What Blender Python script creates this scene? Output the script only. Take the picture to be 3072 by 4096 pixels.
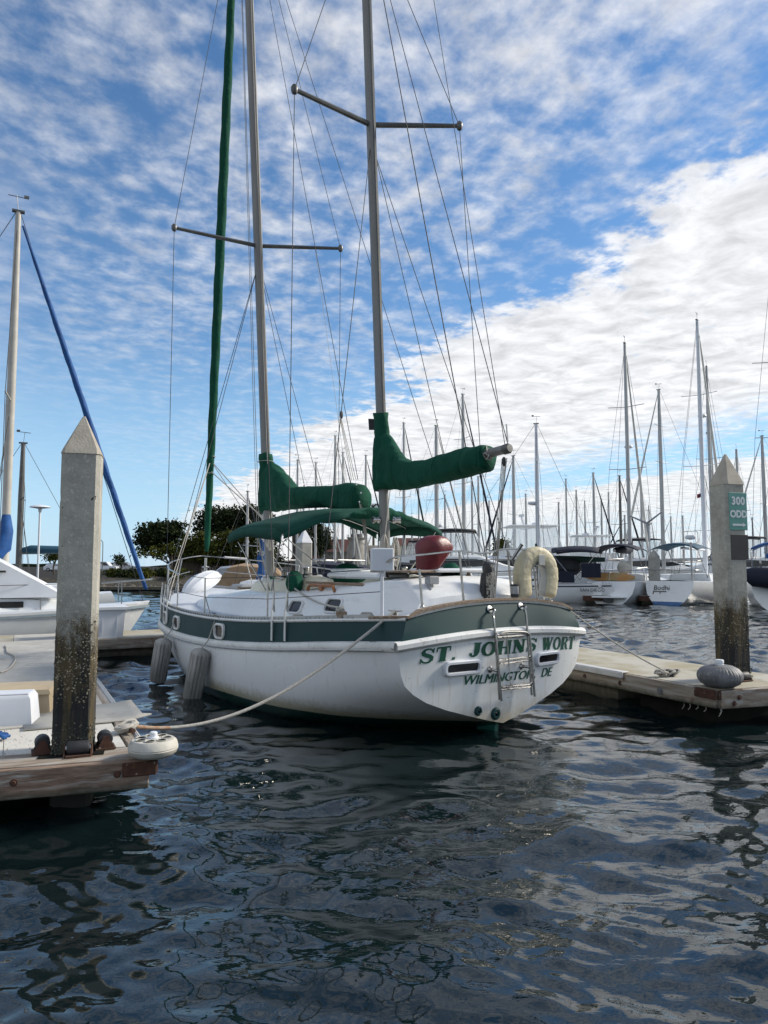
import bpy, math, random
import numpy as np
from mathutils import Vector, Matrix
R = math.radians
sc = bpy.context.scene
for o in list(bpy.data.objects): bpy.data.objects.remove(o)
COL = sc.collection

# ---------------------------------------------------------------- camera
FPX, CAMH, HORIZ = 2840.0, 2.0, 2263.0          # focal length and horizon row for a 3072 x 4096 frame
PITCH = math.atan((HORIZ - 2048) / FPX)
cam = bpy.data.cameras.new('camera')
cam.sensor_fit = 'VERTICAL'; cam.sensor_height = 24.0
cam.lens = 24.0 * FPX / 4096; cam.clip_end = 5000; cam.clip_start = 0.05
camo = bpy.data.objects.new('camera', cam); COL.objects.link(camo)
camo.location = (0, 0, CAMH); camo.rotation_euler = (R(90) + PITCH, 0, 0)
sc.camera = camo
sc.render.resolution_x, sc.render.resolution_y = 768, 1024

# ---------------------------------------------------------------- sky and sun
SUN_AZ, SUN_EL = R(72), R(32)                   # from +Y towards +X
w = bpy.data.worlds.new('World'); sc.world = w; w.use_nodes = True
nt = w.node_tree; N = nt.nodes; Lk = nt.links.new
for n in list(N): N.remove(n)
def wn(t, **k):
    n = N.new(t)
    for a, v in k.items(): setattr(n, a, v)
    return n
def wm(op, a, b=None, c=None):
    n = wn('ShaderNodeMath', operation=op)
    for i, x in enumerate((a, b, c)):
        if x is None: continue
        if isinstance(x, (int, float)): n.inputs[i].default_value = x
        else: Lk(x, n.inputs[i])
    return n.outputs[0]
sky = wn('ShaderNodeTexSky', sky_type='NISHITA'); sky.sun_disc = False
sky.sun_elevation = SUN_EL; sky.sun_rotation = SUN_AZ
sky.air_density = 1.0; sky.dust_density = 0.0; sky.ozone_density = 2.6
tc = wn('ShaderNodeTexCoord'); sep = wn('ShaderNodeSeparateXYZ'); Lk(tc.outputs['Generated'], sep.inputs[0])
zc = wm('MAXIMUM', sep.outputs[2], 0.035)
U = wm('DIVIDE', sep.outputs[0], zc); V = wm('DIVIDE', sep.outputs[1], zc)
comb = wn('ShaderNodeCombineXYZ'); Lk(U, comb.inputs[0]); Lk(V, comb.inputs[1])
def noise(vec, scale, detail, rough, dist=0.0, off=(0, 0, 0), stretch=(1, 1, 1), rot=0):
    mp = wn('ShaderNodeMapping'); mp.inputs['Location'].default_value = off
    mp.inputs['Scale'].default_value = stretch; mp.inputs['Rotation'].default_value = (0, 0, rot); Lk(vec, mp.inputs[0])
    n = wn('ShaderNodeTexNoise'); n.inputs['Scale'].default_value = scale; n.inputs['Detail'].default_value = detail
    n.inputs['Roughness'].default_value = rough; n.inputs['Distortion'].default_value = dist; Lk(mp.outputs[0], n.inputs['Vector'])
    return n.outputs['Fac']
puff = noise(comb.outputs[0], 9.0, 10, 0.57, 0.08, off=(3.1, 1.7, 0), stretch=(1.0, 0.85, 1), rot=R(-25))
broad = noise(comb.outputs[0], 1.05, 4, 0.5, 0.3, off=(7.3, 2.2, 0), rot=R(-25))
shade = noise(comb.outputs[0], 5.5, 7, 0.62, 0.4, off=(1.1, 9.4, 0), rot=R(-25))
# cloud banks lie in long diagonal bands: position across the bands
S_ = wm('DIVIDE', wm('ADD', wm('ADD', V, wm('MULTIPLY', U, 2.49)), -4.05), 2.68)
S_ = wm('ADD', S_, wm('MULTIPLY', wm('ADD', broad, -0.5), 1.1))
S_ = wm('ADD', S_, wm('MULTIPLY', wm('ADD', puff, -0.5), 0.55))
ramp = wn('ShaderNodeValToRGB'); cr = ramp.color_ramp; cr.interpolation = 'EASE'
Lk(wm('DIVIDE', wm('ADD', S_, 2.0), 12.0), ramp.inputs[0])
def key(s, v):
    e = cr.elements.new((s + 2) / 12); e.color = (v, v, v, 1)
cr.elements[0].position = 0; cr.elements[0].color = (.60, .60, .60, 1); cr.elements[1].position = 1; cr.elements[1].color = (.6, .6, .6, 1)  # first key: denser cloud out of view, added to whiten the ambient light
for s, v in ((-1.75, .42), (-0.45, .40), (-0.12, .34), (0.22, .92), (1.7, .95), (2.6, .55), (3.3, .32), (3.9, .40), (4.5, .90), (7.5, .72)): key(s, v)
bank = ramp.outputs[0]
dens = wm('ADD', wm('ADD', wm('MULTIPLY', puff, 1.2), wm('MULTIPLY', broad, 0.62)), wm('MULTIPLY', wm('ADD', bank, -0.5), 1.0))
mr = wn('ShaderNodeMapRange'); mr.interpolation_type = 'SMOOTHSTEP'; Lk(dens, mr.inputs[0])
mr.inputs[1].default_value = 0.63; mr.inputs[2].default_value = 1.20
cover = mr.outputs[0]
# clear sky on the far left horizon: cover thins out away from the bands
thin = wn('ShaderNodeMapRange'); Lk(wm('ADD', U, wm('MULTIPLY', V, 0.25)), thin.inputs[0])
thin.inputs[1].default_value = -1.2; thin.inputs[2].default_value = 0.2; thin.inputs[3].default_value = 0.2; thin.inputs[4].default_value = 1.0
tv = wn('ShaderNodeMapRange'); Lk(V, tv.inputs[0]); tv.inputs[1].default_value = 2.0; tv.inputs[2].default_value = 4.5
tb = wn('ShaderNodeMapRange'); Lk(S_, tb.inputs[0]); tb.inputs[1].default_value = 0.15; tb.inputs[2].default_value = -0.35
cover = wm('MULTIPLY', cover, wm('SUBTRACT', 1.0, wm('MULTIPLY', wm('MULTIPLY', tv.outputs[0], tb.outputs[0]), 0.6)))
fr = wn('ShaderNodeMapRange'); Lk(V, fr.inputs[0]); fr.inputs[1].default_value = 0.3; fr.inputs[2].default_value = 1.5
cover = wm('MULTIPLY', cover, wm('SUBTRACT', 1.0, wm('MULTIPLY', wm('SUBTRACT', 1.0, thin.outputs[0]), fr.outputs[0]))); cover = wm('MULTIPLY', cover, wm('ADD', 0.72, wm('MULTIPLY', wm('MINIMUM', bank, 0.95), 0.24)))
sh = wn('ShaderNodeMapRange'); Lk(shade, sh.inputs[0]); sh.inputs[1].default_value = .34; sh.inputs[2].default_value = .62
bk = wn('ShaderNodeMapRange'); Lk(S_, bk.inputs[0]); bk.inputs[1].default_value = -0.2; bk.inputs[2].default_value = 0.5; bk.inputs[3].default_value = 4.4; bk.inputs[4].default_value = 4.4
lum = wm('MULTIPLY', wm('ADD', wm('MULTIPLY', sh.outputs[0], 0.34), 0.73), bk.outputs[0])
cc = wn('ShaderNodeCombineColor')
Lk(lum, cc.inputs[0]); Lk(lum, cc.inputs[1]); Lk(wm('MULTIPLY', lum, 1.01), cc.inputs[2])
hs = wn('ShaderNodeHueSaturation'); hs.inputs['Saturation'].default_value = 1.15; hs.inputs['Value'].default_value = 0.68; Lk(sky.outputs[0], hs.inputs['Color'])
hz = wn('ShaderNodeMapRange'); Lk(sep.outputs[2], hz.inputs[0]); hz.inputs[1].default_value = .30; hz.inputs[2].default_value = .0; hz.inputs[3].default_value = 0.0; hz.inputs[4].default_value = .85
hzm = wn('ShaderNodeMix', data_type='RGBA'); Lk(hz.outputs[0], hzm.inputs['Factor']); Lk(hs.outputs[0], hzm.inputs['A']); hzm.inputs['B'].default_value = (1.9, 3.1, 4.3, 1)   # pale air low over the horizon
mx = wn('ShaderNodeMix', data_type='RGBA'); Lk(cover, mx.inputs['Factor']); Lk(hzm.outputs['Result'], mx.inputs['A']); Lk(cc.outputs[0], mx.inputs['B'])
bg = wn('ShaderNodeBackground'); bg.inputs['Strength'].default_value = 0.10; Lk(mx.outputs['Result'], bg.inputs[0])
out = wn('ShaderNodeOutputWorld'); Lk(bg.outputs[0], out.inputs[0])
sl = bpy.data.lights.new('sun', 'SUN'); sl.energy = 2.2; sl.angle = R(11); sl.color = (1.0, .93, .82)
so = bpy.data.objects.new('sun', sl); COL.objects.link(so)
sd = Vector((math.sin(SUN_AZ) * math.cos(SUN_EL), math.cos(SUN_AZ) * math.cos(SUN_EL), math.sin(SUN_EL)))
so.rotation_euler = sd.to_track_quat('Z', 'Y').to_euler(); so.location = (30, 20, 40)
vs = sc.view_settings; vs.view_transform = 'Standard'; vs.look = 'None'; vs.exposure = 1.18; vs.gamma = 1.0
sc.cycles.use_denoising = True; sc.cycles.max_bounces = 6; sc.cycles.sample_clamp_indirect = 4.0; sc.cycles.sample_clamp_direct = 2.5; sc.cycles.caustics_reflective = False; sc.cycles.caustics_refractive = False

# ---------------------------------------------------------------- pixel helpers (3072 x 4096 frame)
def ray(u, v):
    x, y, z = (u - 1536) / FPX, 1.0, -(v - 2048) / FPX
    c, s = math.cos(PITCH), math.sin(PITCH)
    return Vector((x, y * c - z * s, y * s + z * c))
def at(u, v, Y):
    r = ray(u, v); return Vector((0, 0, CAMH)) + r * (Y / r.y)
def atd(px, py, Y): return at(px * 1.8517, py * 1.8517, Y)       # 1659-wide view of the photograph
def onz(u, v, z):
    r = ray(u, v); return Vector((0, 0, CAMH)) + r * ((z - CAMH) / r.z)
TH = R(36); BX, BY = 1.351, 8.784
Fv = Vector((-math.sin(TH), math.cos(TH))); Pv = Vector((-math.cos(TH), -math.sin(TH)))
def BP(q, b):                                    # a point of the ketch (forward, port, up) seen at pixel q, port offset b
    r = ray(*q)
    A = np.array([[Fv.x, -r.x], [Fv.y, -r.y]]); t, k = np.linalg.solve(A, -np.array([BX + b * Pv.x, BY + b * Pv.y]))
    return (float(t), b, float(CAMH + k * r.z))
def WB(t, b, z): return Vector((BX + t * Fv.x + b * Pv.x, BY + t * Fv.y + b * Pv.y, z))
c1 = lambda x, y: (600 + x * .5425, 1900 + y * .5425)
c2 = lambda x, y: (1400 + x * .6028, 1900 + y * .6028)
cA = lambda x, y: (620 + x * .3014, 2200 + y * .3014)
cB = lambda x, y: (1100 + x * .3617, 2200 + y * .3617)
cC = lambda x, y: (1400 + x * .4822, 1600 + y * .4822)
cD = lambda x, y: (900 + x * .4219, 1750 + y * .4219)
cU = lambda x, y: (600 + x * .8439, y * .8439)
cV = lambda x, y: (600 + x * .8439, 900 + y * .8439)

# ---------------------------------------------------------------- mesh builder
class MB:
    def __init__(s): s.v = []; s.f = []
    def add(s, vs, fs):
        n = len(s.v); s.v += [tuple(p) for p in vs]; s.f += [tuple(i + n for i in q) for q in fs]; return s
    def box(s, c, d, rz=0.0, taper=1.0, rx=0.0):
        x, y, z = d[0] / 2, d[1] / 2, d[2] / 2
        vs = [(-x, -y, -z), (x, -y, -z), (x, y, -z), (-x, y, -z)] + [(-x * taper, -y * taper, z), (x * taper, -y * taper, z), (x * taper, y * taper, z), (-x * taper, y * taper, z)]
        m = Matrix.Rotation(rz, 3, 'Z') @ Matrix.Rotation(rx, 3, 'X')
        vs = [m @ Vector(p) + Vector(c) for p in vs]
        return s.add(vs, [(3, 2, 1, 0), (4, 5, 6, 7), (0, 1, 5, 4), (1, 2, 6, 5), (2, 3, 7, 6), (3, 0, 4, 7)])
    def bbox(s, c, d, bev, rz=0.0):              # box with bevelled edges
        x, y, z = d[0] / 2, d[1] / 2, d[2] / 2
        rings = []
        def rr(e, zz): return [(-x + e, -y + e, zz), (x - e, -y + e, zz), (x - e, y - e, zz), (-x + e, y - e, zz)]
        def oc(e, zz):
            a, b = x - e, y - e
            k = bev
            return [(-a + k, -b, zz), (a - k, -b, zz), (a, -b + k, zz), (a, b - k, zz), (a - k, b, zz), (-a + k, b, zz), (-a, b - k, zz), (-a, -b + k, zz)]
        rings = [oc(bev, -z), oc(0, -z + bev), oc(0, z - bev), oc(bev, z)]
        m = Matrix.Rotation(rz, 3, 'Z')
        rings = [[m @ Vector(p) + Vector(c) for p in r] for r in rings]
        return s.loft(rings, True, True)
    def loft(s, rings, closed=True, caps=True):
        n = len(rings[0]); vs = [p for r in rings for p in r]; fs = []
        for i in range(len(rings) - 1):
            for j in range(n if closed else n - 1):
                k = (j + 1) % n
                fs.append((i * n + j, i * n + k, (i + 1) * n + k, (i + 1) * n + j))
        if caps and closed:
            fs.append(tuple(range(n - 1, -1, -1))); fs.append(tuple(range((len(rings) - 1) * n, len(rings) * n)))
        return s.add(vs, fs)
    def tube(s, pts, r, n=8, caps=True):
        P = [Vector(p) for p in pts]; rs = r if isinstance(r, (list, tuple)) else [r] * len(P)
        rings = []; up = None
        for i, p in enumerate(P):
            d = (P[min(i + 1, len(P) - 1)] - P[max(i - 1, 0)]).normalized()
            if up is None:
                up = Vector((0, 0, 1)) if abs(d.z) < .9 else Vector((1, 0, 0))
            a = d.cross(up).normalized(); up = a.cross(d).normalized()
            rings.append([p + (a * math.cos(2 * math.pi * j / n) + up * math.sin(2 * math.pi * j / n)) * rs[i] for j in range(n)])
        return s.loft(rings, True, caps)
    def lathe(s, prof, n=16, c=(0, 0, 0), m=None):
        rings = []
        for r, z in prof:
            ring = [Vector((r * math.cos(2 * math.pi * j / n), r * math.sin(2 * math.pi * j / n), z)) for j in range(n)]
            if m is not None: ring = [m @ p for p in ring]
            rings.append([p + Vector(c) for p in ring])
        return s.loft(rings, True, True)
    def poly(s, pts): return s.add(pts, [tuple(range(len(pts)))])
    def prism(s, pts, h):                        # plan polygon extruded by h upward; pts 3-D
        n = len(pts); top = [(p[0], p[1], p[2] + h) for p in pts]
        return s.loft([pts, top], True, True)
    def build(s, name, mat, parent=None, smooth=False, loc=None, rz=None):
        me = bpy.data.meshes.new(name); me.from_pydata(s.v, [], s.f); me.validate(); me.update()
        if smooth:
            me.polygons.foreach_set('use_smooth', [True] * len(me.polygons))
            if smooth != 'all':
                try: me.set_sharp_from_angle(angle=R(38))
                except Exception: pass
        o = bpy.data.objects.new(name, me); COL.objects.link(o)
        for m in (mat if isinstance(mat, (list, tuple)) else [mat]): me.materials.append(m)
        if parent: o.parent = parent
        if loc is not None: o.location = loc
        if rz is not None: o.rotation_euler = (0, 0, rz)
        return o
def tag(o, label=None, cat=None, group=None, kind=None):
    if label: o['label'] = label
    if cat: o['category'] = cat
    if group: o['group'] = group
    if kind: o['kind'] = kind
    return o
def thing(name, label, cat, loc=(0, 0, 0), rz=0.0, group=None):
    o = bpy.data.objects.new(name, None); COL.objects.link(o); o.location = loc; o.rotation_euler = (0, 0, rz); o.empty_display_size = .1
    return tag(o, label, cat, group)
def rrect(w_, h_, r, n=4):
    out_ = []
    for cx, cy, a0 in ((w_ / 2 - r, h_ / 2 - r, 0), (-w_ / 2 + r, h_ / 2 - r, 90), (-w_ / 2 + r, -h_ / 2 + r, 180), (w_ / 2 - r, -h_ / 2 + r, 270)):
        for i in range(n + 1):
            a = R(a0 + 90 * i / n); out_.append((cx + r * math.cos(a), cy + r * math.sin(a)))
    return out_
def lerp(a, b, t): return a + (b - a) * t
def itp(x, xs, ys): return float(np.interp(x, xs, ys))
def spl(pts, k=6):                               # Catmull-Rom through points
    P = [Vector(p) for p in pts]; out_ = []
    for i in range(len(P) - 1):
        a, b, c, d = P[max(i - 1, 0)], P[i], P[i + 1], P[min(i + 2, len(P) - 1)]
        for j in range(k):
            t = j / k
            out_.append(.5 * ((2 * b) + (c - a) * t + (2 * a - 5 * b + 4 * c - d) * t * t + (3 * b - a - 3 * c + d) * t ** 3))
    out_.append(P[-1]); return out_
rnd = random.Random(7)

# ---------------------------------------------------------------- materials
MATS = {}
def mat(name, c, c2=None, rough=.5, metal=0.0, scale=6, detail=6, stretch=(1, 1, 1), contrast=(.35, .65), bump=0.0, bscale=None, bdist=.01, rvar=0.0, coat=0.0, spec=.5, layers=(), sheen=0.0):
    """procedural surface: two tones mixed by noise, relief from noise, and optional stain layers
    layer = (colour, kind, a, b, noise_scale, stretch): kind 'noise' thresholds, 'z' object height range broken up by noise"""
    m = bpy.data.materials.new(name); m.use_nodes = True; t = m.node_tree; b = t.nodes['Principled BSDF']
    L = t.links.new
    tcn = t.nodes.new('ShaderNodeTexCoord'); mp = t.nodes.new('ShaderNodeMapping'); mp.inputs['Scale'].default_value = stretch
    L(tcn.outputs['Object'], mp.inputs[0])
    def nz(sca, det, ro=.55, vec=None):
        n = t.nodes.new('ShaderNodeTexNoise'); n.inputs['Scale'].default_value = sca; n.inputs['Detail'].default_value = det; n.inputs['Roughness'].default_value = ro
        L(vec or mp.outputs[0], n.inputs['Vector']); return n.outputs['Fac']
    def rng(x, a, b_, lo=0., hi=1.):
        n = t.nodes.new('ShaderNodeMapRange'); n.inputs[1].default_value = a; n.inputs[2].default_value = b_; n.inputs[3].default_value = lo; n.inputs[4].default_value = hi
        L(x, n.inputs[0]); return n.outputs[0]
    base = nz(scale, detail)
    mix = t.nodes.new('ShaderNodeMix'); mix.data_type = 'RGBA'
    mix.inputs['A'].default_value = (*c, 1); mix.inputs['B'].default_value = (*(c2 or [x * .8 for x in c]), 1)
    L(rng(base, *contrast), mix.inputs['Factor']); col = mix.outputs['Result']
    for (lc, kind, a, b_, ns, st) in layers:
        mp2 = t.nodes.new('ShaderNodeMapping'); mp2.inputs['Scale'].default_value = st; L(tcn.outputs['Object'], mp2.inputs[0])
        n2 = nz(ns, 6, .6, mp2.outputs[0])
        if kind == 'noise': fac = rng(n2, a, b_)
        else:
            sp = t.nodes.new('ShaderNodeSeparateXYZ'); L(tcn.outputs['Object'], sp.inputs[0])
            ad = t.nodes.new('ShaderNodeMath'); ad.operation = 'MULTIPLY_ADD'; L(n2, ad.inputs[0]); ad.inputs[1].default_value = abs(b_ - a) * (1.2 if kind == 'z' else 0.0); L(sp.outputs[2], ad.inputs[2])
            fac = rng(ad.outputs[0], a + abs(b_ - a) * (.6 if kind == 'z' else 0), b_ + abs(b_ - a) * (.6 if kind == 'z' else 0))
        mm = t.nodes.new('ShaderNodeMix'); mm.data_type = 'RGBA'; L(fac, mm.inputs['Factor']); L(col, mm.inputs['A']); mm.inputs['B'].default_value = (*lc, 1); col = mm.outputs['Result']
    L(col, b.inputs['Base Color'])
    b.inputs['Metallic'].default_value = metal; b.inputs['Specular IOR Level'].default_value = spec
    if rvar: L(rng(base, .3, .7, max(rough - rvar, .02), rough + rvar), b.inputs['Roughness'])
    else: b.inputs['Roughness'].default_value = rough
    if coat: b.inputs['Coat Weight'].default_value = coat; b.inputs['Coat Roughness'].default_value = .1
    if sheen: b.inputs['Sheen Weight'].default_value = sheen
    if bump:
        bn = t.nodes.new('ShaderNodeBump'); bn.inputs['Strength'].default_value = bump; bn.inputs['Distance'].default_value = bdist
        L(nz(bscale or scale * 4, 5), bn.inputs['Height']); L(bn.outputs[0], b.inputs['Normal'])
    MATS[name] = m; return m
gelcoat = mat('gelcoat_white', (.80, .81, .80), (.72, .73, .72), rough=.28, scale=1.3, bump=.03, bscale=3, rvar=.08,
              layers=[((.50, .50, .47), 'noise', .62, .85, 2.2, (.6, .6, 3)), ((.42, .40, .34), 'noise', .70, .9, 9, (4, 4, .5))])
hullpaint = mat('hull_topside_paint', (.77, .78, .78), (.71, .72, .73), rough=.30, scale=.9, rvar=.08, bump=.04, bscale=2.2,
              layers=[((.55, .53, .46), 'noise', .58, .85, 6, (3, 3, .4)), ((.22, .22, .22), 'noise', .715, .76, 3.4, (.5, .5, 6)), ((.40, .385, .28), 'z', .34, .20, 14, (1, 1, .5)),
                      ((.006, .035, .028), 'zc', .165, .150, 1, (1, 1, 1)), ((.004, .012, .011), 'z', .07, -.02, 8, (1, 1, 1))])
transpaint = mat('transom_paint', (.79, .80, .79), (.70, .71, .69), rough=.32, scale=1.6, rvar=.08,
              layers=[((.52, .46, .36), 'noise', .57, .84, 5, (2.5, 5, .45)), ((.22, .22, .21), 'noise', .655, .74, 8, (1.2, 1.2, 3.5)), ((.50, .43, .31), 'z', .42, .14, 10, (1, 1, .6))])
bandgreen = mat('stripe_green_paint', (.009, .039, .041), (.011, .045, .047), rough=.5, scale=2, rvar=.06, spec=.22, layers=[((.04, .09, .09), 'noise', .66, .9, 3, (1, 1, 2))])
lettergreen = mat('lettering_green', (.004, .085, .045), (.004, .07, .04), rough=.4)
railwhite = mat('rub_rail_white', (.76, .76, .74), (.66, .66, .63), rough=.4, scale=3, layers=[((.16, .16, .13), 'noise', .62, .72, 7, (1.2, 1.2, 6)), ((.42, .40, .34), 'noise', .58, .74, 24, (1, 1, .3))])
deckgrey = mat('deck_pale', (.60, .63, .67), (.50, .54, .59), rough=.55, scale=4, bump=.1, bscale=200, bdist=.003)
tanbox = mat('tan_box_plastic', (.50, .40, .25), (.42, .33, .21), rough=.55, scale=3)
cream = mat('cream_gelcoat', (.70, .65, .50), (.62, .57, .44), rough=.4, scale=3)
teak = mat('weathered_teak', (.17, .10, .055), (.26, .20, .14), rough=.75, scale=8, stretch=(1, 6, 6), bump=.5, bscale=30, layers=[((.35, .33, .29), 'noise', .5, .7, 14, (1, 3, 3))])
varnish = mat('varnished_wood', (.33, .13, .035), (.24, .085, .02), rough=.3, scale=10, stretch=(1, 5, 5))
mastk = mat('ketch_mast_grey', (.22, .215, .20), (.17, .168, .158), rough=.45, metal=.15, scale=3, stretch=(3, 3, .3))
alu = mat('mast_aluminium', (.42, .42, .41), (.34, .34, .335), rough=.42, metal=.35, scale=3, stretch=(3, 3, .3))
alud = mat('mast_aluminium_dark', (.14, .14, .13), (.10, .10, .095), rough=.45, metal=.4, scale=4)
steel = mat('stainless_steel', (.45, .44, .42), (.34, .33, .31), rough=.27, metal=1.0, scale=9, layers=[((.25, .14, .07), 'noise', .64, .74, 16, (1, 1, 1))])
wire = mat('rigging_wire', (.085, .085, .085), (.06, .06, .06), rough=.7, metal=.0, spec=.2, scale=30)
canvas = mat('green_canvas', (.003, .057, .032), (.0045, .070, .040), rough=.9, spec=.25, scale=3, bump=.6, bscale=8, bdist=.04,
             layers=[((.30, .33, .31), 'noise', .745, .765, 5.5, (.7, .7, 3)), ((.009, .072, .046), 'noise', .55, .75, 2, (1, 1, 1))])
canvaslt = mat('green_canvas_top', (.007, .066, .046), (.005, .050, .034), rough=.88, spec=.3, scale=2.4, bump=.5, bscale=7, bdist=.03)
navy = mat('navy_canvas', (.006, .009, .022), (.010, .014, .032), rough=.85, scale=3, bump=.4, bscale=5, bdist=.05)
black = mat('black_canvas', (.008, .009, .011), (.014, .015, .018), rough=.8, scale=3)
bluec = mat('blue_canvas', (.004, .055, .20), (.006, .080, .27), rough=.75, scale=4, bump=.5, bscale=9, bdist=.03)
bluecov = mat('blue_green_canvas', (.012, .06, .10), (.016, .08, .13), rough=.8, scale=3)
redc = mat('red_vinyl', (.115, .008, .012), (.145, .013, .017), rough=.45, scale=4, bump=.4, bscale=7, bdist=.03)
tan = mat('tan_canvas', (.33, .22, .13), (.27, .18, .10), rough=.9, scale=4, bump=.4, bscale=6, bdist=.04)
buoyc = mat('horseshoe_vinyl', (.62, .55, .36), (.52, .46, .31), rough=.55, scale=5, bump=.55, bscale=11, bdist=.03, layers=[((.42, .40, .33), 'noise', .55, .75, 4, (1, 1, 1))])
buoyside = mat('horseshoe_side', (.50, .50, .47), (.42, .42, .38), rough=.55, scale=5, bump=.4, bscale=11, bdist=.02)
plastw = mat('white_plastic', (.72, .74, .77), (.66, .68, .71), rough=.4, scale=3)
plastg = mat('grey_plastic', (.35, .36, .37), (.28, .29, .30), rough=.45, scale=5)
darkglass = mat('dark_glass', (.012, .014, .016), (.02, .022, .024), rough=.08, scale=3)
rubber = mat('black_rubber', (.018, .019, .022), (.04, .04, .043), rough=.6, scale=8)
fendm = mat('fender_grey', (.42, .40, .37), (.25, .24, .22), rough=.75, scale=6, stretch=(1, 1, .3), bump=.4, bscale=30, layers=[((.36, .35, .32), 'noise', .58, .72, 14, (2, 2, .3))])
bumpg = mat('dock_bumper_grey', (.20, .20, .205), (.11, .112, .115), rough=.6, scale=7, bump=.3, bscale=30, layers=[((.34, .34, .34), 'noise', .60, .70, 20, (1, 1, .4))])
bumpw = mat('dock_wheel_white', (.55, .53, .47), (.45, .43, .37), rough=.6, scale=5, bump=.35, bscale=25, layers=[((.24, .22, .18), 'noise', .60, .74, 9, (1, 1, 3))])
rope = mat('rope_white', (.50, .48, .43), (.36, .34, .30), rough=.9, scale=60, bump=.7, bscale=120, bdist=.01)
roper = mat('rope_rusty', (.40, .20, .09), (.46, .36, .27), rough=.9, scale=14, bump=.6, bscale=120, bdist=.01)
concrete_old = mat('pile_concrete_plain', (.275, .272, .245), (.205, .205, .188), rough=.85, scale=5, bump=.6, bscale=45, bdist=.006,
               layers=[((.36, .355, .33), 'noise', .56, .72, 14, (1.5, 1.5, .8)), ((.10, .10, .09), 'noise', .675, .73, 12, (1, 1, 1)),
                       ((.050, .046, .036), 'z', 1.42, 1.12, 16, (1, 1, .8)), ((.078, .062, .030), 'z', 1.20, .85, 5, (2, 2, .4)), ((.26, .24, .18), 'noise', .705, .73, 24, (1, 1, .7)),
                       ((.020, .022, .020), 'z', .95, .70, 3, (4, 4, .5)), ((.035, .038, .026), 'z', .72, .45, 30, (1, 1, 1))])
def pile_mat():
    m = bpy.data.materials.new('pile_concrete'); m.use_nodes = True; t = m.node_tree; b = t.nodes['Principled BSDF']; L = t.links.new; nd = t.nodes.new
    tcn = nd('ShaderNodeTexCoord'); sp = nd('ShaderNodeSeparateXYZ'); L(tcn.outputs['Object'], sp.inputs[0]); Z = sp.outputs[2]
    def nz(sc_, det=5, ro=.6, st=(1, 1, 1), off=0.):
        mp = nd('ShaderNodeMapping'); mp.inputs['Scale'].default_value = st; mp.inputs['Location'].default_value = (off, off, off); L(tcn.outputs['Object'], mp.inputs[0])
        n = nd('ShaderNodeTexNoise'); n.inputs['Scale'].default_value = sc_; n.inputs['Detail'].default_value = det; n.inputs['Roughness'].default_value = ro; L(mp.outputs[0], n.inputs['Vector']); return n.outputs['Fac']
    def mth(op, a, c=None):
        n = nd('ShaderNodeMath'); n.operation = op
        for i, x in enumerate((a, c)):
            if x is None: continue
            if isinstance(x, (int, float)): n.inputs[i].default_value = x
            else: L(x, n.inputs[i])
        return n.outputs[0]
    def ss(x, a, c):
        n = nd('ShaderNodeMapRange'); n.interpolation_type = 'SMOOTHSTEP'; L(x, n.inputs[0])
        if a < c: n.inputs[1].default_value, n.inputs[2].default_value = a, c
        else: n.inputs[1].default_value, n.inputs[2].default_value, n.inputs[3].default_value, n.inputs[4].default_value = c, a, 1., 0.
        return n.outputs[0]
    def mix(f, a, c):
        n = nd('ShaderNodeMix'); n.data_type = 'RGBA'; L(f, n.inputs['Factor'])
        for k, x in (('A', a), ('B', c)):
            if isinstance(x, tuple): n.inputs[k].default_value = (*x, 1)
            else: L(x, n.inputs[k])
        return n.outputs['Result']
    col = mix(ss(nz(4, 8, .65), .35, .65), (.41, .395, .34), (.30, .29, .25))
    col = mix(mth('MULTIPLY', ss(nz(34, 4, .7, (1, 1, .8), 3), .56, .66), .75), col, (.56, .54, .47))
    col = mix(ss(nz(17, 3, .6, (1, 1, .7), 8), .70, .73), col, (.045, .043, .038))
    zn = mth('ADD', Z, mth('MULTIPLY', mth('ADD', nz(9, 7, .72, (1, 1, .45), 5), -.5), 1.05))
    grow = ss(zn, 1.66, 1.34)
    brown = mix(ss(nz(6, 5, .6, (2.2, 2.2, .35), 2), .40, .60), (.030, .027, .019), (.090, .066, .030))
    col = mix(grow, col, brown)
    slick = mth('MULTIPLY', ss(zn, 1.12, .92), ss(nz(5, 3, .5, (3, 3, .12), 6), .42, .52)); col = mix(slick, col, (.012, .013, .014))
    vo = nd('ShaderNodeTexVoronoi'); vo.inputs['Scale'].default_value = 46; L(tcn.outputs['Object'], vo.inputs['Vector'])
    barn = mth('MULTIPLY', ss(vo.outputs['Distance'], .36, .26), ss(nz(13, 3, .6, (1, 1, 1), 11), .50, .56))
    band = mth('MULTIPLY', ss(Z, .98, 1.16), ss(Z, 1.66, 1.50)); barn = mth('MULTIPLY', barn, band); col = mix(barn, col, (.34, .31, .23))
    low = mth('MULTIPLY', ss(Z, .68, .50), ss(nz(40, 4, .7, (1, 1, 1), 4), .42, .60)); col = mix(low, col, (.060, .064, .045))
    col = mix(ss(Z, .46, .36), col, (.010, .011, .009))  # shade beneath the dock deck, painted into the pile colour
    L(col, b.inputs['Base Color']); b.inputs['Roughness'].default_value = .85
    bn = nd('ShaderNodeBump'); bn.inputs['Strength'].default_value = .8; bn.inputs['Distance'].default_value = .008
    L(mth('ADD', nz(30, 6, .65), mth('MULTIPLY', barn, 1.5)), bn.inputs['Height']); L(bn.outputs[0], b.inputs['Normal']); return m
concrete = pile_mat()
capc = mat('pile_cap_concrete', (.36, .325, .265), (.44, .40, .33), rough=.9, scale=9, bump=.7, bscale=50, bdist=.006)
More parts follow.
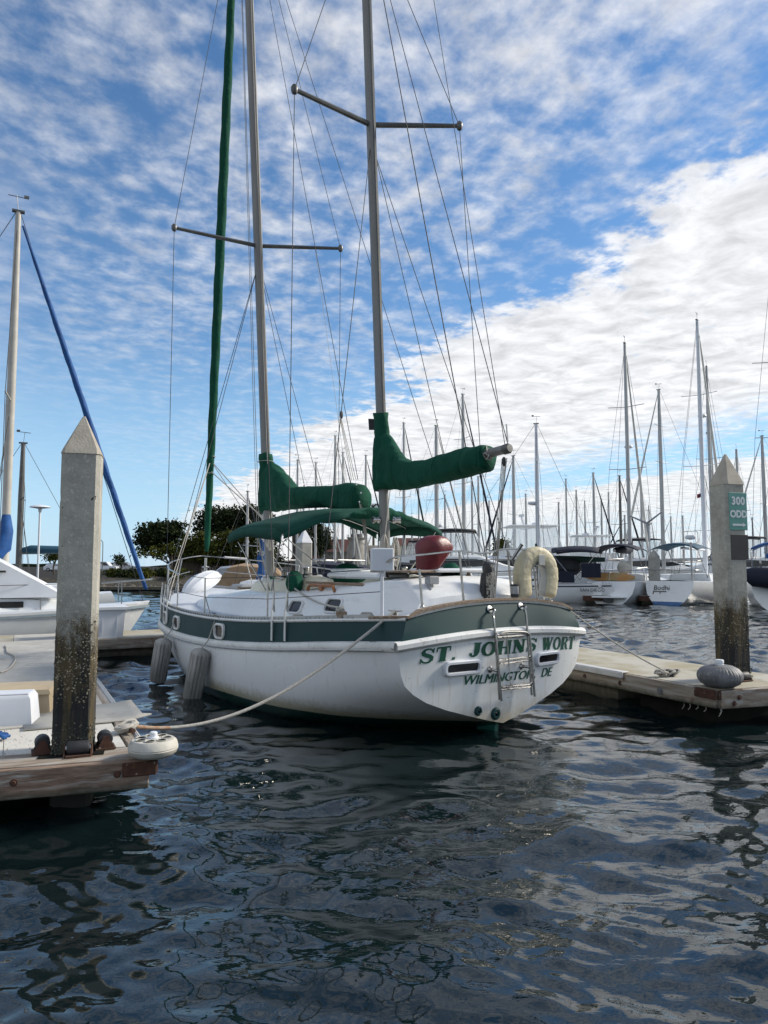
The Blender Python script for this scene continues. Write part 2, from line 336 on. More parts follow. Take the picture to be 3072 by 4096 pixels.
farpile = mat('far_pile_concrete', (.40, .385, .34), (.31, .30, .265), rough=.85, scale=5, bump=.3, bscale=30, layers=[((.07, .065, .05), 'z', 1.1, .4, 5, (2, 2, .5))])
deckply = mat('dock_painted_plywood', (.64, .62, .56), (.53, .51, .455), rough=.85, scale=3, stretch=(1, 1, 1), bump=.5, bscale=60, bdist=.004,
              layers=[((.20, .18, .155), 'noise', .60, .645, 7, (8, 1.2, 1)), ((.60, .59, .56), 'noise', .56, .7, 2.5, (1, 1, 1))])
deckpan = mat('dock_grey_panel', (.47, .455, .41), (.38, .365, .325), rough=.8, scale=2.2, bump=.35, bscale=50, bdist=.004, layers=[((.24, .22, .18), 'noise', .6, .75, 2, (1, 1, 1)), ((.55, .54, .52), 'noise', .62, .66, 6, (1, 1, 1))])
deckalg = mat('dock_algae_panel', (.31, .275, .18), (.42, .40, .34), rough=.8, scale=1.3, bump=.35, bscale=50, bdist=.004, contrast=(.42, .6), layers=[((.20, .19, .15), 'noise', .60, .75, 3, (1, 1, 1))])
def timber_(nm, a, b, st, g=(.36, .34, .305), rs=.60):
    return mat(nm, a, b, rough=.85, scale=2.4, stretch=st, bump=.8, bscale=14, bdist=.01, layers=[(g, 'noise', .50, .66, 2.2, tuple(x * .6 for x in st)), ((.14, .048, .022), 'noise', rs, rs + .12, 3, (1.6, 1.6, 1.6)), ((.055, .055, .035), 'z', .30, .22, 8, (1, 1, 1))])
timbred = timber_('reddish_end_timber', (.29, .205, .15), (.14, .088, .06), (.9, 9, 18), (.40, .38, .34), .60)
timbery = timber_('weathered_side_timber', (.34, .30, .25), (.22, .175, .13), (7, .8, 10))
timber = mat('weathered_timber', (.33, .28, .225), (.20, .150, .11), rough=.85, scale=2.4, stretch=(.7, 6, 9), bump=.8, bscale=14, bdist=.01,
             layers=[((.40, .385, .35), 'noise', .50, .66, 2.2, (1, 5, 5)), ((.17, .052, .020), 'noise', .60, .74, 3, (1.6, 2, 1.2)), ((.055, .055, .035), 'z', .27, .20, 8, (1, 1, 1))])
rust = mat('rusted_iron', (.085, .036, .022), (.05, .024, .016), rough=.9, scale=14, bump=.7, bscale=50, bdist=.006, layers=[((.36, .32, .28), 'noise', .63, .68, 12, (1, 1, 1)), ((.17, .07, .02), 'noise', .60, .72, 7, (1, 1, 1))])
vinyl = mat('white_vinyl_strip', (.58, .585, .58), (.47, .47, .455), rough=.5, scale=6)
tub = mat('black_float_tub', (.008, .009, .008), (.016, .016, .013), rough=.9, spec=.1, scale=5)
floatc = mat('float_concrete', (.14, .125, .09), (.08, .073, .055), rough=.9, scale=4, stretch=(3, 3, .6), bump=.5, bscale=30, layers=[((.035, .036, .028), 'z', .12, .02, 8, (1, 1, 1))])
signg = mat('sign_green', (.115, .32, .27), (.10, .29, .245), rough=.5, scale=4)
signw = mat('sign_white', (.75, .78, .77), (.70, .73, .72), rough=.5)
tape = mat('dark_band', (.035, .034, .033), (.045, .044, .043), rough=.7, scale=6)
owlm = mat('owl_dark', (.022, .022, .024), (.05, .05, .05), rough=.6, scale=9)
owlf = mat('owl_feather', (.38, .36, .30), (.02, .02, .02), rough=.7, scale=34, contrast=(.44, .56), bump=.6, bscale=34, bdist=.01)
bluestripe = mat('bottom_blue', (.02, .12, .30), (.015, .09, .24), rough=.4)
asphalt = mat('asphalt', (.045, .045, .046), (.06, .06, .06), rough=1.0, spec=.0, scale=3)
bank_m = mat('bank_earth', (.055, .045, .032), (.030, .030, .020), rough=.95, scale=.9, bump=.9, bscale=2.5, bdist=.3, layers=[((.05, .065, .028), 'noise', .52, .66, .5, (1, 1, 1))])
stone = mat('rip_rap_stone', (.12, .105, .085), (.07, .062, .05), rough=.9, scale=2)
leafd = mat('pine_foliage', (.016, .025, .011), (.030, .040, .016), rough=1.0, spec=.05, scale=.6)
leafg = mat('shrub_foliage', (.035, .048, .012), (.085, .084, .018), rough=1.0, spec=.05, scale=.5)
leafp = mat('palm_foliage', (.026, .036, .018), (.045, .05, .022), rough=.7, scale=1)
bark = mat('bark', (.055, .042, .032), (.08, .065, .05), rough=.9, scale=3)
stucco = mat('stucco', (.33, .31, .27), (.28, .26, .225), rough=.9, scale=2)
tile = mat('red_roof_tile', (.10, .036, .026), (.075, .028, .02), rough=.85, scale=3)
copper = mat('green_copper_dome', (.05, .075, .058), (.035, .055, .043), rough=.6, scale=3)
carw = mat('car_white', (.72, .73, .75), (.70, .71, .73), rough=.25, coat=.5)
cars = mat('car_silver', (.35, .36, .37), (.33, .34, .35), rough=.3, metal=.5)
card = mat('car_dark', (.03, .03, .034), (.035, .035, .04), rough=.25, coat=.5)
flagr = mat('flag_red', (.25, .02, .025), (.30, .03, .03), rough=.8)
flagb = mat('flag_blue', (.02, .03, .12), (.02, .03, .10), rough=.8)
orange = mat('orange_board', (.50, .22, .06), (.42, .30, .14), rough=.5, scale=2)
clearv = bpy.data.materials.new('clear_vinyl'); clearv.use_nodes = True
_b = clearv.node_tree.nodes['Principled BSDF']; _b.inputs['Base Color'].default_value = (.75, .8, .82, 1); _b.inputs['Roughness'].default_value = .12; _b.inputs['Alpha'].default_value = .28
# ================================================================ water
def make_water():
    m = bpy.data.materials.new('harbour_water'); m.use_nodes = True; t = m.node_tree; b = t.nodes['Principled BSDF']; L = t.links.new
    b.inputs['Base Color'].default_value = (.004, .0095, .0105, 1); b.inputs['Roughness'].default_value = .015
    b.inputs['IOR'].default_value = 1.66; b.inputs['Specular IOR Level'].default_value = .5
    tcn = t.nodes.new('ShaderNodeTexCoord')
    def nz(sca, det, ro, dist, st, rot=0, off=(0, 0, 0)):
        mp = t.nodes.new('ShaderNodeMapping'); mp.inputs['Scale'].default_value = st; mp.inputs['Rotation'].default_value = (0, 0, R(rot)); mp.inputs['Location'].default_value = off
        L(tcn.outputs['Object'], mp.inputs[0])
        n = t.nodes.new('ShaderNodeTexNoise'); n.inputs['Scale'].default_value = sca; n.inputs['Detail'].default_value = det; n.inputs['Roughness'].default_value = ro; n.inputs['Distortion'].default_value = dist
        L(mp.outputs[0], n.inputs['Vector']); return n.outputs['Fac']
    def mul(a, k):
        n = t.nodes.new('ShaderNodeMath'); n.operation = 'MULTIPLY'; L(a, n.inputs[0])
        if isinstance(k, float): n.inputs[1].default_value = k
        else: L(k, n.inputs[1])
        return n.outputs[0]
    def add(a, c):
        n = t.nodes.new('ShaderNodeMath'); n.operation = 'ADD'; L(a, n.inputs[0]); L(c, n.inputs[1]); return n.outputs[0]
    fine = nz(8, 3, .55, .3, (.65, 1.2, 1), -10, (9, 2, 0)); patch = nz(.16, 2, .5, 0, (1, 1, 1))
    mr = t.nodes.new('ShaderNodeMapRange'); mr.inputs[1].default_value = .40; mr.inputs[2].default_value = .62; mr.inputs[3].default_value = .002; mr.inputs[4].default_value = .008; L(patch, mr.inputs[0])
    bn = t.nodes.new('ShaderNodeBump'); bn.inputs['Strength'].default_value = 1.0; bn.inputs['Distance'].default_value = 1.0; L(mul(fine, mr.outputs[0]), bn.inputs['Height']); L(bn.outputs[0], b.inputs['Normal'])
    # wave field: a sum of many small wave trains, calm in the slip and ruffled by the breeze in the fairway
    rg = np.random.default_rng(5); NR, NC = 560, 430; y0, y1 = 1.6, 130.0
    ys = y0 * (y1 / y0) ** np.linspace(0, 1, NR); half = lambda y: .66 * y + 3.0
    cs_ = np.linspace(-1, 1, NC); X = cs_[None, :] * half(ys)[:, None]; Y = np.repeat(ys[:, None], NC, 1); Z = np.zeros_like(X)
    gap = np.maximum(np.gradient(ys)[:, None], 2 * half(ys)[:, None] / NC)
    pm = .5 + .5 * np.sin(.37 * X + .23 * Y + 1.0 + 1.3 * np.sin(.21 * Y - .15 * X)); pm2 = .5 + .5 * np.sin(.9 * X - .55 * Y + 1.7 * np.sin(.4 * X + .3 * Y))
    ruf = np.clip((Y + 3 * pm - 10.0) / 8.0, 0, 1); ruf = ruf * ruf * (3 - 2 * ruf)
    for i in range(96):
        lam = .13 * (3.6 / .13) ** rg.random(); th = np.radians(96 + rg.normal() * 34); k = 2 * math.pi / lam
        sl = .0285 * (.30 if lam > 1.5 else (.58 if lam > .8 else (1.0 if lam > .4 else .70 + .55 * pm2))) * (1 + 1.1 * ruf if lam < 1.6 else 1.0)
        lod = np.clip(lam / gap - 2.2, 0, 1.5) / 1.5
        ph = k * (X * math.cos(th) + Y * math.sin(th)) + rg.random() * 6.283 + .5 * np.sin(.8 * X * rg.normal() + .8 * Y * rg.normal())
        Z += sl * lod / k * np.sin(ph)
    edge = np.minimum(np.clip((1 - np.abs(cs_))[None, :] * half(ys)[:, None] / 1.2, 0, 1), np.clip((Y - y0) / .6, 0, 1)) * np.clip((y1 - Y) / 25, 0, 1); Z *= edge
    vs = np.stack([X, Y, Z], -1).reshape(-1, 3); idx = np.arange(NR * NC).reshape(NR, NC)
    fs = np.stack([idx[:-1, :-1], idx[:-1, 1:], idx[1:, 1:], idx[1:, :-1]], -1).reshape(-1, 4)
    n0 = len(vs); V_ = vs.tolist() + [(-2500, -300, 0), (2500, -300, 0), (2500, 4000, 0), (-2500, 4000, 0)]
    A_, B_, C_, D_ = int(idx[0, 0]), int(idx[0, -1]), int(idx[-1, -1]), int(idx[-1, 0])
    F_ = fs.tolist() + [(n0, n0 + 1, B_, A_), (n0 + 1, n0 + 2, C_, B_), (n0 + 2, n0 + 3, D_, C_), (n0 + 3, n0, A_, D_)]
    mm = MB(); mm.v = V_; mm.f = F_; tag(mm.build('water', m, None, 'all'), kind='structure')
make_water()

# ================================================================ docks
DO = Vector((-1.902, 5.905, 0)); DA = R(27.4)
DX = Vector((math.cos(DA), math.sin(DA), 0)); DY = Vector((-math.sin(DA), math.cos(DA), 0))
def DW(x, y, z=0): return DO + DX * x + DY * y + Vector((0, 0, z))
DZ = .45
def bolt(mb, c, n, r=.028, d=.022):
    n = Vector(n).normalized(); q = n.to_track_quat('Z', 'Y').to_matrix()
    mb.lathe([(r * 1.5, 0), (r * 1.5, d * .3), (r, d * .35), (r * .9, d), (0.001, d)], 8, c, q)
def slab(mb, pts, z0, z1): mb.loft([[(x, y, z0) for x, y in pts], [(x, y, z1) for x, y in pts]], True, True)

# --- left finger
lf = thing('finger_dock', 'weathered floating finger dock with painted plywood deck at the left foreground', 'dock', DO, DA, 'floating docks')
sk = -.178                                                       # the end board runs slightly out of square
def fy(x): return sk * x
m = MB(); slab(m, [(-.0, fy(0)), (0.0, .40), (-2.4, .40 + fy(-2.4)), (-2.4, fy(-2.4))][::-1], DZ - .05, DZ); m.build('header_plank', timber, lf)
for i in range(2):
    m = MB(); x1, x0 = (-.13, -1.06) if i == 0 else (-1.065, -2.4)
    slab(m, [(x0, .406 + fy(x0)), (x1, .406 + fy(x1)), (x1, 1.60), (x0, 1.60)], DZ - .045, DZ + .004); m.build('deck_plywood', deckply, lf)
for i in range(6):
    y0 = 1.60 + i * 1.45; m = MB()
    m.bbox((-1.25, y0 + .722, DZ + .006), (2.28, 1.44, .03), .006); m.build('deck_panel', deckpan, lf)
m = MB(); m.bbox((-.055, 5.2, DZ - .015), (.11, 9.8, .05), .006); m.build('edge_plank', timbery, lf)
m = MB(); m.bbox((.012, 5.3, DZ - .01), (.05, 10.0, .07), .014); m.build('edge_strip', vinyl, lf)
fm = MB(); rings = []
fa = math.atan(sk)
m = MB(); m.bbox((-1.22, fy(-1.22) - .032, DZ - .118), (2.46, .06, .225), .008, fa); m.build('end_board', timbred, lf)
m = MB(); m.bbox((.0 - .03, 5.2, DZ - .155), (.06, 9.9, .22), .008); m.build('side_board', timbery, lf)
for x in (-1.75, -.98, -.25):
    m = MB(); bolt(m, (x, fy(x) - .062, DZ - .10), (sk, -1, 0), .019); m.build('bolt', rust, lf)
m = MB(); m.bbox((-.085, -.075 + .04, DZ - .07), (.26, .05, .11), .006, fa); m.bbox((.042, .10, DZ - .07), (.04, .24, .11), .006); m.build('corner_bracket', rust, lf)
m = MB(); m.box((-1.3, 1.75, .02), (2.0, 1.3, .34)); m.box((-1.3, 5.6, .02), (2.0, 5.5, .34)); m.build('float_tub', tub, lf)
# frayed mat corner lifted over the edge
m = MB()
g = [[(x, y, DZ + .026 + .004 * math.sin(9 * x + 3 * y) + max(0, x + .03) * .10) for x in (-.9, -.6, -.3, -.05, .10, .18)] for y in (1.44, 1.6, 2.0, 2.4)]
g[0][5] = (.26, 1.52, DZ + .05); m.loft(g, False); o = m.build('grey_mat', deckpan, lf, True)
sm = o.modifiers.new('thick', 'SOLIDIFY'); sm.thickness = .014
# pile guide: rollers on rusty brackets round the pile
PLX, PLY = -.535, .53
m = MB(); m.box((PLX, PLY - .02, DZ + .0045), (.50, .44, .004), fa); m.build('gap_shade_plate', tub, lf)  # flat black plate draws the shaded gap round the pile
def roller(parent, c, ax, L_=.13, r=.055):
    ax = Vector(ax); q = ax.to_track_quat('Z', 'Y').to_matrix()
    m = MB(); m.lathe([(r * .9, -L_ / 2), (r, -L_ / 2 + .01), (r, L_ / 2 - .01), (r * .9, L_ / 2)], 16, c, q); o = m.build('roller', rubber, parent, True)
    m = MB(); m.lathe([(.028, -L_ / 2 - .012), (.028, L_ / 2 + .012)], 10, c, q); m.build('axle', steel, o, True)
    m = MB()
    for s_ in (-1, 1):
        p = Vector(c) + ax * s_ * (L_ / 2 + .012)
        side = Vector((-ax.y, ax.x, 0))
        m.loft([[p - side * .07 - Vector((0, 0, c[2] - DZ - .004)), p + side * .07 - Vector((0, 0, c[2] - DZ - .004)), p + side * .02 + Vector((0, 0, .03)), p - side * .02 + Vector((0, 0, .03))],
                [v + ax * .01 * s_ for v in (p - side * .07 - Vector((0, 0, c[2] - DZ - .004)), p + side * .07 - Vector((0, 0, c[2] - DZ - .004)), p + side * .02 + Vector((0, 0, .03)), p - side * .02 + Vector((0, 0, .03)))]])
    m.box((c[0], c[1], DZ + .012), (.20 if abs(ax.x) > .5 else .16, .16 if abs(ax.x) > .5 else .20, .012)); m.build('roller_bracket', rust, o)
cs, sn = math.cos(fa), math.sin(fa)
roller(lf, (PLX + .02, PLY - .215, DZ + .065), (cs, sn, 0), .17, .055)
roller(lf, (PLX - .24, PLY + .02, DZ + .085), (-sn * .0 + .0, 1, 0), .13, .06)
roller(lf, (PLX + .24, PLY - .05, DZ + .085), (0, 1, 0), .13, .06)

# --- right finger
rf = thing('finger_dock', 'floating finger dock with algae-stained deck beside the ketch stern at right', 'dock', DW(6.87, 0), DA, 'floating docks')
sk2 = -.20
for i in range(7):
    y0 = .05 + i * 1.47; m = MB()
    if i == 0: slab(m, [(.02, .0), (1.75, sk2 * 1.75), (1.75, 1.5), (.02, 1.5)], DZ - .04, DZ)
    else: m.bbox((.885, y0 + .735, DZ - .02), (1.73, 1.46, .04), .005)
    m.build('deck_panel', deckalg, rf)
m = MB(); m.bbox((-.03, 5.0, DZ - .12), (.07, 10.0, .23), .008); m.build('side_board', timbery, rf)
m = MB(); m.bbox((.88, sk2 * .88 - .03, DZ - .12), (1.82, .07, .23), .008, math.atan(sk2)); m.build('end_board', timber, rf)
m = MB(); m.bbox((-.085, 5.85, DZ - .025), (.05, 8.7, .085), .012); m.bbox((-.03, 5.85, DZ + .016), (.14, 8.7, .02), .006); m.build('edge_strip', vinyl, rf)
for k in range(11):
    m = MB(); bolt(m, (-.066, .85 + k * .72, DZ - .14), (-1, 0, 0), .034 if k == 0 else .022); m.build('bolt', rust if k else bumpg, rf)
for x in (.16, .24):
    m = MB(); bolt(m, (x, sk2 * x - .07, DZ - (.10 if x > .2 else .17)), (0, -1, 0), .022); m.build('bolt', rust, rf)
m = MB(); m.bbox((-.078, .13, DZ - .06), (.02, .32, .12), .004); m.bbox((.13, -.078, DZ - .06), (.36, .02, .12), .004, math.atan(sk2)); m.build('corner_bracket', rust, rf)
m = MB(); m.box((.9, 5.9, .08), (1.66, 8.3, .36)); m.build('float_pontoon', floatc, rf)
m = MB(); m.box((.80, .75, .07), (1.35, 1.25, .34)); m.build('float_tub', tub, rf)
for k in range(6):
    x0 = -.05 + rnd.uniform(0, .5) * (k > 2); y0 = .15 + .12 * k if k < 4 else -.05
    m = MB(); L_ = rnd.uniform(.05, .14); m.tube(spl([(x0, y0, .215), (x0 + .01, y0, .215 - L_ * .5), (x0 - .01, y0 + .02, .215 - L_)], 3), .004, 5); m.build('hanging_weed', rope, rf, True)

# --- main walkway across the slip heads
wk = thing('walkway_dock', 'main floating walkway dock running behind the ketch bow', 'dock', DW(0, 10.25), DA, 'floating docks')
for i in range(9):
    m = MB(); m.bbox((-7 + i * 2.0 + 1.0, .86, DZ - .02), (1.99, 1.66, .05), .006); m.build('deck_panel', deckpan if i % 2 else deckalg, wk)
m = MB(); m.bbox((2, .0, DZ - .13), (18, .06, .22), .008); m.build('side_board', timber, wk)
for i in range(9):
    m = MB(); bolt(m, (-6 + i * 1.3, -.032, DZ - .12), (0, -1, 0)); m.build('bolt', rust, wk)
m = MB(); m.box((2, .86, .08), (17.6, 1.5, .34)); m.build('float_pontoon', floatc, wk)

barnm = mat('barnacle_shell', (.30, .265, .19), (.10, .09, .065), rough=.9, scale=25, contrast=(.42, .58))
musm = mat('mussel_growth', (.045, .048, .036), (.16, .145, .105), rough=.9, scale=30, contrast=(.5, .62))
# ================================================================ piles
def pile(name, label, loc, rz, side, ztop, ztip, mt, cmat, group=None, cat='piling', zb=-2.5):
    t = thing(name, label, cat, loc, rz, group)
    a = side / 2; k = side * .115
    def ring(e, z, kk=k): 
        q = a - e
        return [(-q + kk, -q, z), (q - kk, -q, z), (q, -q + kk, z), (q, q - kk, z), (q - kk, q, z), (-q + kk, q, z), (-q, q - kk, z), (-q, -q + kk, z)]
    qq = random.Random(int(side * 1000 + ztop * 100)); rg_ = [ring(0, zb)]
    if mt is concrete:
        z = .3
        while z < ztop - .03:                     # worn, slightly chipped arrises
            r_ = ring(0, z); r2 = []
            for (x, y, zz) in r_:
                e = 1 - (qq.uniform(0, .0025) + (qq.uniform(.015, .04) if qq.random() < .018 else 0)); r2.append((x * e, y * e, zz))
            rg_.append(r2); z += qq.uniform(.03, .07)
    else: rg_ += [ring(0, .3), ring(0, 1.0)]
    rg_.append(ring(0, ztop - .01))
    m = MB(); m.loft(rg_, True, True); m.build('shaft', mt, t)
    if mt is concrete:
        m = MB()
        for k_ in range(430):
            s_ = qq.choice((0, 0, 1, 3)); u_ = qq.uniform(-a + k * .6, a - k * .6); zz = .80 + .82 * qq.betavariate(1.9, 1.9); rr_ = qq.uniform(.004, .0105)
            n_ = [Vector((0, -1, 0)), Vector((1, 0, 0)), Vector((0, 1, 0)), Vector((-1, 0, 0))][s_]; tg = Vector((-n_.y, n_.x, 0)); c_ = n_ * (a - .004) + tg * u_ + Vector((0, 0, zz)); mx_ = n_.to_track_quat('Z', 'Y').to_matrix()
            m.lathe([(rr_, 0), (rr_ * .8, rr_ * .7), (rr_ * .35, rr_ * .9)], 5, c_, mx_)
        tag(m.build('barnacles', barnm, t), kind='stuff'); m = MB()
        for k_ in range(500):
            s_ = qq.choice((0, 0, 1, 3)); u_ = qq.uniform(-a, a); zz = .44 + .26 * qq.random() ** 2; rr_ = qq.uniform(.004, .011)
            n_ = [Vector((0, -1, 0)), Vector((1, 0, 0)), Vector((0, 1, 0)), Vector((-1, 0, 0))][s_]; tg = Vector((-n_.y, n_.x, 0)); c_ = n_ * (a - .006) + tg * u_ + Vector((0, 0, zz)); mx_ = (n_ + Vector((0, 0, qq.uniform(-.6, .4)))).to_track_quat('Z', 'Y').to_matrix()
            m.lathe([(rr_, 0), (rr_ * .9, rr_ * .8), (rr_ * .3, rr_ * 1.3)], 5, c_, mx_) if k_ % 3 else None
        tag(m.build('mussels', musm, t), kind='stuff')
    h = ztip - ztop
    m = MB(); m.loft([ring(-.006, ztop - .012), ring(.012, ztop + h * .10, k * .6), ring(a * .93, ztip, a * .02)], True, True); m.build('cap', cmat, t)
    return t
pl = DW(PLX, PLY)
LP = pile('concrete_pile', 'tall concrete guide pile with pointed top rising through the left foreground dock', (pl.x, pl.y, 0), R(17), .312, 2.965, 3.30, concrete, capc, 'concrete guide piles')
RPp = Vector((4.79, 9.88, 0))
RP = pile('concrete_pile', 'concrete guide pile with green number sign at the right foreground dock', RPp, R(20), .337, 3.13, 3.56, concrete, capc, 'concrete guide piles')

def text2d(s, size=1.0, shear=0.0, align='CENTER', space=1.0, bold=0.0):
    cu = bpy.data.curves.new('lettering_curve', 'FONT'); cu.body = s; cu.size = size; cu.shear = shear; cu.align_x = align; cu.align_y = 'CENTER'; cu.space_character = space; cu.resolution_u = 4; cu.offset = bold
    o = bpy.data.objects.new('lettering_tmp', cu); COL.objects.link(o)
    dg = bpy.context.evaluated_depsgraph_get(); e = o.evaluated_get(dg); me = e.to_mesh()
    vs = [(v.co.x, v.co.y) for v in me.vertices]; fs = [tuple(p.vertices) for p in me.polygons]
    e.to_mesh_clear(); bpy.data.objects.remove(o); bpy.data.curves.remove(cu)
    return vs, fs
def ribbon(strokes):                              # [(pts, width)] -> flat strips
    out_ = []
    for pts, wd in strokes:
        P = [Vector(p) for p in pts]; n = len(P); closed = (P[0] - P[-1]).length < 1e-6
        vs = []
        for i in range(n):
            a = P[i - 1] if i else (P[-2] if closed else P[0]); b = P[i + 1] if i < n - 1 else (P[1] if closed else P[-1])
            d = (b - a).normalized(); nn = Vector((-d.y, d.x)); ww = wd[i] if isinstance(wd, (list, tuple)) else wd
            vs += [P[i] + nn * ww / 2, P[i] - nn * ww / 2]
        out_.append((vs, [(2 * i, 2 * i + 1, 2 * i + 3, 2 * i + 2) for i in range(n - 1)]))
    return out_
def arc(cx, cy, rx, ry, a0, a1, n=14):
    return [(cx + rx * math.cos(R(a0 + (a1 - a0) * i / n)), cy + ry * math.sin(R(a0 + (a1 - a0) * i / n))) for i in range(n + 1)]

# --- number sign and dark band on the right pile (its right-hand face)
sgn = thing('number_sign', 'green slot number sign with arrow fixed on the right concrete pile', 'sign', RPp, R(20))
fy_ = -.337 / 2
sz = lambda py: at(1593 * 1.8517, py * 1.8517, 9.7).z
z0, z1 = sz(1145), sz(1064)
m = MB(); m.bbox((.012, fy_ - .006, (z0 + z1) / 2), (.318, .010, z1 - z0), .003); m.build('sign_plate', signg, sgn)
def put_text(parent, s, c, xa, ya, size, mt, nrm, shear=0, space=1.0, name='lettering', bold=0.0):
    vs, fs = text2d(s, size, shear, 'CENTER', space, bold); xa, ya, nrm = Vector(xa), Vector(ya), Vector(nrm)
    m = MB(); m.add([Vector(c) + xa * x + ya * y + nrm * .003 for x, y in vs], fs); return m.build(name, mt, parent)
zc_ = (z0 + z1) / 2; hh = z1 - z0
put_text(sgn, '300', (.012, fy_ - .012, zc_ + hh * .27), (1, 0, 0), (0, 0, 1), hh * .29, signw, (0, -1, 0), 0, 1.08, bold=.006)
put_text(sgn, 'ODD', (.012, fy_ - .012, zc_ - hh * .08), (1, 0, 0), (0, 0, 1), hh * .255, signw, (0, -1, 0), 0, .98, bold=.006)
m = MB(); za = zc_ - hh * .36; m.poly([(-.10, fy_ - .015, za - .014), (.09, fy_ - .015, za - .014), (.09, fy_ - .015, za + .014), (-.10, fy_ - .015, za + .014)])
m.poly([(.08, fy_ - .0155, za - .03), (.14, fy_ - .0155, za), (.08, fy_ - .0155, za + .03)]); m.build('arrow', signw, sgn)
m = MB(); m.bbox((.02, fy_ - .004, (sz(1155) + sz(1209)) / 2), (.308, .008, sz(1155) - sz(1209)), .002); m.build('dark_band', tape, RP)

# ================================================================ dock bumpers, boxes, ropes on the docks
def wheel_white():
    p = DW(.02, -.02); t = thing('dock_bumper_wheel', 'white plastic bumper wheel on the corner of the left dock', 'dock bumper', (p.x, p.y, DZ + .012), R(17), 'dock corner bumpers')
    prof = [(.05, 0), (.15, .004), (.185, .03), (.197, .062), (.193, .068), (.197, .074), (.186, .115), (.165, .135), (.05, .142), (.001, .142)]
    m = MB(); m.lathe(prof, 32); m.build('wheel_body', bumpw, t, True)
    for k in range(7):
        a = 2 * math.pi * k / 7; m = MB(); m.lathe([(.036, 0), (.036, .0005)], 12, (.105 * math.cos(a), .105 * math.sin(a), .1405)); o = m.build('recess_hole', plastg, t)
        m = MB(); m.lathe([(.040, 0), (.044, .004), (.036, .004), (.034, 0)], 12, (.105 * math.cos(a), .105 * math.sin(a), .141)); m.build('recess_rim', bumpw, o, True)
    m = MB(); m.lathe([(.042, .142), (.042, .152), (.030, .154), (.031, .185), (.024, .192), (.001, .192)], 14); m.build('hub_cap', plastw, t, True)
wheel_white()
def bumper_grey():
    p = onz(2890, 2752, DZ); t = thing('dock_bumper_wheel', 'round ribbed grey bumper with white knob on the right dock corner', 'dock bumper', (p.x, p.y + .06, DZ + .004), 0, 'dock corner bumpers')
    n = 216; m = MB(); rings = []
    for r, z in [(.10, 0), (.17, .012), (.235, .05), (.268, .10), (.276, .135), (.274, .142), (.276, .149), (.265, .19), (.225, .235), (.16, .268), (.09, .282), (.001, .284)]:
        rings.append([((r + (-.006 * (math.cos(36 * 2 * math.pi * j / n) > .5) if r > .12 else 0)) * math.cos(2 * math.pi * j / n), (r + (-.006 * (math.cos(36 * 2 * math.pi * j / n) > .5) if r > .12 else 0)) * math.sin(2 * math.pi * j / n), z) for j in range(n)])
    m.loft(rings); m.build('bumper_body', bumpg, t, 'all')
    m = MB(); m.lathe([(.052, .28), (.048, .292), (.046, .298), (.053, .302), (.053, .335), (.045, .346), (.001, .348)], 18); m.build('knob', plastw, t, True)
bumper_grey()
p = DW(7.62, .38); o = thing('pile_roller', 'black rubber roller on a bracket at the foot of the right pile', 'roller', (p.x, p.y, 0), DA)
roller(o, (.12, -.1, DZ + .065), (1, 0, 0), .17, .06)
# dock box, step box and hose items on the left dock
p = onz(20, 2905, DZ + .03)
t = thing('dock_step', 'white moulded plastic dock step at the left edge of the picture', 'dock step', (p.x - .18, p.y + .15, DZ + .012), R(14))
m = MB(); m.loft([[(-.5, -.14, 0), (.36, -.14, 0), (.36, .22, 0), (-.5, .22, 0)], [(-.5, -.12, .25), (.335, -.12, .25), (.335, .20, .25), (-.5, .20, .25)], [(-.5, -.09, .285), (.31, -.09, .285), (.31, .19, .285), (-.5, .19, .285)]]); m.build('step_body', plastw, t, True)
m = MB(); m.bbox((-.08, .05, .293), (.78, .25, .012), .004); m.build('tread', plastw, t)
p = onz(60, 2858, DZ + .03)
t = thing('dock_box', 'tan plastic dock box behind the white dock step', 'dock box', (p.x - .06, p.y + .30, DZ + .012), R(16))
m = MB(); m.loft([[(-.75, -.28, 0), (.30, -.28, 0), (.30, .30, 0), (-.75, .30, 0)], [(-.75, -.26, .20), (.28, -.26, .20), (.28, .28, .20), (-.75, .28, .20)]]); m.build('box_body', tanbox, t)
m = MB(); m.loft([[(-.77, -.285, .203), (.30, -.285, .203), (.30, .305, .203), (-.77, .305, .203)], [(-.77, -.27, .25), (.28, -.27, .25), (.28, .29, .25), (-.77, .29, .25)], [(-.70, -.2, .27), (.22, -.2, .27), (.22, .22, .27), (-.70, .22, .27)]]); m.build('box_lid', tanbox, t, True)
p = onz(432, 2552, DZ)
t = thing('dock_box', 'tall white dock box standing where the walkway meets the left dock', 'dock box', (p.x + .02, p.y + .35, DZ), DA)
m = MB(); m.loft([[(-.9, -.3, .0), (.12, -.3, 0), (.12, .3, 0), (-.9, .3, 0)], [(-.9, -.33, .60), (.16, -.33, .60), (.16, .33, .60), (-.9, .33, .60)]]); m.box((.0, -.318, .3), (.02, .015, .56)); m.box((-.3, -.318, .3), (.02, .015, .56)); m.build('box_body', plastw, t)
m = MB(); m.loft([[(-.95, -.38, .603), (.23, -.38, .603), (.23, .38, .603), (-.95, .38, .603)], [(-.95, -.38, .66), (.23, -.38, .66), (.23, .38, .66), (-.95, .38, .66)], [(-.9, -.3, .69), (.16, -.3, .69), (.16, .3, .69), (-.9, .3, .69)]]); m.build('box_lid', plastw, t)
p = onz(0, 2520, DZ)
t = thing('power_pedestal', 'white power pedestal with cables on the left dock', 'power pedestal', (p.x - .12, p.y + .6, DZ), DA)
m = MB(); m.bbox((0, 0, .38), (.26, .24, .76), .01); m.build('post', plastw, t)
m = MB(); m.bbox((0, 0, .79), (.32, .30, .06), .012); m.build('top', plastw, t)
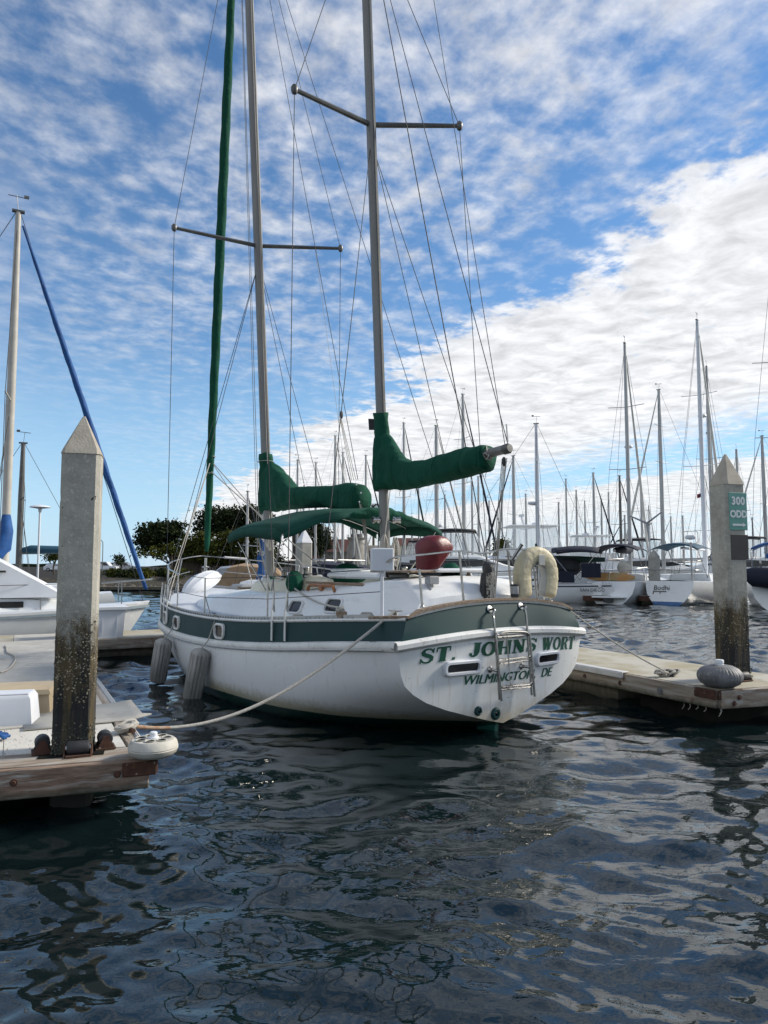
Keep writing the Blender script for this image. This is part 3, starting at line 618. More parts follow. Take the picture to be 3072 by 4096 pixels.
m = MB(); m.lathe([(.055, 0), (.06, .06), (.04, .07)], 12, (.13, -.02, .60), Matrix.Rotation(R(90), 3, 'Y')); m.build('socket', steel, t, True)
m = MB(); m.tube(spl([(.17, -.05, .55), (.24, -.12, .3), (.25, -.1, .1), (.05, -.3, .03), (-.3, -.2, .03), (-.1, -.45, .03), (.3, -.4, .03), (.75, -.3, .03)]), .014, 6); m.build('white_cable', rope, t, True)
m = MB(); m.tube(spl([(-.4, -.5, .03), (-.1, -.72, .03), (.15, -.62, .035), (.35, -.75, .03)]), .035, 8); m.build('black_cable', rubber, t, True)
def flat_rope(name, label, pts, r, mt, z=DZ + .03):
    P = [onz(u, v, z) for u, v in pts]; q = P[0]; m = MB(); m.tube(spl([p - q for p in P]), r, 6); return tag(m.build(name, mt, None, True, q), label, 'rope')
flat_rope('dock_rope', 'tan rope lying loosely on the left dock beyond the white step', [(0, 2690), (35, 2675), (62, 2640), (55, 2622), (30, 2610), (26, 2590), (18, 2583)], .014, rope, DZ + .036)
p = onz(8, 2953, DZ + .02); m = MB()
for k in range(5): m.tube(spl([(-.15 + rnd.uniform(-.03, .03), rnd.uniform(-.05, .05), .01), (-.05, rnd.uniform(-.06, .06), .04), (.02, rnd.uniform(-.06, .06), .03), (.045 + rnd.uniform(-.02, .01), rnd.uniform(-.05, .05), .01)]), .014, 5)
tag(m.build('blue_rope_end', bluec, None, True, p), 'frayed blue rope end lying on the left dock', 'rope')
def knot(m, c, r, n, rr=.016, seed=1, flat=.6):
    q = random.Random(seed); c = Vector(c)
    for k in range(n):
        ax = Vector((q.uniform(-1, 1), q.uniform(-1, 1), q.uniform(.3, 1))).normalized(); a = ax.orthogonal().normalized(); b = ax.cross(a)
        off = Vector((q.uniform(-.4, .4), q.uniform(-.4, .4), q.uniform(-.1, .3))) * r
        pts = [c + off + (a * math.cos(2 * math.pi * j / 14) * r * q.uniform(.85, 1.1) + b * math.sin(2 * math.pi * j / 14) * r * q.uniform(.6, .75)) for j in range(15)]
        pts = [Vector((p.x, p.y, c.z + (p.z - c.z) * flat)) for p in pts]
        m.tube(spl(pts, 2), rr, 6)
# stern lines
KN = onz(523, 2903, DZ + .07); cl = BP(c2(300, 900), 1.33); CLW = WB(*cl)
m = MB(); dv = CLW - KN; pts = []
for i in range(41):
    s_ = i / 40; pz = KN + dv * s_; sag = .44 * 4 * s_ * (1 - s_) * (1 - .45 * s_) ; pts.append(Vector((pz.x, pz.y, pz.z - sag)) - KN)
st = thing('stern_line', 'slack white stern line from the ketch port quarter to the left dock', 'mooring line', KN, 0, 'stern mooring lines')
m.tube(pts[5:], .0175, 8); m.build('line', rope, st, True); m = MB(); m.tube(pts[:6], .0175, 8); m.build('rusty_stretch', roper, st, True, None)
m = MB(); knot(m, (-.02, .0, -.01), .085, 6, .02, 3); m.build('cleat_hitch', rope, st, True)
m = MB(); m.tube([(-.11, .10, -.02), (.07, -.12, -.02)], .02, 8); m.box((-.02, 0, -.05), (.05, .05, .05)); m.build('cleat', rust, st)
K2 = onz(2672, 2690, DZ + .06); A2 = WB(*BP((2285, 2446), -1.50))
st = thing('stern_line', 'taut thin stern line from the ketch starboard quarter to the right dock', 'mooring line', K2, 0, 'stern mooring lines')
m = MB(); dv = A2 - K2; m.tube([dv * (i / 20) - Vector((0, 0, .05 * 4 * (i / 20) * (1 - i / 20))) for i in range(21)], .011, 6); m.build('line', rope, st, True)
m = MB(); [knot(m, (-.12 + .08 * k, .02 * k, -.01), .075, 2, .015, 11 + k, .8) for k in range(4)]; m.build('rope_coil', rope, st, True)
m = MB(); m.tube([(-.12, .0, .0), (.16, .05, .02)], .022, 8); m.box((0.02, 0.02, -.03), (.09, .05, .06)); m.build('cleat', rubber, st)
# grey skiff tied along the walkway
p = onz(520, 2620, .0)
sk_ = thing('skiff', 'weathered grey open skiff afloat beside the walkway behind the left pile', 'skiff', (p.x, p.y, 0), DA)
rings = []; inn = []
for i in range(9):
    s_ = i / 8; x = -1.5 + 2.7 * s_; hb = .52 * (1 - max(0, s_ - .55) ** 2 * 4.6); zt = .24 + .14 * s_ ** 2; kb = .02 + .22 * max(0, s_ - .7) * 2
    rings.append([(x, -hb, zt), (x - .0, -hb * .86, -.06 + kb), (x, 0, -.10 + kb), (x, hb * .86, -.06 + kb), (x, hb, zt)])
    inn.append([(x, -hb + .03, zt), (x, -hb * .84 + .02, .04 + kb), (x, 0, .03 + kb), (x, hb * .84 - .02, .04 + kb), (x, hb - .03, zt)])
m = MB(); m.loft(rings, False); m.poly(rings[0]); m.build('hull', floatc, sk_, True)
m = MB(); m.loft([r[::-1] for r in inn], False); m.poly([(q[0] + .03, q[1], q[2]) for q in inn[0]][::-1]); m.build('inner_hull', plastg, sk_, True)
for sgn_ in (0, 4):
    m = MB(); m.tube([(r[sgn_][0], r[sgn_][1], r[sgn_][2] + .01) for r in rings], .03, 6); m.build('gunwale', deckpan, sk_, True)
for x in (-.75, .35): m = MB(); m.bbox((x, 0, .20), (.26, .9, .03), .005); m.build('thwart', deckpan, sk_)
from mathutils import noise as mnoise
# ================================================================ the ketch
BZ = math.atan2(Fv.y, Fv.x)
K = thing('ketch_sailboat', 'white two-masted sailboat with dark green band and its stern towards the camera', 'sailboat', (BX, BY, 0), BZ)
LOA = 9.45
pt = [0, 1, 2, 3, 4, 5, 6, 7, 8, 8.7, 9.2, 9.45]; pbv = [1.5, 1.70, 1.85, 1.94, 1.99, 2.00, 1.94, 1.77, 1.40, .97, .47, .02]
zt_ = [0, 1, 2, 3, 4, 5, 6, 7, 8, 9.45]; zs_ = [1.40, 1.345, 1.275, 1.22, 1.195, 1.205, 1.24, 1.30, 1.37, 1.47]; zg_ = [1.165, 1.09, .995, .925, .88, .875, .90, .95, 1.02, 1.12]
def smooth_tab(xs, ys, w_=.5):
    xx = np.linspace(xs[0], xs[-1], 400); yy = np.interp(xx, xs, ys); k = int(400 * w_ / (xs[-1] - xs[0])) | 1
    yp = np.concatenate([2 * yy[0] - yy[k:0:-1], yy, 2 * yy[-1] - yy[-2:-k - 2:-1]]); ker = np.hanning(2 * k + 1); ker /= ker.sum()
    ys2 = np.convolve(yp, ker, 'same')[k:-k]; return xx, ys2
_pb, _zs, _zg = smooth_tab(pt, pbv, .5), smooth_tab(zt_, zs_, .9), smooth_tab(zt_, zg_, .9)
PB = lambda t: itp(t, *_pb); ZS = lambda t: itp(t, *_zs); ZG = lambda t: itp(t, *_zg)
def TT(b, z):                                    # transom surface: forward offset at port offset b and height z
    v = -.13 * (1 - min(1, (b / 1.55) ** 2)) - .08 * (z - .15)
    return v + (.42 * (z - 1.21) if z > 1.21 else 0)
crown = lambda b: .095 * (1 - min(1, (b / 1.55) ** 2)); crown2 = lambda b: .16 * (1 - min(1, (abs(b) / 1.5) ** 2.2))
# underwater / topside shape, d = 0 at the lower edge of the green band, 1 at the keel
DD = [0, .10, .22, .34, .46, .56, .66, .76, .86, .94, 1.0]
ST = [1.02, 1.015, 1.0, .985, .95, .875, .76, .585, .36, .17, .0]
MI = [1.0, 1.005, 1.005, 1.0, .985, .965, .92, .80, .58, .30, .0]
BO = [1.0, .955, .88, .80, .71, .62, .52, .40, .27, .14, .0]
def hull_pt(s, k):
    d = DD[k]; t0 = s * LOA
    zk = itp(s, [0, .06, .14, .3, .8, 1], [.12, -.05, -.28, -.55, -.6, -.25])
    zg = ZG(t0); z = zg + (zk - zg) * d
    wS = max(0, 1 - s / .26); wB = max(0, (s - .45) / .55) ** 1.4
    f = ST[k] * wS + (1 - wS) * (MI[k] * (1 - wB) + BO[k] * wB)
    b = (PB(t0) + .012) * f
    t = s * (LOA - 1.15 * d ** 1.2)
    t += TT(b, z) * max(0, 1 - s / .14)
    return t, b, z
NS = 56; SS = [(i / NS) ** 1.0 for i in range(NS + 1)]
for nm, sg in (('port', 1), ('stb', -1)):
    pass
m = MB(); rings = []
for s_ in SS:
    P = [hull_pt(s_, k) for k in range(len(DD))]
    rings.append([(t, b, z) for t, b, z in P] + [(t, -b, z) for t, b, z in P[-2::-1]])
m.loft(rings, False); hull = m.build('hull', hullpaint, K, True)
# transom
m = MB(); P0 = [hull_pt(0, k) for k in range(len(DD))]; rows = []
for (t, b, z) in P0:
    b = max(b, .004); rows.append([(TT(b * q, z + crown(b * q) * (1 if z > 1.1 else 0)), b * q, z + (crown(b * q) if z > 1.1 else 0)) for q in np.linspace(-1, 1, 25)])
m.loft(rows, False); transom = m.build('transom', transpaint, K, True)
# green band: sides and stern
def band_row(f):
    row = []
    for t0 in np.linspace(0, LOA, 60):
        z = ZG(t0) + (ZS(t0) - ZG(t0)) * f; b = PB(t0) + .006 - .02 * f
        t = t0 + TT(b, z) * max(0, 1 - t0 / 1.3); row.append((t, b - (.10 * f * max(0, 1 - t0 / .7)), z))
    return row
rows = [band_row(f) for f in (0, .25, .5, .75, 1)]
for sg in (1, -1):
    m = MB(); m.loft([[(t, sg * b, z) for t, b, z in r] for r in rows], False); m.build('green_band', bandgreen, K, True)
def stern_row(f, off=0.0, dz=0.0):
    row = []; e = rows[int(f * 4)][0]
    for q in np.linspace(-1, 1, 31):
        b = q * e[1]; z = lerp(ZG(0) + crown(b), ZS(0) + crown2(b), f) + dz; row.append((TT(b, z) - off, b, z))
    return row
m = MB(); m.loft([stern_row(f) for f in (0, .25, .5, .75, 1)], False); m.build('green_band', bandgreen, K, True)
# white rub rail: hull sides with an aluminium strip, stern moulding
side_path = [hull_pt(t0 / LOA, 0) for t0 in np.linspace(0.02, LOA, 60)]
for sg in (1, -1):
    m = MB(); rg = []
    for t, b, z in side_path:
        rg.append([(t, sg * (b - .01), z + .012), (t, sg * (b + .022), z), (t, sg * (b + .032), z - .035), (t, sg * (b + .032), z - .075), (t, sg * (b + .010), z - .105), (t, sg * (b - .02), z - .11)])
    m.loft(rg, False); rr_ = m.build('rub_rail', railwhite, K, True)
    m = MB(); m.tube([(t, sg * (b + .030), z - .088) for t, b, z in side_path[1:]], .013, 6); m.build('rub_strip', alu, rr_, True)
m = MB(); rg = []
for q in np.linspace(-1.03, 1.03, 33):
    b = q * 1.535; z = ZG(0) + crown(b); t = TT(b, z)
    rg.append([(t + .02, b, z + .008), (t - .028, b, z - .004), (t - .05, b, z - .03), (t - .05, b, z - .075), (t - .02, b, z - .105), (t + .01, b, z - .11)])
m.loft(rg, False); m.build('stern_rub_rail', railwhite, K, True)
# white line + toe rail / wooden cap rail
for sg in (1, -1):
    m = MB(); m.tube([(t, sg * (b + .004), z + .006) for t, b, z in rows[4]], .02, 6); m.build('sheer_line', railwhite, K, True)
m = MB(); m.tube([(t - .003, b, z + .004) for t, b, z in stern_row(1)], .022, 6); m.build('sheer_line', railwhite, K, True)
for sg in (1, -1):
    m = MB(); rg = []
    for t, b, z in rows[4]:
        if t < .45: continue
        b2 = max(b - .02, .004); rg.append([(t, sg * (b2 - .012), z + .01), (t, sg * b2, z + .01), (t, sg * b2, z + .062), (t, sg * (b2 - .03), z + .066), (t, sg * (b2 - .03), z + .058), (t, sg * (b2 - .012), z + .056)])
    m.loft(rg, True, True); tr = m.build('toe_rail', alu, K, True)
    m = MB()
    pts = [r for r in rows[4] if .6 < r[0] < 9.0]; tts = np.arange(.7, 8.8, .085)
    for tq in tts:
        b = itp(tq, [r[0] for r in pts], [r[1] for r in pts]) - .0185; z = itp(tq, [r[0] for r in pts], [r[2] for r in pts])
        m.add([(tq, sg * b, z + .024), (tq + .04, sg * b, z + .024), (tq + .04, sg * b, z + .048), (tq, sg * b, z + .048)], [(0, 1, 2, 3)])
    o = m.build('rail_slots', rubber, tr); tag(o, kind='stuff')
m = MB(); rg = []
cap = [(t, b, z) for t, b, z in rows[4] if t < .62][::-1]
cap = [(t, b - .03, z) for t, b, z in cap] + [(t + .02, b, z) for t, b, z in stern_row(1)[::-1][2:-2]] + [(t, -(b - .03), z) for t, b, z in cap[::-1]]
for i, (t, b, z) in enumerate(cap):
    a_, c_ = Vector(cap[max(i - 1, 0)]), Vector(cap[min(i + 1, len(cap) - 1)]); d = (c_ - a_); n_ = Vector((d.y, -d.x, 0)).normalized()
    p = Vector((t, b, z)); rg.append([p + n_ * .05 + Vector((0, 0, .012)), p + n_ * .05 + Vector((0, 0, .046)), p - n_ * .05 + Vector((0, 0, .046)), p - n_ * .05 + Vector((0, 0, .012))])
m.loft(rg, True, True); m.build('cap_rail', teak, K)
# deck
m = MB(); rg = []
for t0 in np.linspace(.0, LOA, 44):
    b = PB(t0) - .03 - (.08 * max(0, 1 - t0 / .7)); z = ZS(t0) + .005 + (crown2(b) if t0 < .01 else 0)
    cz = .05 + .10 * max(0, 1 - t0 / .6)
    t = t0 + TT(b, z) * max(0, 1 - t0 / 1.3)
    rg.append([(t + (TT(b * q, z) - TT(b, z)) * max(0, 1 - t0 / .3) + .01, max(b, .01) * q, z + cz * (1 - q * q)) for q in np.linspace(1, -1, 13)])
m.loft(rg, False); m.build('deck', deckgrey, K, True)
# cabin trunk (raised coach roof running fore and aft)
ct = [.32, .42, .62, .95, 1.5, 2.1, 2.6, 3.2, 3.9, 4.7, 5.5, 6.2, 6.9, 7.4, 7.75]
wbb = [1.00, 1.06, 1.12, 1.20, 1.30, 1.38, 1.42, 1.47, 1.51, 1.53, 1.50, 1.42, 1.18, .82, .40]
wtt = [.90, .93, .95, 1.00, 1.10, 1.18, 1.23, 1.28, 1.32, 1.33, 1.28, 1.16, .90, .60, .25]
zed = [1.58, 1.70, 1.80, 1.80, 1.735, 1.66, 1.62, 1.575, 1.54, 1.51, 1.48, 1.46, 1.43, 1.41, 1.40]
zcn = [1.64, 1.77, 1.87, 1.87, 1.83, 1.77, 1.73, 1.69, 1.66, 1.63, 1.60, 1.57, 1.52, 1.47, 1.42]
m = MB(); rg = []
CT = lambda a, t: itp(t, ct, a)
for t in sorted(set(list(np.linspace(.32, 7.75, 48)) + ct)):
    wb, wt, ze, zc2, zb_ = CT(wbb, t), CT(wtt, t), CT(zed, t), CT(zcn, t), ZS(t) - .03
    half = [(wb, zb_), (lerp(wb, wt, .5) + .012, lerp(zb_, ze, .5)), (wt + .015, ze - .035), (wt - .025, ze + .005), (wt * .8, lerp(ze, zc2, .42)), (wt * .5, lerp(ze, zc2, .8)), (0, zc2)]
    rg.append([(t, b, z) for b, z in half] + [(t, -b, z) for b, z in half[-2::-1]])
m.loft(rg, False); m.poly(rg[0]); m.poly(rg[-1][::-1]); cabin = m.build('cabin_trunk', gelcoat, K, True)
def cab_side(t, z): 
    f = (z - ZS(t)) / max(.01, CT(zed, t) - ZS(t)); return lerp(CT(wbb, t), CT(wtt, t), min(max(f, 0), 1))
def portlight(parent, c, xa, ya, na, w_, h_, fw=.03, proud=.022, fr=railwhite, pane=darkglass, name='portlight', r=None, depth=.01):
    c, xa, ya, na = Vector(c), Vector(xa).normalized(), Vector(ya).normalized(), Vector(na).normalized(); r = r or min(w_, h_) * .3
    def ring(W, H, rr2, o): return [c + xa * x + ya * y + na * o for x, y in rrect(W, H, rr2)]
    m = MB(); m.loft([ring(w_ + 2 * fw, h_ + 2 * fw, r + fw, -.02), ring(w_ + 2 * fw, h_ + 2 * fw, r + fw, proud * .6), ring(w_ + 1.4 * fw, h_ + 1.4 * fw, r + fw * .7, proud), ring(w_ + .3 * fw, h_ + .3 * fw, r + fw * .2, proud), ring(w_, h_, r, -depth)], True, False)
    f = m.build(name, fr, parent, True)
    m = MB(); m.poly(ring(w_ * 1.01, h_ * 1.01, r, -depth + .004)); m.build('pane', pane, f); return f
for q, w_, h_ in ((cB(232, 630), .29, .155), (cB(665, 615), .31, .165)):
    tq, bq, zq = BP(q, 1.36); b1 = cab_side(tq, zq); tq, bq, zq = BP(q, b1 + .01); b1 = cab_side(tq, zq)
    b2 = cab_side(tq + .2, zq + .0); xa = Vector((-.2, b1 - b2, 0)); up = Vector((0, cab_side(tq, zq + .1) - b1, .1)); na = up.cross(xa); na = na if na.y > 0 else -na
    portlight(cabin, (tq, b1 + .012, zq), xa, up, na, w_, h_, .028)
    portlight(cabin, (tq, -b1 - .012, zq), Vector((xa.x, -xa.y, 0)), Vector((0, -up.y, up.z)), Vector((na.x, -na.y, na.z)), w_, h_, .035)
for tq in (5.55, 6.35, 3.72):                    # small ports let into the green band
    zq = lerp(ZG(tq), ZS(tq), .45); b1 = PB(tq) + .01; xa = Vector((-.3, PB(tq - .15) - PB(tq + .15), 0)); na = Vector((xa.y, -xa.x, 0)); na = na if na.y > 0 else -na
    for sg in (1, -1):
        portlight(hull, (tq, sg * b1, zq), (xa.x, sg * xa.y, 0), (0, 0, 1), (na.x, sg * na.y, 0), .25, .165, .034)
# cockpit coaming, hatches, trim
m = MB(); rg = []
for t in np.linspace(2.35, 5.35, 16):
    e = min(1, (5.35 - t) / .5 + .25) if t > 4.85 else 1; h = .20 * e * itp(t, [2.35, 2.7, 5.35], [.55, 1, 1]); w0 = 1.02 - .25 * max(0, t - 4.3); zb_ = CT(zed, t) + .05
    rg.append([(t, w0, zb_), (t, w0 - .03, zb_ + h * .8), (t, w0 - .08, zb_ + h), (t, w0 - .16, zb_ + h), (t, w0 - .2, zb_)])
for sg in (1, -1):
    m = MB(); m.loft([[(t, sg * b, z) for t, b, z in r] for r in rg], False); m.poly([(t, sg * b, z) for t, b, z in rg[0]]); m.poly([(t, sg * b, z) for t, b, z in rg[-1]]); m.build('cockpit_coaming', cream, K, True)
m = MB(); tq = [BP(cB(x, 375), 1.02)[0] for x in (390, 1005)]
m.bbox((sum(tq) / 2, 1.07, CT(zed, sum(tq) / 2) + .085), (abs(tq[0] - tq[1]), .04, .04), .008, R(1)); m.build('coaming_trim', teak, K)
m = MB(); m.bbox((1.15, .0, 1.925), (.9, 1.5, .03), .01); m.build('companion_trim', teak, K)
m = MB(); m.bbox((1.95, .55, 1.865), (1.3, .55, .09), .03); m.bbox((2.3, .45, 1.93), (.8, .5, .05), .02); m.build('sea_hood', gelcoat, K, True)
for sg in (1, -1):
    h0 = [BP(cB(x, 420), 1.16) for x in (370, 665)]; t0, t1 = h0[1][0], h0[0][0]; zb_ = (CT(zed, t0) + CT(zed, t1)) / 2 - .01
    m = MB()
    m.tube(spl([(t0, sg * 1.17, zb_), (t0 + .03, sg * 1.17, zb_ + .055), (t0 + .10, sg * 1.165, zb_ + .075), ((t0 + t1) / 2, sg * 1.165, zb_ + .075), (t1 - .10, sg * 1.165, zb_ + .075), (t1 - .03, sg * 1.17, zb_ + .055), (t1, sg * 1.17, zb_)], 4), .022, 8)
    m.box(((t0 + t1) / 2, sg * 1.165, zb_ + .045), (.09, .04, .07)); m.build('handrail', varnish, K, True)
m = MB(); m.bbox((7.0, 0, 1.60), (.5, .5, .06), .02); m.build('fore_hatch', plastg, K, True)
def blob(m, c, r, seed, n=14, k=9, rag=.12, taper=1.0):
    q = random.Random(seed); ph = [q.uniform(0, 6.28) for _ in range(6)]; rings = []
    for i in range(k + 1):
        a = math.pi * i / k; zz = -math.cos(a); rr2 = math.sin(a) ** .7
        rings.append([(c[0] + r[0] * rr2 * (1 + rag * math.sin(3 * th + ph[0] + zz * 2) + rag * .6 * math.sin(5 * th + ph[1] - zz * 3)) * math.cos(th) * lerp(1, taper, (zz + 1) / 2),
                       c[1] + r[1] * rr2 * (1 + rag * math.sin(2 * th + ph[2]) + rag * .6 * math.sin(7 * th + ph[3] + zz * 4)) * math.sin(th) * lerp(1, taper, (zz + 1) / 2),
                       c[2] + r[2] * zz * (1 + rag * .5 * math.sin(2 * th + ph[4]))) for th in [2 * math.pi * j / n for j in range(n)]])
    m.loft(rings)
tq, bq, zq = BP(cB(215, 350), 1.12)
m = MB(); blob(m, (tq, bq, zq), (.13, .13, .155), 2, 18, 10, .09, .85); m.build('winch_cover', canvas, K, 'all')
m = MB(); m.lathe([(.07, 0), (.06, .05), (.075, .1)], 12, (tq, bq, zq - .2)); m.build('winch_base', steel, K, True)
tq, bq, zq = BP(cB(800, 240), -.2)
m = MB(); blob(m, (tq, bq, zq - .03), (.42, .34, .17), 5, 20, 10, .07, .55); m.build('pedestal_cover', canvas, K, 'all')
tq, bq, zq = BP(c2(670, 625), -.3)
m = MB(); blob(m, (tq, bq, zq - .03), (.16, .17, .12), 8, 16, 8, .08, .6); m.build('hatch_cover', canvas, K, 'all')
m = MB(); m.bbox((.95, -.1, 1.94), (.62, .9, .05), .02); m.build('aft_hatch', plastw, K, True)
tq, bq, zq = BP(cB(735, 720), 1.62)
m = MB(); m.box((tq, bq, ZS(tq) + .07), (.12, .08, .07)); m.build('sheet_block_base', teak, K); m = MB(); knot(m, (tq, bq, ZS(tq) + .13), .05, 4, .012, 5); m.build('sheet_coil', rope, K, True)
pA, pB2 = BP(cB(205, 415), 1.15), (tq, bq, ZS(tq) + .15)
m = MB(); m.tube([(lerp(pA[0], pB2[0], s_), lerp(pA[1], pB2[1], s_), lerp(pA[2], pB2[2], s_) - .06 * 4 * s_ * (1 - s_)) for s_ in np.linspace(0, 1, 12)], .012, 6); m.build('jib_sheet', rope, K, True)
# --- transom fittings
for q, w_ in ((c2(718, 1274), .45), (c2(1282, 1212), .40)):
    r_ = ray(*q); b = None
    for tt0 in (-.1,):
        A = np.array([[Pv.x, -r_.x], [Pv.y, -r_.y]]); bb_, kk = np.linalg.solve(A, -np.array([BX + tt0 * Fv.x, BY + tt0 * Fv.y])); zz = CAMH + kk * r_.z
    e = .05; sl_ = (TT(bb_ + e, zz) - TT(bb_ - e, zz)) / (2 * e); xa = Vector((-sl_, -1, 0)); up = Vector((-.08, 0, 1)); na = Vector((-1, sl_, 0))
    portlight(transom, (TT(bb_, zz) - .012, bb_, zz), xa, up, na, w_, .085, .045, .035, plastw, darkglass, 'stern_window', .03, -.004)
def on_transom(mb, vs, fs, off):
    mb.add([(TT(b, z) - off, b, z) for b, z in vs], fs)
# name in slab-serif italics, built stroke by stroke (unit box 0..1 high)
def slab_glyph(ch):
    T_, t_ = .33, .14                             # thick and thin strokes
    sf = lambda x0, x1, y: ([(x0, y), (x1, y)], .09)
    if ch == 'S': return .78, [([(.70, .66), (.70, .98)], .07), ([(.69, .70), (.62, .86), (.50, .945), (.36, .95), (.22, .90), (.15, .76), (.20, .63), (.36, .54), (.52, .46), (.64, .36), (.64, .20), (.54, .08), (.38, .05), (.22, .10), (.12, .22), (.08, .32)], [.08, .11, .11, .12, .16, .22, .24, .24, .24, .23, .20, .14, .11, .11, .10, .08]), ([(.08, .02), (.08, .36)], .07)]
    if ch == 'T': return .84, [([(.42, .04), (.42, .96)], T_), sf(.22, .62, .045), ([(.04, .945), (.80, .945)], .11), ([(.06, .66), (.06, .98)], .07), ([(.78, .66), (.78, .98)], .07)]
    if ch == '.': return .30, [([(.06, .09), (.24, .09)], .18)]
    if ch == 'J': return .74, [([(.52, .95), (.52, .30), (.48, .14), (.36, .06), (.24, .08), (.17, .18)], [T_, T_, .22, .14, .12, .16]), sf(.30, .74, .955), ([(.08, .22), (.24, .22)], .16)]
    if ch == 'O': return .92, [([(.46 + .34 * math.cos(R(a)), .5 + .44 * math.sin(R(a))) for a in range(0, 361, 15)], [.11 + .15 * abs(math.cos(R(a))) for a in range(0, 361, 15)])]
    if ch == 'H': return 1.0, [([(.22, .04), (.22, .96)], T_), ([(.78, .04), (.78, .96)], T_), ([(.2, .5), (.8, .5)], .11), sf(.02, .42, .045), sf(.58, .98, .045), sf(.02, .42, .955), sf(.58, .98, .955)]
    if ch == 'N': return 1.0, [([(.20, .04), (.20, .96)], t_), ([(.80, .04), (.80, .96)], t_), ([(.20, .94), (.78, .06)], T_), sf(.02, .38, .045), sf(.62, .98, .955), sf(.02, .34, .955)]
    if ch == 'W': return 1.26, [([(.16, .96), (.40, .04)], T_), ([(.40, .05), (.63, .92)], t_), ([(.56, .96), (.82, .04)], T_), ([(.82, .05), (1.10, .95)], t_), sf(.0, .34, .955), sf(.44, .76, .955), sf(.96, 1.24, .955)]
    if ch == 'R': return .92, [([(.22, .04), (.22, .96)], T_), sf(.02, .44, .045), ([(.02, .95), (.52, .95), (.70, .88), (.74, .74), (.68, .60), (.52, .52), (.24, .52)], [.09, .10, .16, .24, .16, .10, .09]), ([(.50, .50), (.64, .40), (.70, .18), (.78, .06), (.92, .05)], [.12, .20, .22, .14, .09])]
def name_word(word, b0, b1, zfun, h, shear, name):
    gl = [slab_glyph(c) for c in word]; tot = sum(g[0] for g in gl) + .05 * (len(gl) - 1); sx = (b0 - b1) / tot
    x = 0; m = MB(); k = 0
    for wd, st_ in gl:
        for vs, fs in ribbon(st_):
            vv = []
            for p in vs:
                bb2 = b0 - (x + p.x) * sx - shear * (p.y - .5) * h; vv.append((bb2, zfun(bb2) + p.y * h))
            on_transom(m, vv, fs, .004 + .0004 * k); k = (k + 1) % 6
        x += wd + .05
    return m.build(name, lettergreen, transom)
zb_name = lambda b: itp(b, [-1.45, -.69, -.55, .62, .78, 1.25], [.900, .935, .940, .945, .935, .912])
name_word('ST.', 1.265, .765, zb_name, .165, .15, 'name_lettering')
name_word('JOHNS', .60, -.55, zb_name, .165, .15, 'name_lettering')
name_word('WORT', -.66, -1.38, zb_name, .165, .15, 'name_lettering')
for s_, b0, b1 in (('WILMINGTON,', .635, -.545), ('DE', -.67, -.895)):
    vs, fs = text2d(s_, 1, .28); x0, x1 = min(v[0] for v in vs), max(v[0] for v in vs); y0 = min(v[1] for v in vs if True); capy = [v[1] for v in vs]; y1 = max(capy); y0 = sorted(capy)[len(capy) // 12] if ',' in s_ else min(capy)
    m = MB(); hz = .105
    vv = []
    for x, y in vs:
        b = b0 - (x - x0) / (x1 - x0) * (b0 - b1); vv.append((b, itp(b, [-.9, .64], [.602, .632]) + (y - y0) / (y1 - y0) * hz))
    for o_, db in ((.004, 0), (.0046, .0055), (.0052, -.0055)): on_transom(m, [(b_ + db, z_) for b_, z_ in vv], fs, o_)
    m.build('port_lettering', lettergreen, transom)
# exhausts
for q, r_ in ((c2(847, 1565), .045), (c2(962, 1582), .06)):
    tq = att = None; rr2 = ray(*q); A = np.array([[Pv.x, -rr2.x], [Pv.y, -rr2.y]]); bb_, kk = np.linalg.solve(A, -np.array([BX - .13 * Fv.x, BY - .13 * Fv.y])); zz = CAMH + kk * rr2.z
    mtx = Vector((-1, 0, .0)).to_track_quat('Z', 'Y').to_matrix()
    m = MB(); m.lathe([(r_ * 1.25, -.03), (r_ * 1.25, .012), (r_ * .9, .03), (r_ * .55, .03), (r_ * .5, -.02)], 16, (TT(bb_, zz), bb_, zz), mtx); o = m.build('exhaust_flange', bandgreen, transom, True)
    m = MB(); m.lathe([(r_ * .52, .0), (.001, .001)], 12, (TT(bb_, zz), bb_, zz), mtx); m.build('exhaust_hole', tub, o)
# rudder head
m = MB(); m.loft([[(.02, -.03, -.8), (.42, -.02, -.8), (.42, .02, -.8), (.02, .03, -.8)], [(-.02, -.03, .05), (.30, -.02, .05), (.30, .02, .05), (-.02, .03, .05)], [(-.03, -.02, .10), (.16, -.015, .13), (.16, .015, .13), (-.03, .02, .10)]]); m.build('rudder', mat('rudder_green', (.01, .11, .085), (.008, .08, .06), rough=.5), K)
# boarding ladder
lad = MB(); lb = [(.285, -.26), (.15, -.42), (.08, -.50)]
ladder_m = MB()
def lpt(q, toff):
    r_ = ray(*q); A = np.array([[Pv.x, -r_.x], [Pv.y, -r_.y]]); b_, k_ = np.linalg.solve(A, -np.array([BX + toff * Fv.x, BY + toff * Fv.y])); return Vector((toff, float(b_), float(CAMH + k_ * r_.z)))
for a_, b_, c_, d_ in (((900, 890), (950, 935), (958, 1000), (992, 1490)), ((1110, 870), (1155, 900), (1170, 950), (1205, 1460))):
    p0 = lpt(c2(*a_), -.06); p0.x = TT(p0.y, p0.z) - .01
    pts = [p0, p0 + Vector((-.08, 0, .0)), lpt(c2(*b_), -.22), lpt(c2(*c_), -.25), lpt(c2(*d_), -.25)]
    ladder_m.tube(spl(pts, 5), .014, 8)
LDR = ladder_m.build('boarding_ladder', steel, K, True)
m = MB(); pts = [lpt(c2(x, y), -.29) for x, y in ((1005, 1500), (972, 1100), (985, 1060), (1030, 1042), (1140, 1040), (1180, 1052), (1195, 1090), (1225, 1470))]
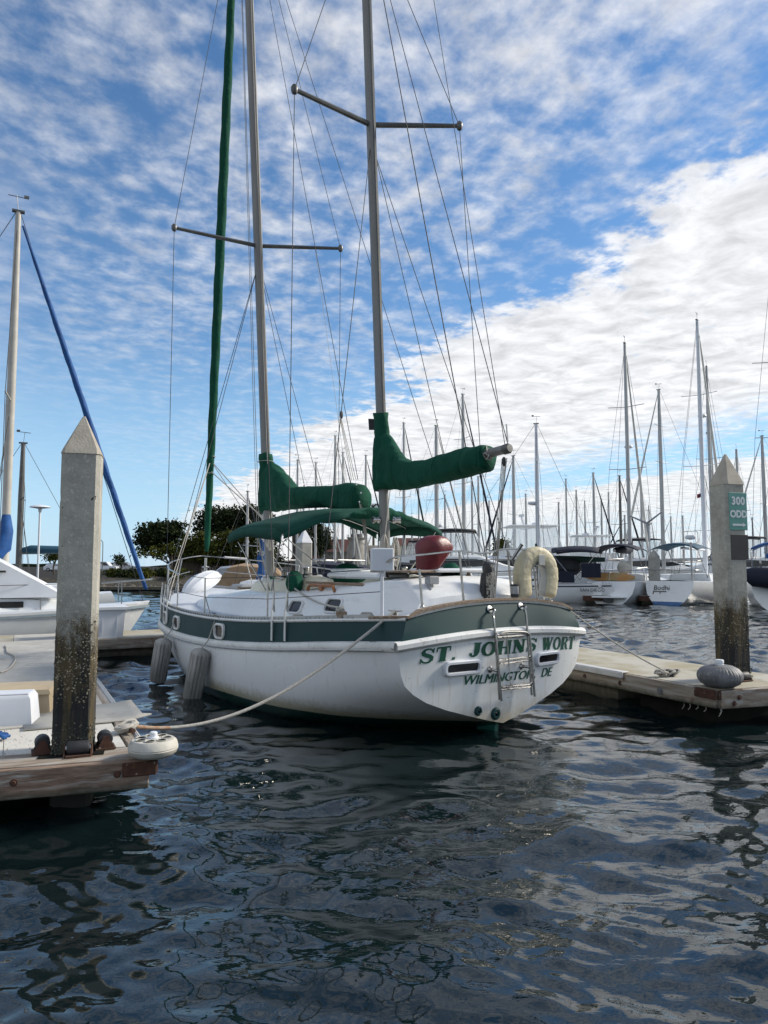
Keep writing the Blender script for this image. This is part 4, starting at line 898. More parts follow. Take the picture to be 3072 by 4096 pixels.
m.tube(spl(pts, 6), .014, 8); m.build('folding_frame', steel, LDR, True)
for (xa_, ya_), (xb_, yb_) in (((978, 1078), (1190, 1062)), ((988, 1228), (1207, 1207)), ((995, 1252), (1195, 1228)), ((1008, 1408), (1218, 1383)), ((1000, 1425), (1205, 1402))):
    m = MB(); m.tube([lpt(c2(xa_, ya_), -.27), lpt(c2(xb_, yb_), -.27)], .013, 8); m.build('rung', steel, LDR, True)
for (xa_, ya_), (xb_, yb_) in (((905, 1285), (978, 1300)), ((1115, 1265), (1190, 1275))):
    p0 = lpt(c2(xa_, ya_), -.12); p0.x = TT(p0.y, p0.z); m = MB(); m.tube([p0, lpt(c2(xb_, yb_), -.25)], .017, 8); m.lathe([(.04, 0), (.04, .012), (.022, .03)], 12, p0, Vector((-1, 0, 0)).to_track_quat('Z', 'Y').to_matrix()); m.build('standoff', steel, LDR, True)
for a_ in ((900, 890), (1110, 870)):
    p0 = lpt(c2(*a_), -.06); p0.x = TT(p0.y, p0.z); m = MB(); m.lathe([(.042, -.002), (.042, .012), (.02, .016)], 16, p0, Vector((-1, 0, .4)).to_track_quat('Z', 'Y').to_matrix()); m.build('ladder_flange', steel, LDR, True)
m = MB()
for dx in (0, .02): m.tube([lpt(c2(1043, 1050), -.30) + Vector((0, dx, 0)), lpt(c2(1065, 1400), -.31)], .004, 5)
knot(m, lpt(c2(1070, 1398), -.30), .03, 3, .004, 4, 1); m.build('ladder_lashing', rope, LDR, True)
# --- stanchions, rails, pulpits
def post(p0, p1, r=.0125, name='stanchion', mt=steel):
    m = MB(); m.tube([p0, p1], r, 8); m.lathe([(.03, 0), (.03, .012), (.016, .03)], 10, p0); return m.build(name, mt, K, True)
st_port = [BP(cA(1455, 925), PB(2.6) - .09), BP(cA(690, 875), PB(4.4) - .09)]
def deckz(t, b): return ZS(t) + .02
SP = []
for tq in (.42, 2.55, 4.55): SP.append((tq, PB(tq) - .11 - (.08 if tq < .5 else 0), ZS(tq) + .01))
for sg in (1, -1):
    tops = []
    for i, (t, b, z) in enumerate(SP):
        if i == 0 and sg == 1: tops.append((t, b, 1.98)); m = MB(); m.tube([(t, b, z), (t, b, 1.95)], .02, 8); m.build('stanchion', plastw, K, True); continue
        post((t, sg * b, z), (t, sg * (b + .0), z + .60)); tops.append((t, sg * b, z + .59))
    # pulpit at the bow
    b5 = PB(6.0) - .10
    pul = [(5.9, sg * b5, ZS(5.9) + .62), (7.0, sg * (PB(7) - .12), ZS(7) + .66), (8.2, sg * (PB(8.2) - .14), ZS(8.2) + .70), (9.15, sg * .40, ZS(9.1) + .74), (9.5, 0, ZS(9.4) + .76)]
    m = MB(); m.tube(spl(pul, 6), .0135, 8); PU = m.build('bow_pulpit', steel, K, True)
    m = MB(); m.tube(spl([(p[0], p[1] * 1.0, p[2] - .32) for p in pul[1:4]], 5), .011, 8); m.build('mid_rail', steel, PU, True)
    for i, (tq, lean) in enumerate(((5.9, 0), (6.9, .12), (7.6, -.15), (8.6, .1))):
        zt2 = itp(tq + lean, [p[0] for p in pul], [p[2] for p in pul]); bt = itp(tq + lean, [p[0] for p in pul], [abs(p[1]) for p in pul])
        m = MB(); m.tube([(tq, sg * (PB(tq) - .10), ZS(tq) + .01), (tq + lean, sg * bt, zt2)], .0125, 8); m.build('pulpit_leg', steel, PU, True)
    m = MB(); m.tube([(4.55, sg * (PB(4.55) - .11), ZS(4.55) + .33), (4.42, sg * (PB(4.4) - .16), ZS(4.4) + .01)], .01, 6); m.build('stanchion_brace', steel, K, True)
    for dz in (0, -.30):
        line = [(p[0], p[1], p[2] + dz) for p in tops] + [(5.9, sg * b5, ZS(5.9) + .61 + dz)]
        if sg == 1 and dz == 0: line[0] = (line[0][0], line[0][1], 1.97)
        if sg == 1 and dz < 0: line[0] = (line[0][0], line[0][1], 1.70)
        m = MB(); m.tube(line, .005, 5); m.build('lifeline', wire, K, True)
# stern pushpit
sx = [lpt(c2(x, y), .16) for x, y in ((480, 882), (755, 852), (1075, 825))]; tx = [lpt(c2(x, y), .18) for x, y in ((460, 625), (725, 505), (1045, 490))]
for a_, b_ in zip(sx, tx): post(a_, b_, .015)
post((.22, -1.30, 1.50), (.20, -1.28, 2.2), .015)
m = MB(); top0 = Vector((.42, SP[0][1], 1.985)); m.tube(spl([top0, lpt(c2(300, 545), .25), lpt(c2(460, 530), .18), tx[1], lpt(c2(880, 520), .16), tx[2] + Vector((0, 0, .0)), Vector((.1, -.9, 2.2)), Vector((.2, -1.28, 2.2))], 5), .0125, 8); m.build('stern_rail', steel, K, True)
m = MB(); m.tube([lpt(c2(1240, 830), .12), lpt(c2(1215, 560), .12)], .0125, 8); m.tube([lpt(c2(1250, 830), .18), lpt(c2(1240, 560), .18)], .0125, 8); m.build('rail_leg', steel, K, True)
# solar / instrument box on the port quarter stanchion
tq, bq, zq = .42, SP[0][1], 2.07
m = MB(); m.bbox((tq, bq, zq), (.14, .26, .27), .012, R(-28)); bx_ = m.build('rail_box', plastw, K)
# chain plates
for tq in (2.20, 2.05, 1.75):
    pass
def chainplate(t, b, z, sg=1, up=.5, back=0.0):
    m = MB(); m.box((t, sg * (b + .012), z - .13), (.035, .012, .40)); o = m.build('chain_plate', railwhite, K)
    m = MB(); m.tube([(t, sg * b, z + .05), (t + back * .3, sg * (b - .02), z + .32)], .013, 6); m.tube([(t, sg * b, z + .08), (t + back * .2, sg * (b - .015), z + .22)], .018, 6); m.build('turnbuckle', steel, o, True)
for sg in (1, -1):
    for tq in (1.92, 2.22, 6.15, 6.5, 6.85): chainplate(tq, PB(tq) + .01, ZS(tq) + .08, sg)
# --- masts
def mast_at(z, base, a, b): return Vector((base[0] + (z - base[2]) * a, (z - base[2]) * b, z))
MZ = (2.24, 0, 1.86); MN = (6.0, 0, 1.70)
mz = lambda z: mast_at(z, MZ, .029, .021); mn = lambda z: mast_at(z, MN, .064, .021)
def zroot(f_, v):
    lo, hi = 4.0, 12.0
    for _ in range(40):
        md = (lo + hi) / 2; p = WB(*f_(md)); y_, z_ = p.y, p.z - CAMH
        Yc = y_ * math.cos(PITCH) + z_ * math.sin(PITCH); Zc = -y_ * math.sin(PITCH) + z_ * math.cos(PITCH)
        if 2048 - FPX * Zc / Yc > v: lo = md
        else: hi = md
    return lo
def BZP(q, z):
    p = onz(q[0], q[1], z); d = Vector((p.x - BX, p.y - BY)); return (d.dot(Fv), d.dot(Pv), z)
def oval(c, rx, ry, n=14): return [(c.x + rx * math.cos(2 * math.pi * j / n), c.y + ry * math.sin(2 * math.pi * j / n), c.z) for j in range(n)]
for nm, f_, base, top, rx, ry in (('mizzen_mast', mz, MZ, 13.2, .088, .066), ('main_mast', mn, MN, 17.5, .115, .082)):
    m = MB(); m.loft([oval(f_(z), rx, ry) for z in (base[2], base[2] + 3, base[2] + 7, top)]); M_ = m.build(nm, mastk, K, True)
    m = MB(); m.loft([[(f_(z).x - rx - .004, f_(z).y + s_ * .022, z) for s_ in (-1, 1)] + [(f_(z).x - rx - .018, f_(z).y + s_ * .018, z) for s_ in (1, -1)] for z in (base[2] + 2.2, top - .1)]); m.build('sail_track', alud, M_)
    m = MB(); m.loft([oval(f_(base[2] + z), rx * k_, ry * k_) for z, k_ in ((-.06, 1.25), (.08, 1.2), (.10, 1.05))]); m.build('mast_boot', canvas if nm == 'main_mast' else plastg, M_, True)
    m = MB()
    if nm == 'mizzen_mast':
        zz = zroot(f_, 500); tips = [BZP((1178, 358), zz - .03), BZP((1838, 504), zz + .03)]
    else:
        zz = zroot(f_, 984); tips = [BZP((697, 911), zz - .03), BZP((1362, 994), zz + .04)]
    for tp in tips:
        r0 = f_(zz); d = Vector(tp) - r0; m = MB(); m.tube([r0 + d * .05, r0 + d * .6, Vector(tp)], [.042, .038, .032], 8); sp_ = m.build('spreader', alud, M_, True)
        m = MB(); m.lathe([(.035, -.06), (.05, -.03), (.055, .03), (.03, .07)], 10, tp); m.build('spreader_boot', alud, sp_, True)
    if nm == 'mizzen_mast': MIZ = M_; mztips = tips
    else: MAIN = M_; mntips = tips
# shrouds and stays
def wire_(name, p0, p1, r=.006, mt=wire, par=K, sag=0):
    p0, p1 = Vector(p0), Vector(p1); pts = [p0 + (p1 - p0) * (i / 10) - Vector((0, 0, sag * 4 * (i / 10) * (1 - i / 10))) for i in range(11)] if sag else [p0, p1]
    m = MB(); m.tube(pts, r, 5); return m.build(name, mt, par, True)
cpz = lambda t: ZS(t) + .12
for sg, i in ((1, 0), (-1, 1)):
    wire_('shroud', (6.5, sg * (PB(6.5) - .02), cpz(6.5)), mntips[i]); wire_('shroud', mntips[i], mn(17.2))
    wire_('lower_shroud', (6.85, sg * (PB(6.85) - .02), cpz(6.85)), mn(8.1)); wire_('lower_shroud', (6.15, sg * (PB(6.15) - .02), cpz(6.15)), mn(8.1))
    wire_('shroud', (1.92, sg * (PB(1.92) - .02), cpz(1.92)), mztips[i]); wire_('shroud', mztips[i], mz(12.9))
    wire_('lower_shroud', (2.22, sg * (PB(2.22) - .02), cpz(2.22)), mz(8.7)) if sg < 0 else None
    wire_('lower_shroud', (1.0, sg * (PB(1.0) - .05), cpz(1.0)), mz(8.6)) if sg < 0 else None
wire_('running_backstay', (2.22, PB(2.22) - .02, cpz(2.22)), mn(17.0), .006)
wire_('running_backstay', (2.22, -(PB(2.22) - .02), cpz(2.22)), mn(17.0), .006)
wire_('lower_shroud', (1.25, PB(1.25) - .05, 1.9), mz(8.7), .006)
wire_('triatic_stay', mz(12.9), mn(17.2)); wire_('backstay', lpt(c2(955, 830), .2), mz(13.0), .008)
bo_end = BP(cC(1310, 400), 0)
wire_('topping_lift', (bo_end[0], 0, bo_end[2] + .05), mz(12.8), .006); wire_('topping_lift', (bo_end[0] + .05, 0, bo_end[2] + .05), (2.0, -.5, 12.5), .005)
m = MB(); m.tube([(bo_end[0], 0, bo_end[2] + .08), (bo_end[0] + .02, 0, bo_end[2] + .3)], .01, 6); m.build('lift_shackle', steel, K)
for k, (x0, x1) in enumerate(((540, 620), (590, 665), (470, 505))):
    pass
wire_('halyard', mn(2.6) + Vector((-.16, .05, 0)), mn(16.8) + Vector((-.14, .03, 0)), .006, rope); wire_('halyard', mn(2.2) + Vector((.12, .14, 0)), mn(16.8) + Vector((.10, .1, 0)), .006, rope); wire_('halyard', mn(2.2) + Vector((.05, .22, 0)), mn(16.8) + Vector((.08, .12, 0)), .006, rope)
wire_('flag_halyard', (5.2, -1.55, 1.6), (6.1, -1.0, 8.55), .004, rope)
tl = BP(cD(1165, 10), 0); tl2 = BP(cD(1260, 400), 0)
wire_('main_topping_lift', (tl2[0], 0, tl2[2]), mn(17.2), .006)
for dx in (0, .06, .12): wire_('reef_line', (tl2[0] + dx, .04, tl2[2]), (tl2[0] + .45 + dx * .3, .03, tl2[2] + 1.05), .006, rope)
m = MB(); blob(m, (tl2[0] + .45, .03, tl2[2] + 1.12), (.03, .03, .07), 3, 8, 6, 0); m.build('lift_block', rubber, K, True)
# furled headsail on the forestay
fb, ft = Vector((9.22, 0, 1.78)), BP((925, 0), 0); ft = Vector(ft); ftop = fb + (ft - fb) * 1.16
m = MB(); n = 70; rings = []
for i in range(n + 1):
    s_ = .035 + .965 * i / n; p = fb + (ftop - fb) * s_; r_ = (.052 + .055 * math.sin(min(1, s_ * 1.05) * math.pi * .9) ** .8) * (1 if i else .6)
    rings.append([(p.x + (r_ + .008 * math.sin(3 * (th + i * .42))) * math.cos(th), p.y + (r_ + .008 * math.sin(3 * (th + i * .42))) * math.sin(th), p.z) for th in [2 * math.pi * j / 12 for j in range(12)]])
m.loft(rings); FJ = m.build('furled_headsail', canvas, K, 'all')
m = MB(); m.lathe([(.03, -.22), (.03, -.12), (.085, -.12), (.085, -.10), (.04, -.09), (.04, -.03), (.085, -.02), (.085, 0), (.03, .02), (.03, .2)], 14, fb + Vector((0, 0, .2))); m.build('furling_drum', steel, FJ, True)
wire_('forestay', (9.25, 0, 1.45), fb + Vector((0, 0, .1)), .008)
for zf in (.50, .62):
    p = fb + (ftop - fb) * (zf * .2 + .05)
    m = MB(); knot(m, p, .09, 2, .008, int(zf * 100), .5); m.build('sheet_wrap', rope, FJ, True)
for sg in (1, -1):
    p = fb + (ftop - fb) * .17; wire_('jib_sheet', p, (6.7, sg * (PB(6.7) - .1), 1.42), .011, rope, K); wire_('jib_sheet', p, (7.6, sg * (PB(7.6) - .1), 1.45), .009, rope, K)
wire_('furling_line', fb + (ftop - fb) * .155, (4.35, -.1, 2.0), .012, rope, K, .02)
# booms and sail covers
def cover_loft(name, stations, mt, parent, seed, n=40):
    """stations: (t, z bottom, z top, half width, port shift)"""
    q = random.Random(seed); ph = [q.uniform(0, 6.28) for _ in range(8)]; m = MB(); rings = []
    ts = np.linspace(0, len(stations) - 1, (len(stations) - 1) * 9 + 1); ar = np.array(stations); xs = np.arange(len(stations))
    for i_, u_ in enumerate(ts):
        t, z0_, z1_, hw, bs = [float(np.interp(u_, xs, ar[:, k])) for k in range(5)]
        ring = []
        for j in range(n):
            th = 2 * math.pi * j / n; cz, sz_ = math.cos(th), math.sin(th)
            pz_ = (z0_ + z1_) / 2 + cz * (z1_ - z0_) / 2; wr = 1 + .21 * mnoise.noise(Vector((t * 2.2 + pz_ * 1.5, sz_ * 1.2 + seed, pz_ * 2.2 - t))) + .17 * mnoise.noise(Vector((t * 6 - pz_ * 3, sz_ * 2 + seed * 2, pz_ * 5))) + .05 * mnoise.noise(Vector((t * 15, sz_ * 3, pz_ * 15)))
            e = .82
            yy = math.copysign(abs(sz_) ** e, sz_) * hw * wr; zz = (z0_ + z1_) / 2 + math.copysign(abs(cz) ** e, cz) * (z1_ - z0_) / 2 * (1 + .09 * mnoise.noise(Vector((t * 3.1, th, seed))) + .03 * mnoise.noise(Vector((t * 11, th, seed))))
            ring.append((t + .012 * math.sin(3 * th + u_ * 3), bs + yy, zz))
        rings.append(ring)
    m.loft(rings); o_ = m.build(name, mt, parent, 'all')
    for f_ in (.42, .56, .70, .84, .97):          # stitched seams and tie cords under the boom
        r_ = rings[int(f_ * (len(rings) - 1))]; c_ = sum((Vector(p) for p in r_), Vector()) / n
        m = MB(); m.tube([c_ + (Vector(p) - c_) * 1.006 for p in r_ + [r_[0]]], .0045, 5); m.build('seam', canvas, o_, True)
        lo_ = min(r_, key=lambda p: p[2]); m = MB(); m.tube(spl([lo_, (lo_[0] + .01, lo_[1] + .02, lo_[2] - .04), (lo_[0] - .01, lo_[1] + .03, lo_[2] - .09)], 3), .004, 5); m.build('tie_cord', rope, o_, True)
    return o_
def zz_(q, b=0.0): return BP(q, b)
bot = [zz_(cC(*q)) for q in ((215, 755), (340, 745), (540, 738), (830, 680), (1050, 625), (1128, 590))]
topp = [zz_(cC(*q)) for q in ((305, 250), (330, 300), (400, 395), (450, 478), (490, 515), (620, 508), (800, 452), (950, 402), (1175, 372))]
bt_t, bt_z = [p[0] for p in bot][::-1], [p[2] for p in bot][::-1]; tp_t, tp_z = [p[0] for p in topp][::-1], [p[2] for p in topp][::-1]
sts = []
for t in (2.47, 2.40, 2.30, 2.20, 2.08, 1.95, 1.80, 1.55, 1.25, .95, .65, .40, .18, .06):
    zb2 = itp(t, bt_t, bt_z); zt2 = itp(t, tp_t, tp_z); hw = .13 if t > 2.2 else .14 + .03 * min(1, (2.2 - t) / .8)
    if t > 2.44: zt2 = lerp(zt2, zb2, .25); hw *= .7
    sts.append((t, zb2, zt2, hw * .95, .02))
MC = cover_loft('mizzen_sail_cover', sts, canvas, K, 4)
m = MB(); rings = []
for i in range(13):
    z = 3.14 + i * .0965; c = mz(z); q_ = .125 - .02 * (i / 12) + .008 * math.sin(i * 2.2)
    rings.append([(c.x - .03 * (1 - i / 12) + (q_ * 1.15 + .007 * math.sin(3 * th + i)) * math.cos(th), c.y + (q_ + .007 * math.sin(2 * th - i)) * math.sin(th), z + (.012 * math.sin(2 * th) if i == 12 else 0)) for th in [2 * math.pi * j / 18 for j in range(18)]])
m.loft(rings); m.build('cover_collar', canvas, MC, 'all')
c = mz(4.18); m = MB(); m.add([(c.x + .10, c.y + .03, 4.06), (c.x + .24, c.y + .05, 4.08), (c.x + .26, c.y + .05, 4.26), (c.x + .10, c.y + .03, 4.23)], [(0, 1, 2, 3)]); o = m.build('cover_flap', black, MC); o.modifiers.new('thick', 'SOLIDIFY').thickness = .008
b0_ = (2.35, 0, itp(2.2, bt_t, bt_z) + .12); m = MB(); m.tube([b0_, (.2, 0.02, lerp(b0_[2], bo_end[2], .8)), (bo_end[0] + .02, .02, bo_end[2] - .01)], .058, 12); mb_ = m.build('mizzen_boom', mastk, K, True)
m = MB(); m.lathe([(.064, -.05), (.066, .02), (.05, .045), (.001, .046)], 12, (bo_end[0] - .01, .02, bo_end[2] - .01), Vector((-1, 0, .09)).to_track_quat('Z', 'Y').to_matrix()); m.build('boom_end_cap', alud, mb_, True)
m = MB(); m.tube([(.08, .02, 3.5), (.0, .09, 3.42), (-.02, .02, 3.33), (.05, -.05, 3.4), (.08, .02, 3.5)], .01, 5); knot(m, (.02, .08, 3.36), .06, 3, .008, 9, 1); m.build('outhaul_lashing', rope, mb_, True)
for k, (x1, bb_) in enumerate(((930, .0), (945, -.02), (957, .03), (962, -.04), (935, .02))):
    wire_('mizzen_sheet', (bo_end[0] + .08 - .02 * k, .02, bo_end[2] - .12), lpt(c2(x1, 835), .14 + .02 * k), .0055, rope, K)
m = MB(); blob(m, (bo_end[0] + .05, .02, bo_end[2] - .16), (.03, .022, .06), 2, 8, 6, 0); m.build('sheet_block', rubber, K, True)
# main cover
mb0 = [zz_(cD(*q)) for q in ((360, 720), (700, 675), (1040, 660), (1130, 710), (1295, 715))]; mt0 = [zz_(cD(*q)) for q in ((470, 235), (550, 310), (590, 380), (615, 475), (870, 465), (1050, 460), (1180, 430), (1300, 440), (1325, 480))]
bt_t, bt_z = [p[0] for p in mb0][::-1], [p[2] for p in mb0][::-1]; tp_t, tp_z = [p[0] for p in mt0][::-1], [p[2] for p in mt0][::-1]
sts = []
for t in (6.28, 6.18, 6.05, 5.92, 5.80, 5.62, 5.40, 5.0, 4.6, 4.2, 3.8, 3.5, 3.2, 2.98, 2.86):
    zb2, zt2 = itp(t, bt_t, bt_z), itp(t, tp_t, tp_z); hw = .17 if t > 5.6 else .19
    if t > 6.2: zt2 = lerp(zt2, zb2, .3); hw *= .7
    sts.append((t, zb2, zt2, hw, .03))
MC2 = cover_loft('main_sail_cover', sts, canvas, K, 9)
m = MB(); rings = []
for i in range(13):
    z = 3.15 + i * .085; c = mn(z); q_ = .165 - .035 * (i / 12) + .01 * math.sin(i * 1.9)
    rings.append([(c.x - .05 * (1 - i / 12) + (q_ * 1.15 + .01 * math.sin(3 * th + i)) * math.cos(th), c.y + (q_ + .01 * math.sin(2 * th - i)) * math.sin(th), z + (.02 * math.sin(3 * th) if i == 12 else 0)) for th in [2 * math.pi * j / 18 for j in range(18)]])
m.loft(rings); m.build('cover_collar', canvas, MC2, 'all')
m = MB(); c = mn(4.05); m.tube([(c.x + .175 * math.cos(a), c.y + .155 * math.sin(a), 4.02) for a in np.linspace(0, 6.28, 20)], .006, 5); m.build('collar_tie', rope, MC2)
for q in ((1247, 447), (1275, 610), (1288, 525)):
    p = BP(cD(*q), .20); m = MB(); m.lathe([(.014, 0), (.014, .004), (.006, .005)], 10, p, Vector((-.3, 1, 0)).to_track_quat('Z', 'Y').to_matrix()); m.build('grommet', plastw, MC2)
m = MB(); m.tube([(6.1, 0, 3.15), (3.1, 0, 3.06)], .06, 10); m.build('main_boom', alu, K, True)
for k in range(5): wire_('main_sheet', (2.92 - .015 * k, .03 * k - .05, 3.0), Vector(BP(cD(1345 + 14 * k, 1140), .0)) + Vector((0, .03 * k - .05, -.1)), .0065, rope, K)
# bimini
m = MB(); rg = []; NB = 21
def bim(u_, v_):                                  # u along (aft 0 .. fore 1), v across (-1..1)
    t = lerp(2.72, 4.55, u_) + .10 * (1 - abs(v_)) * (1 if u_ > .5 else -1); z = 2.88 + .05 * math.sin(u_ * math.pi) - .31 * abs(v_) ** 2.4 - .05 * v_ - .012 * math.sin(v_ * 9 + u_ * 3) + .014 * mnoise.noise(Vector((u_ * 4, v_ * 5, 3))) - .03 * (1 - abs(2 * u_ - 1)) * (1 - abs(v_))
    if u_ < .12: z -= .05
    return (t, v_ * 1.48, z)
for i in range(9): rg.append([bim(i / 8, v_) for v_ in np.linspace(-1, 1, NB)])
m.loft(rg, False); bim_o = m.build('bimini_top', canvaslt, K, True); bim_o.modifiers.new('thick', 'SOLIDIFY').thickness = .012
for u_ in (0, 1):
    m = MB(); rg2 = []
    for v_ in np.linspace(-1, 1, NB):
        p = bim(u_, v_); rg2.append([(p[0], p[1], p[2] + .004), (p[0] + (.03 if u_ else -.03), p[1], p[2] - .05), (p[0] + (.035 if u_ else -.035), p[1] * 1.005, p[2] - .10 - .015 * math.sin(v_ * 17))])
    m.loft(rg2, False); o = m.build('bimini_valance', canvaslt, bim_o, True); o.modifiers.new('thick', 'SOLIDIFY').thickness = .008
for sg in (-1, 1):
    m = MB(); rg2 = []
    for u_ in np.linspace(0, 1, 9):
        p = bim(u_, sg); rg2.append([(p[0], p[1], p[2] + .004), (p[0], p[1] + sg * .035, p[2] - .07), (p[0], p[1] + sg * .02, p[2] - .15 - .02 * math.sin(u_ * 7))])
    m.loft(rg2, False); o = m.build('bimini_valance', canvaslt, bim_o, True); o.modifiers.new('thick', 'SOLIDIFY').thickness = .008
    for u_, tb in ((.05, 3.55), (.95, 3.75), (.5, 3.62)):
        p = bim(u_, sg * .98); m = MB(); m.tube([(tb, sg * 1.22, 1.62), (p[0], p[1], p[2] - .03)], .0125, 7); m.build('bimini_leg', steel, bim_o, True)
m = MB(); rg2 = []
for i_, v_ in enumerate(np.linspace(.25, -.55, 26)):
    p = bim(0, v_); r0_ = .075 * math.sin(math.pi * (i_ + .6) / 26) ** .5
    rg2.append([(p[0] - .03 + (r0_ * (1 + .5 * mnoise.noise(Vector((v_ * 14, th, 1))))) * math.cos(th), p[1], p[2] - .03 + r0_ * (1.1 + .6 * mnoise.noise(Vector((v_ * 11, th * 1.3, 5)))) * math.sin(th)) for th in [2 * math.pi * j / 12 for j in range(12)]])
m.loft(rg2); m.build('bunched_canvas', canvas, bim_o, 'all')
for u_ in (.05, .5, .95):
    m = MB(); m.tube([(bim(u_, v_)[0], bim(u_, v_)[1], bim(u_, v_)[2] - .025) for v_ in np.linspace(-.98, .98, 15)], .0125, 7); m.build('bimini_bow', steel, bim_o, True)
# mizzen mast bits: winches and coiled halyards
c = mz(2.75); m = MB(); m.lathe([(.05, 0), (.05, .02), (.035, .05), (.05, .10), (.05, .12)], 12, (c.x - .08, c.y - .1, 2.68), Vector((-.6, -.8, 0)).to_track_quat('Z', 'Y').to_matrix()); m.build('mast_winch', steel, MIZ, True)
m = MB(); m.lathe([(.05, 0), (.05, .02), (.035, .05), (.05, .10), (.05, .12)], 12, (c.x + .02, c.y + .07, 2.68), Vector((.2, 1, 0)).to_track_quat('Z', 'Y').to_matrix()); m.build('mast_winch', steel, MIZ, True)
def coil(c, L_, n, seed, parent, name='rope_coil'):
    q = random.Random(seed); m = MB()
    for k in range(n):
        w0 = q.uniform(.03, .065); l2 = L_ * q.uniform(.75, 1.05); dx, dy = q.uniform(-.03, .03), q.uniform(-.03, .03); a = q.uniform(0, 3.14)
        m.tube(spl([(c[0] + dx + math.cos(a) * w0 * x, c[1] + dy + math.sin(a) * w0 * x, c[2] - l2 * y) for x, y in ((0, 0), (.8, .25), (1, .7), (.4, 1), (-.4, 1), (-1, .7), (-.8, .25), (0, 0))], 3), .009, 5)
    return m.build(name, rope, parent, True)
coil((mz(2.4).x - .12, .10, 2.46), .34, 7, 3, MIZ); coil((mz(2.4).x - .06, -.14, 2.42), .52, 7, 5, MIZ); coil((mn(2.4).x - .2, .1, 2.55), .25, 4, 6, MAIN)
wire_('mizzen_halyard', (mz(2.4).x - .12, .10, 2.46), (mz(3.2).x - .15, .0, 3.2), .007, rope, MIZ)

# deck gear: winches, cleats, vents
def winch(t, b, z, r=.055):
    m = MB(); m.lathe([(r * 1.2, 0), (r * 1.2, .02), (r * .75, .05), (r * .8, .10), (r, .13), (r * .9, .145), (.001, .147)], 14, (t, b, z)); m.build('winch', steel, K, True)
for t, b in ((3.0, .93), (3.7, .93), (3.0, -.93), (3.7, -.93)): winch(t, b, CT(zed, t) + .245)
winch(1.25, .75, 1.84, .045); winch(1.25, -.75, 1.84, .045)
def cleat(t, b, z, rz=0.0):
    c_, s2 = math.cos(rz), math.sin(rz); m = MB(); m.tube([(t - .10 * c_, b - .10 * s2, z + .05), (t, b, z + .042), (t + .10 * c_, b + .10 * s2, z + .05)], [.008, .013, .008], 6); m.box((t, b, z + .02), (.07, .025, .045), rz); m.build('cleat', steel, K, True)
cleat(cl[0], cl[1], ZS(cl[0]) + .05, .35); cleat(4.3, PB(4.3) - .16, ZS(4.3) + .02); cleat(8.0, PB(8.0) - .2, ZS(8) + .04, -.5); cleat(.45, -1.3, ZS(.45) + .05, -.35)
for t, b in ((5.2, .55), (5.2, -.55)):
    m = MB(); zb_ = CT(zcn, t) - .06; m.tube(spl([(t, b, zb_), (t, b, zb_ + .16), (t - .05, b, zb_ + .22), (t - .13, b, zb_ + .22)], 4), [.045] * 8 + [.05, .055, .06, .065, .068], 10); m.build('dorade_vent', plastw, K, True)
m = MB(); m.bbox((6.9, .0, 1.55), (.12, .5, .05), .01); m.build('grab_bar', teak, K)
for k_, (t, b) in enumerate(((2.0, 1.62), (.75, 1.38))):
    m = MB()
    for j_ in range(3): m.tube([(t + (.10 - .012 * j_) * math.cos(a), b + (.07 - .01 * j_) * math.sin(a), ZS(t) + .045 + .016 * j_) for a in np.linspace(0, 6.3, 18)], .009, 5)
    m.build('coiled_line', rope, K, True)
# ================================================================ things aboard or hung from the ketch
def fender(q0, q1, label, off=.17):
    t0 = None
    best = None
    for tq in np.linspace(3.3, 6.6, 300):
        P = WB(tq, PB(tq) + off, 0); e = abs(P.x / P.y - ray(*q0).x / ray(*q0).y)
        if best is None or e < best[0]: best = (e, tq)
    tq = best[1]; b = PB(tq) + off; p0 = Vector(BP(q0, b)); p1 = Vector(BP(q1, b + .0)); 
    p1 = Vector((p1.x, b + .03, p1.z))
    t = thing('fender', label, 'fender', WB(*p0), BZ, 'fenders on the port side'); d = p1 - p0; L_ = d.length; q = (-d).to_track_quat('Z', 'Y').to_matrix(); n = 48; rings = []
    for r_, zz in ((.03, .0), (.10, -.03), (.135, -.055), (.145, -.08), (.147, -L_ * .5), (.142, -L_ + .06), (.125, -L_ + .01), (.05, -L_)):
        rings.append([q @ Vector(((r_ - (.016 if .13 < r_ and math.cos(14 * th) > .5 else 0)) * math.cos(th), (r_ - (.016 if .13 < r_ and math.cos(14 * th) > .5 else 0)) * math.sin(th), zz)) for th in [2 * math.pi * j / n for j in range(n)]])
    m = MB(); m.loft(rings); m.build('fender_body', fendm, t, True)
    a = Vector((p0.x - .05, PB(p0.x) - .04, ZS(p0.x) + .04)) - p0
    m = MB(); m.tube([(0, 0, 0), (0.0, -off + .06, (ZG(tq) - p0.z)), a], .010, 6); knot(m, a, .03, 3, .009, 3, 1); m.build('lanyard', rope, t, True)
fender(c1(105, 1205), c1(68, 1520), 'grey ribbed cylinder fender hanging nearest the ketch bow')
fender(c1(378, 1280), c1(322, 1660), 'grey ribbed cylinder fender hanging nearer the ketch stern, touching the water')
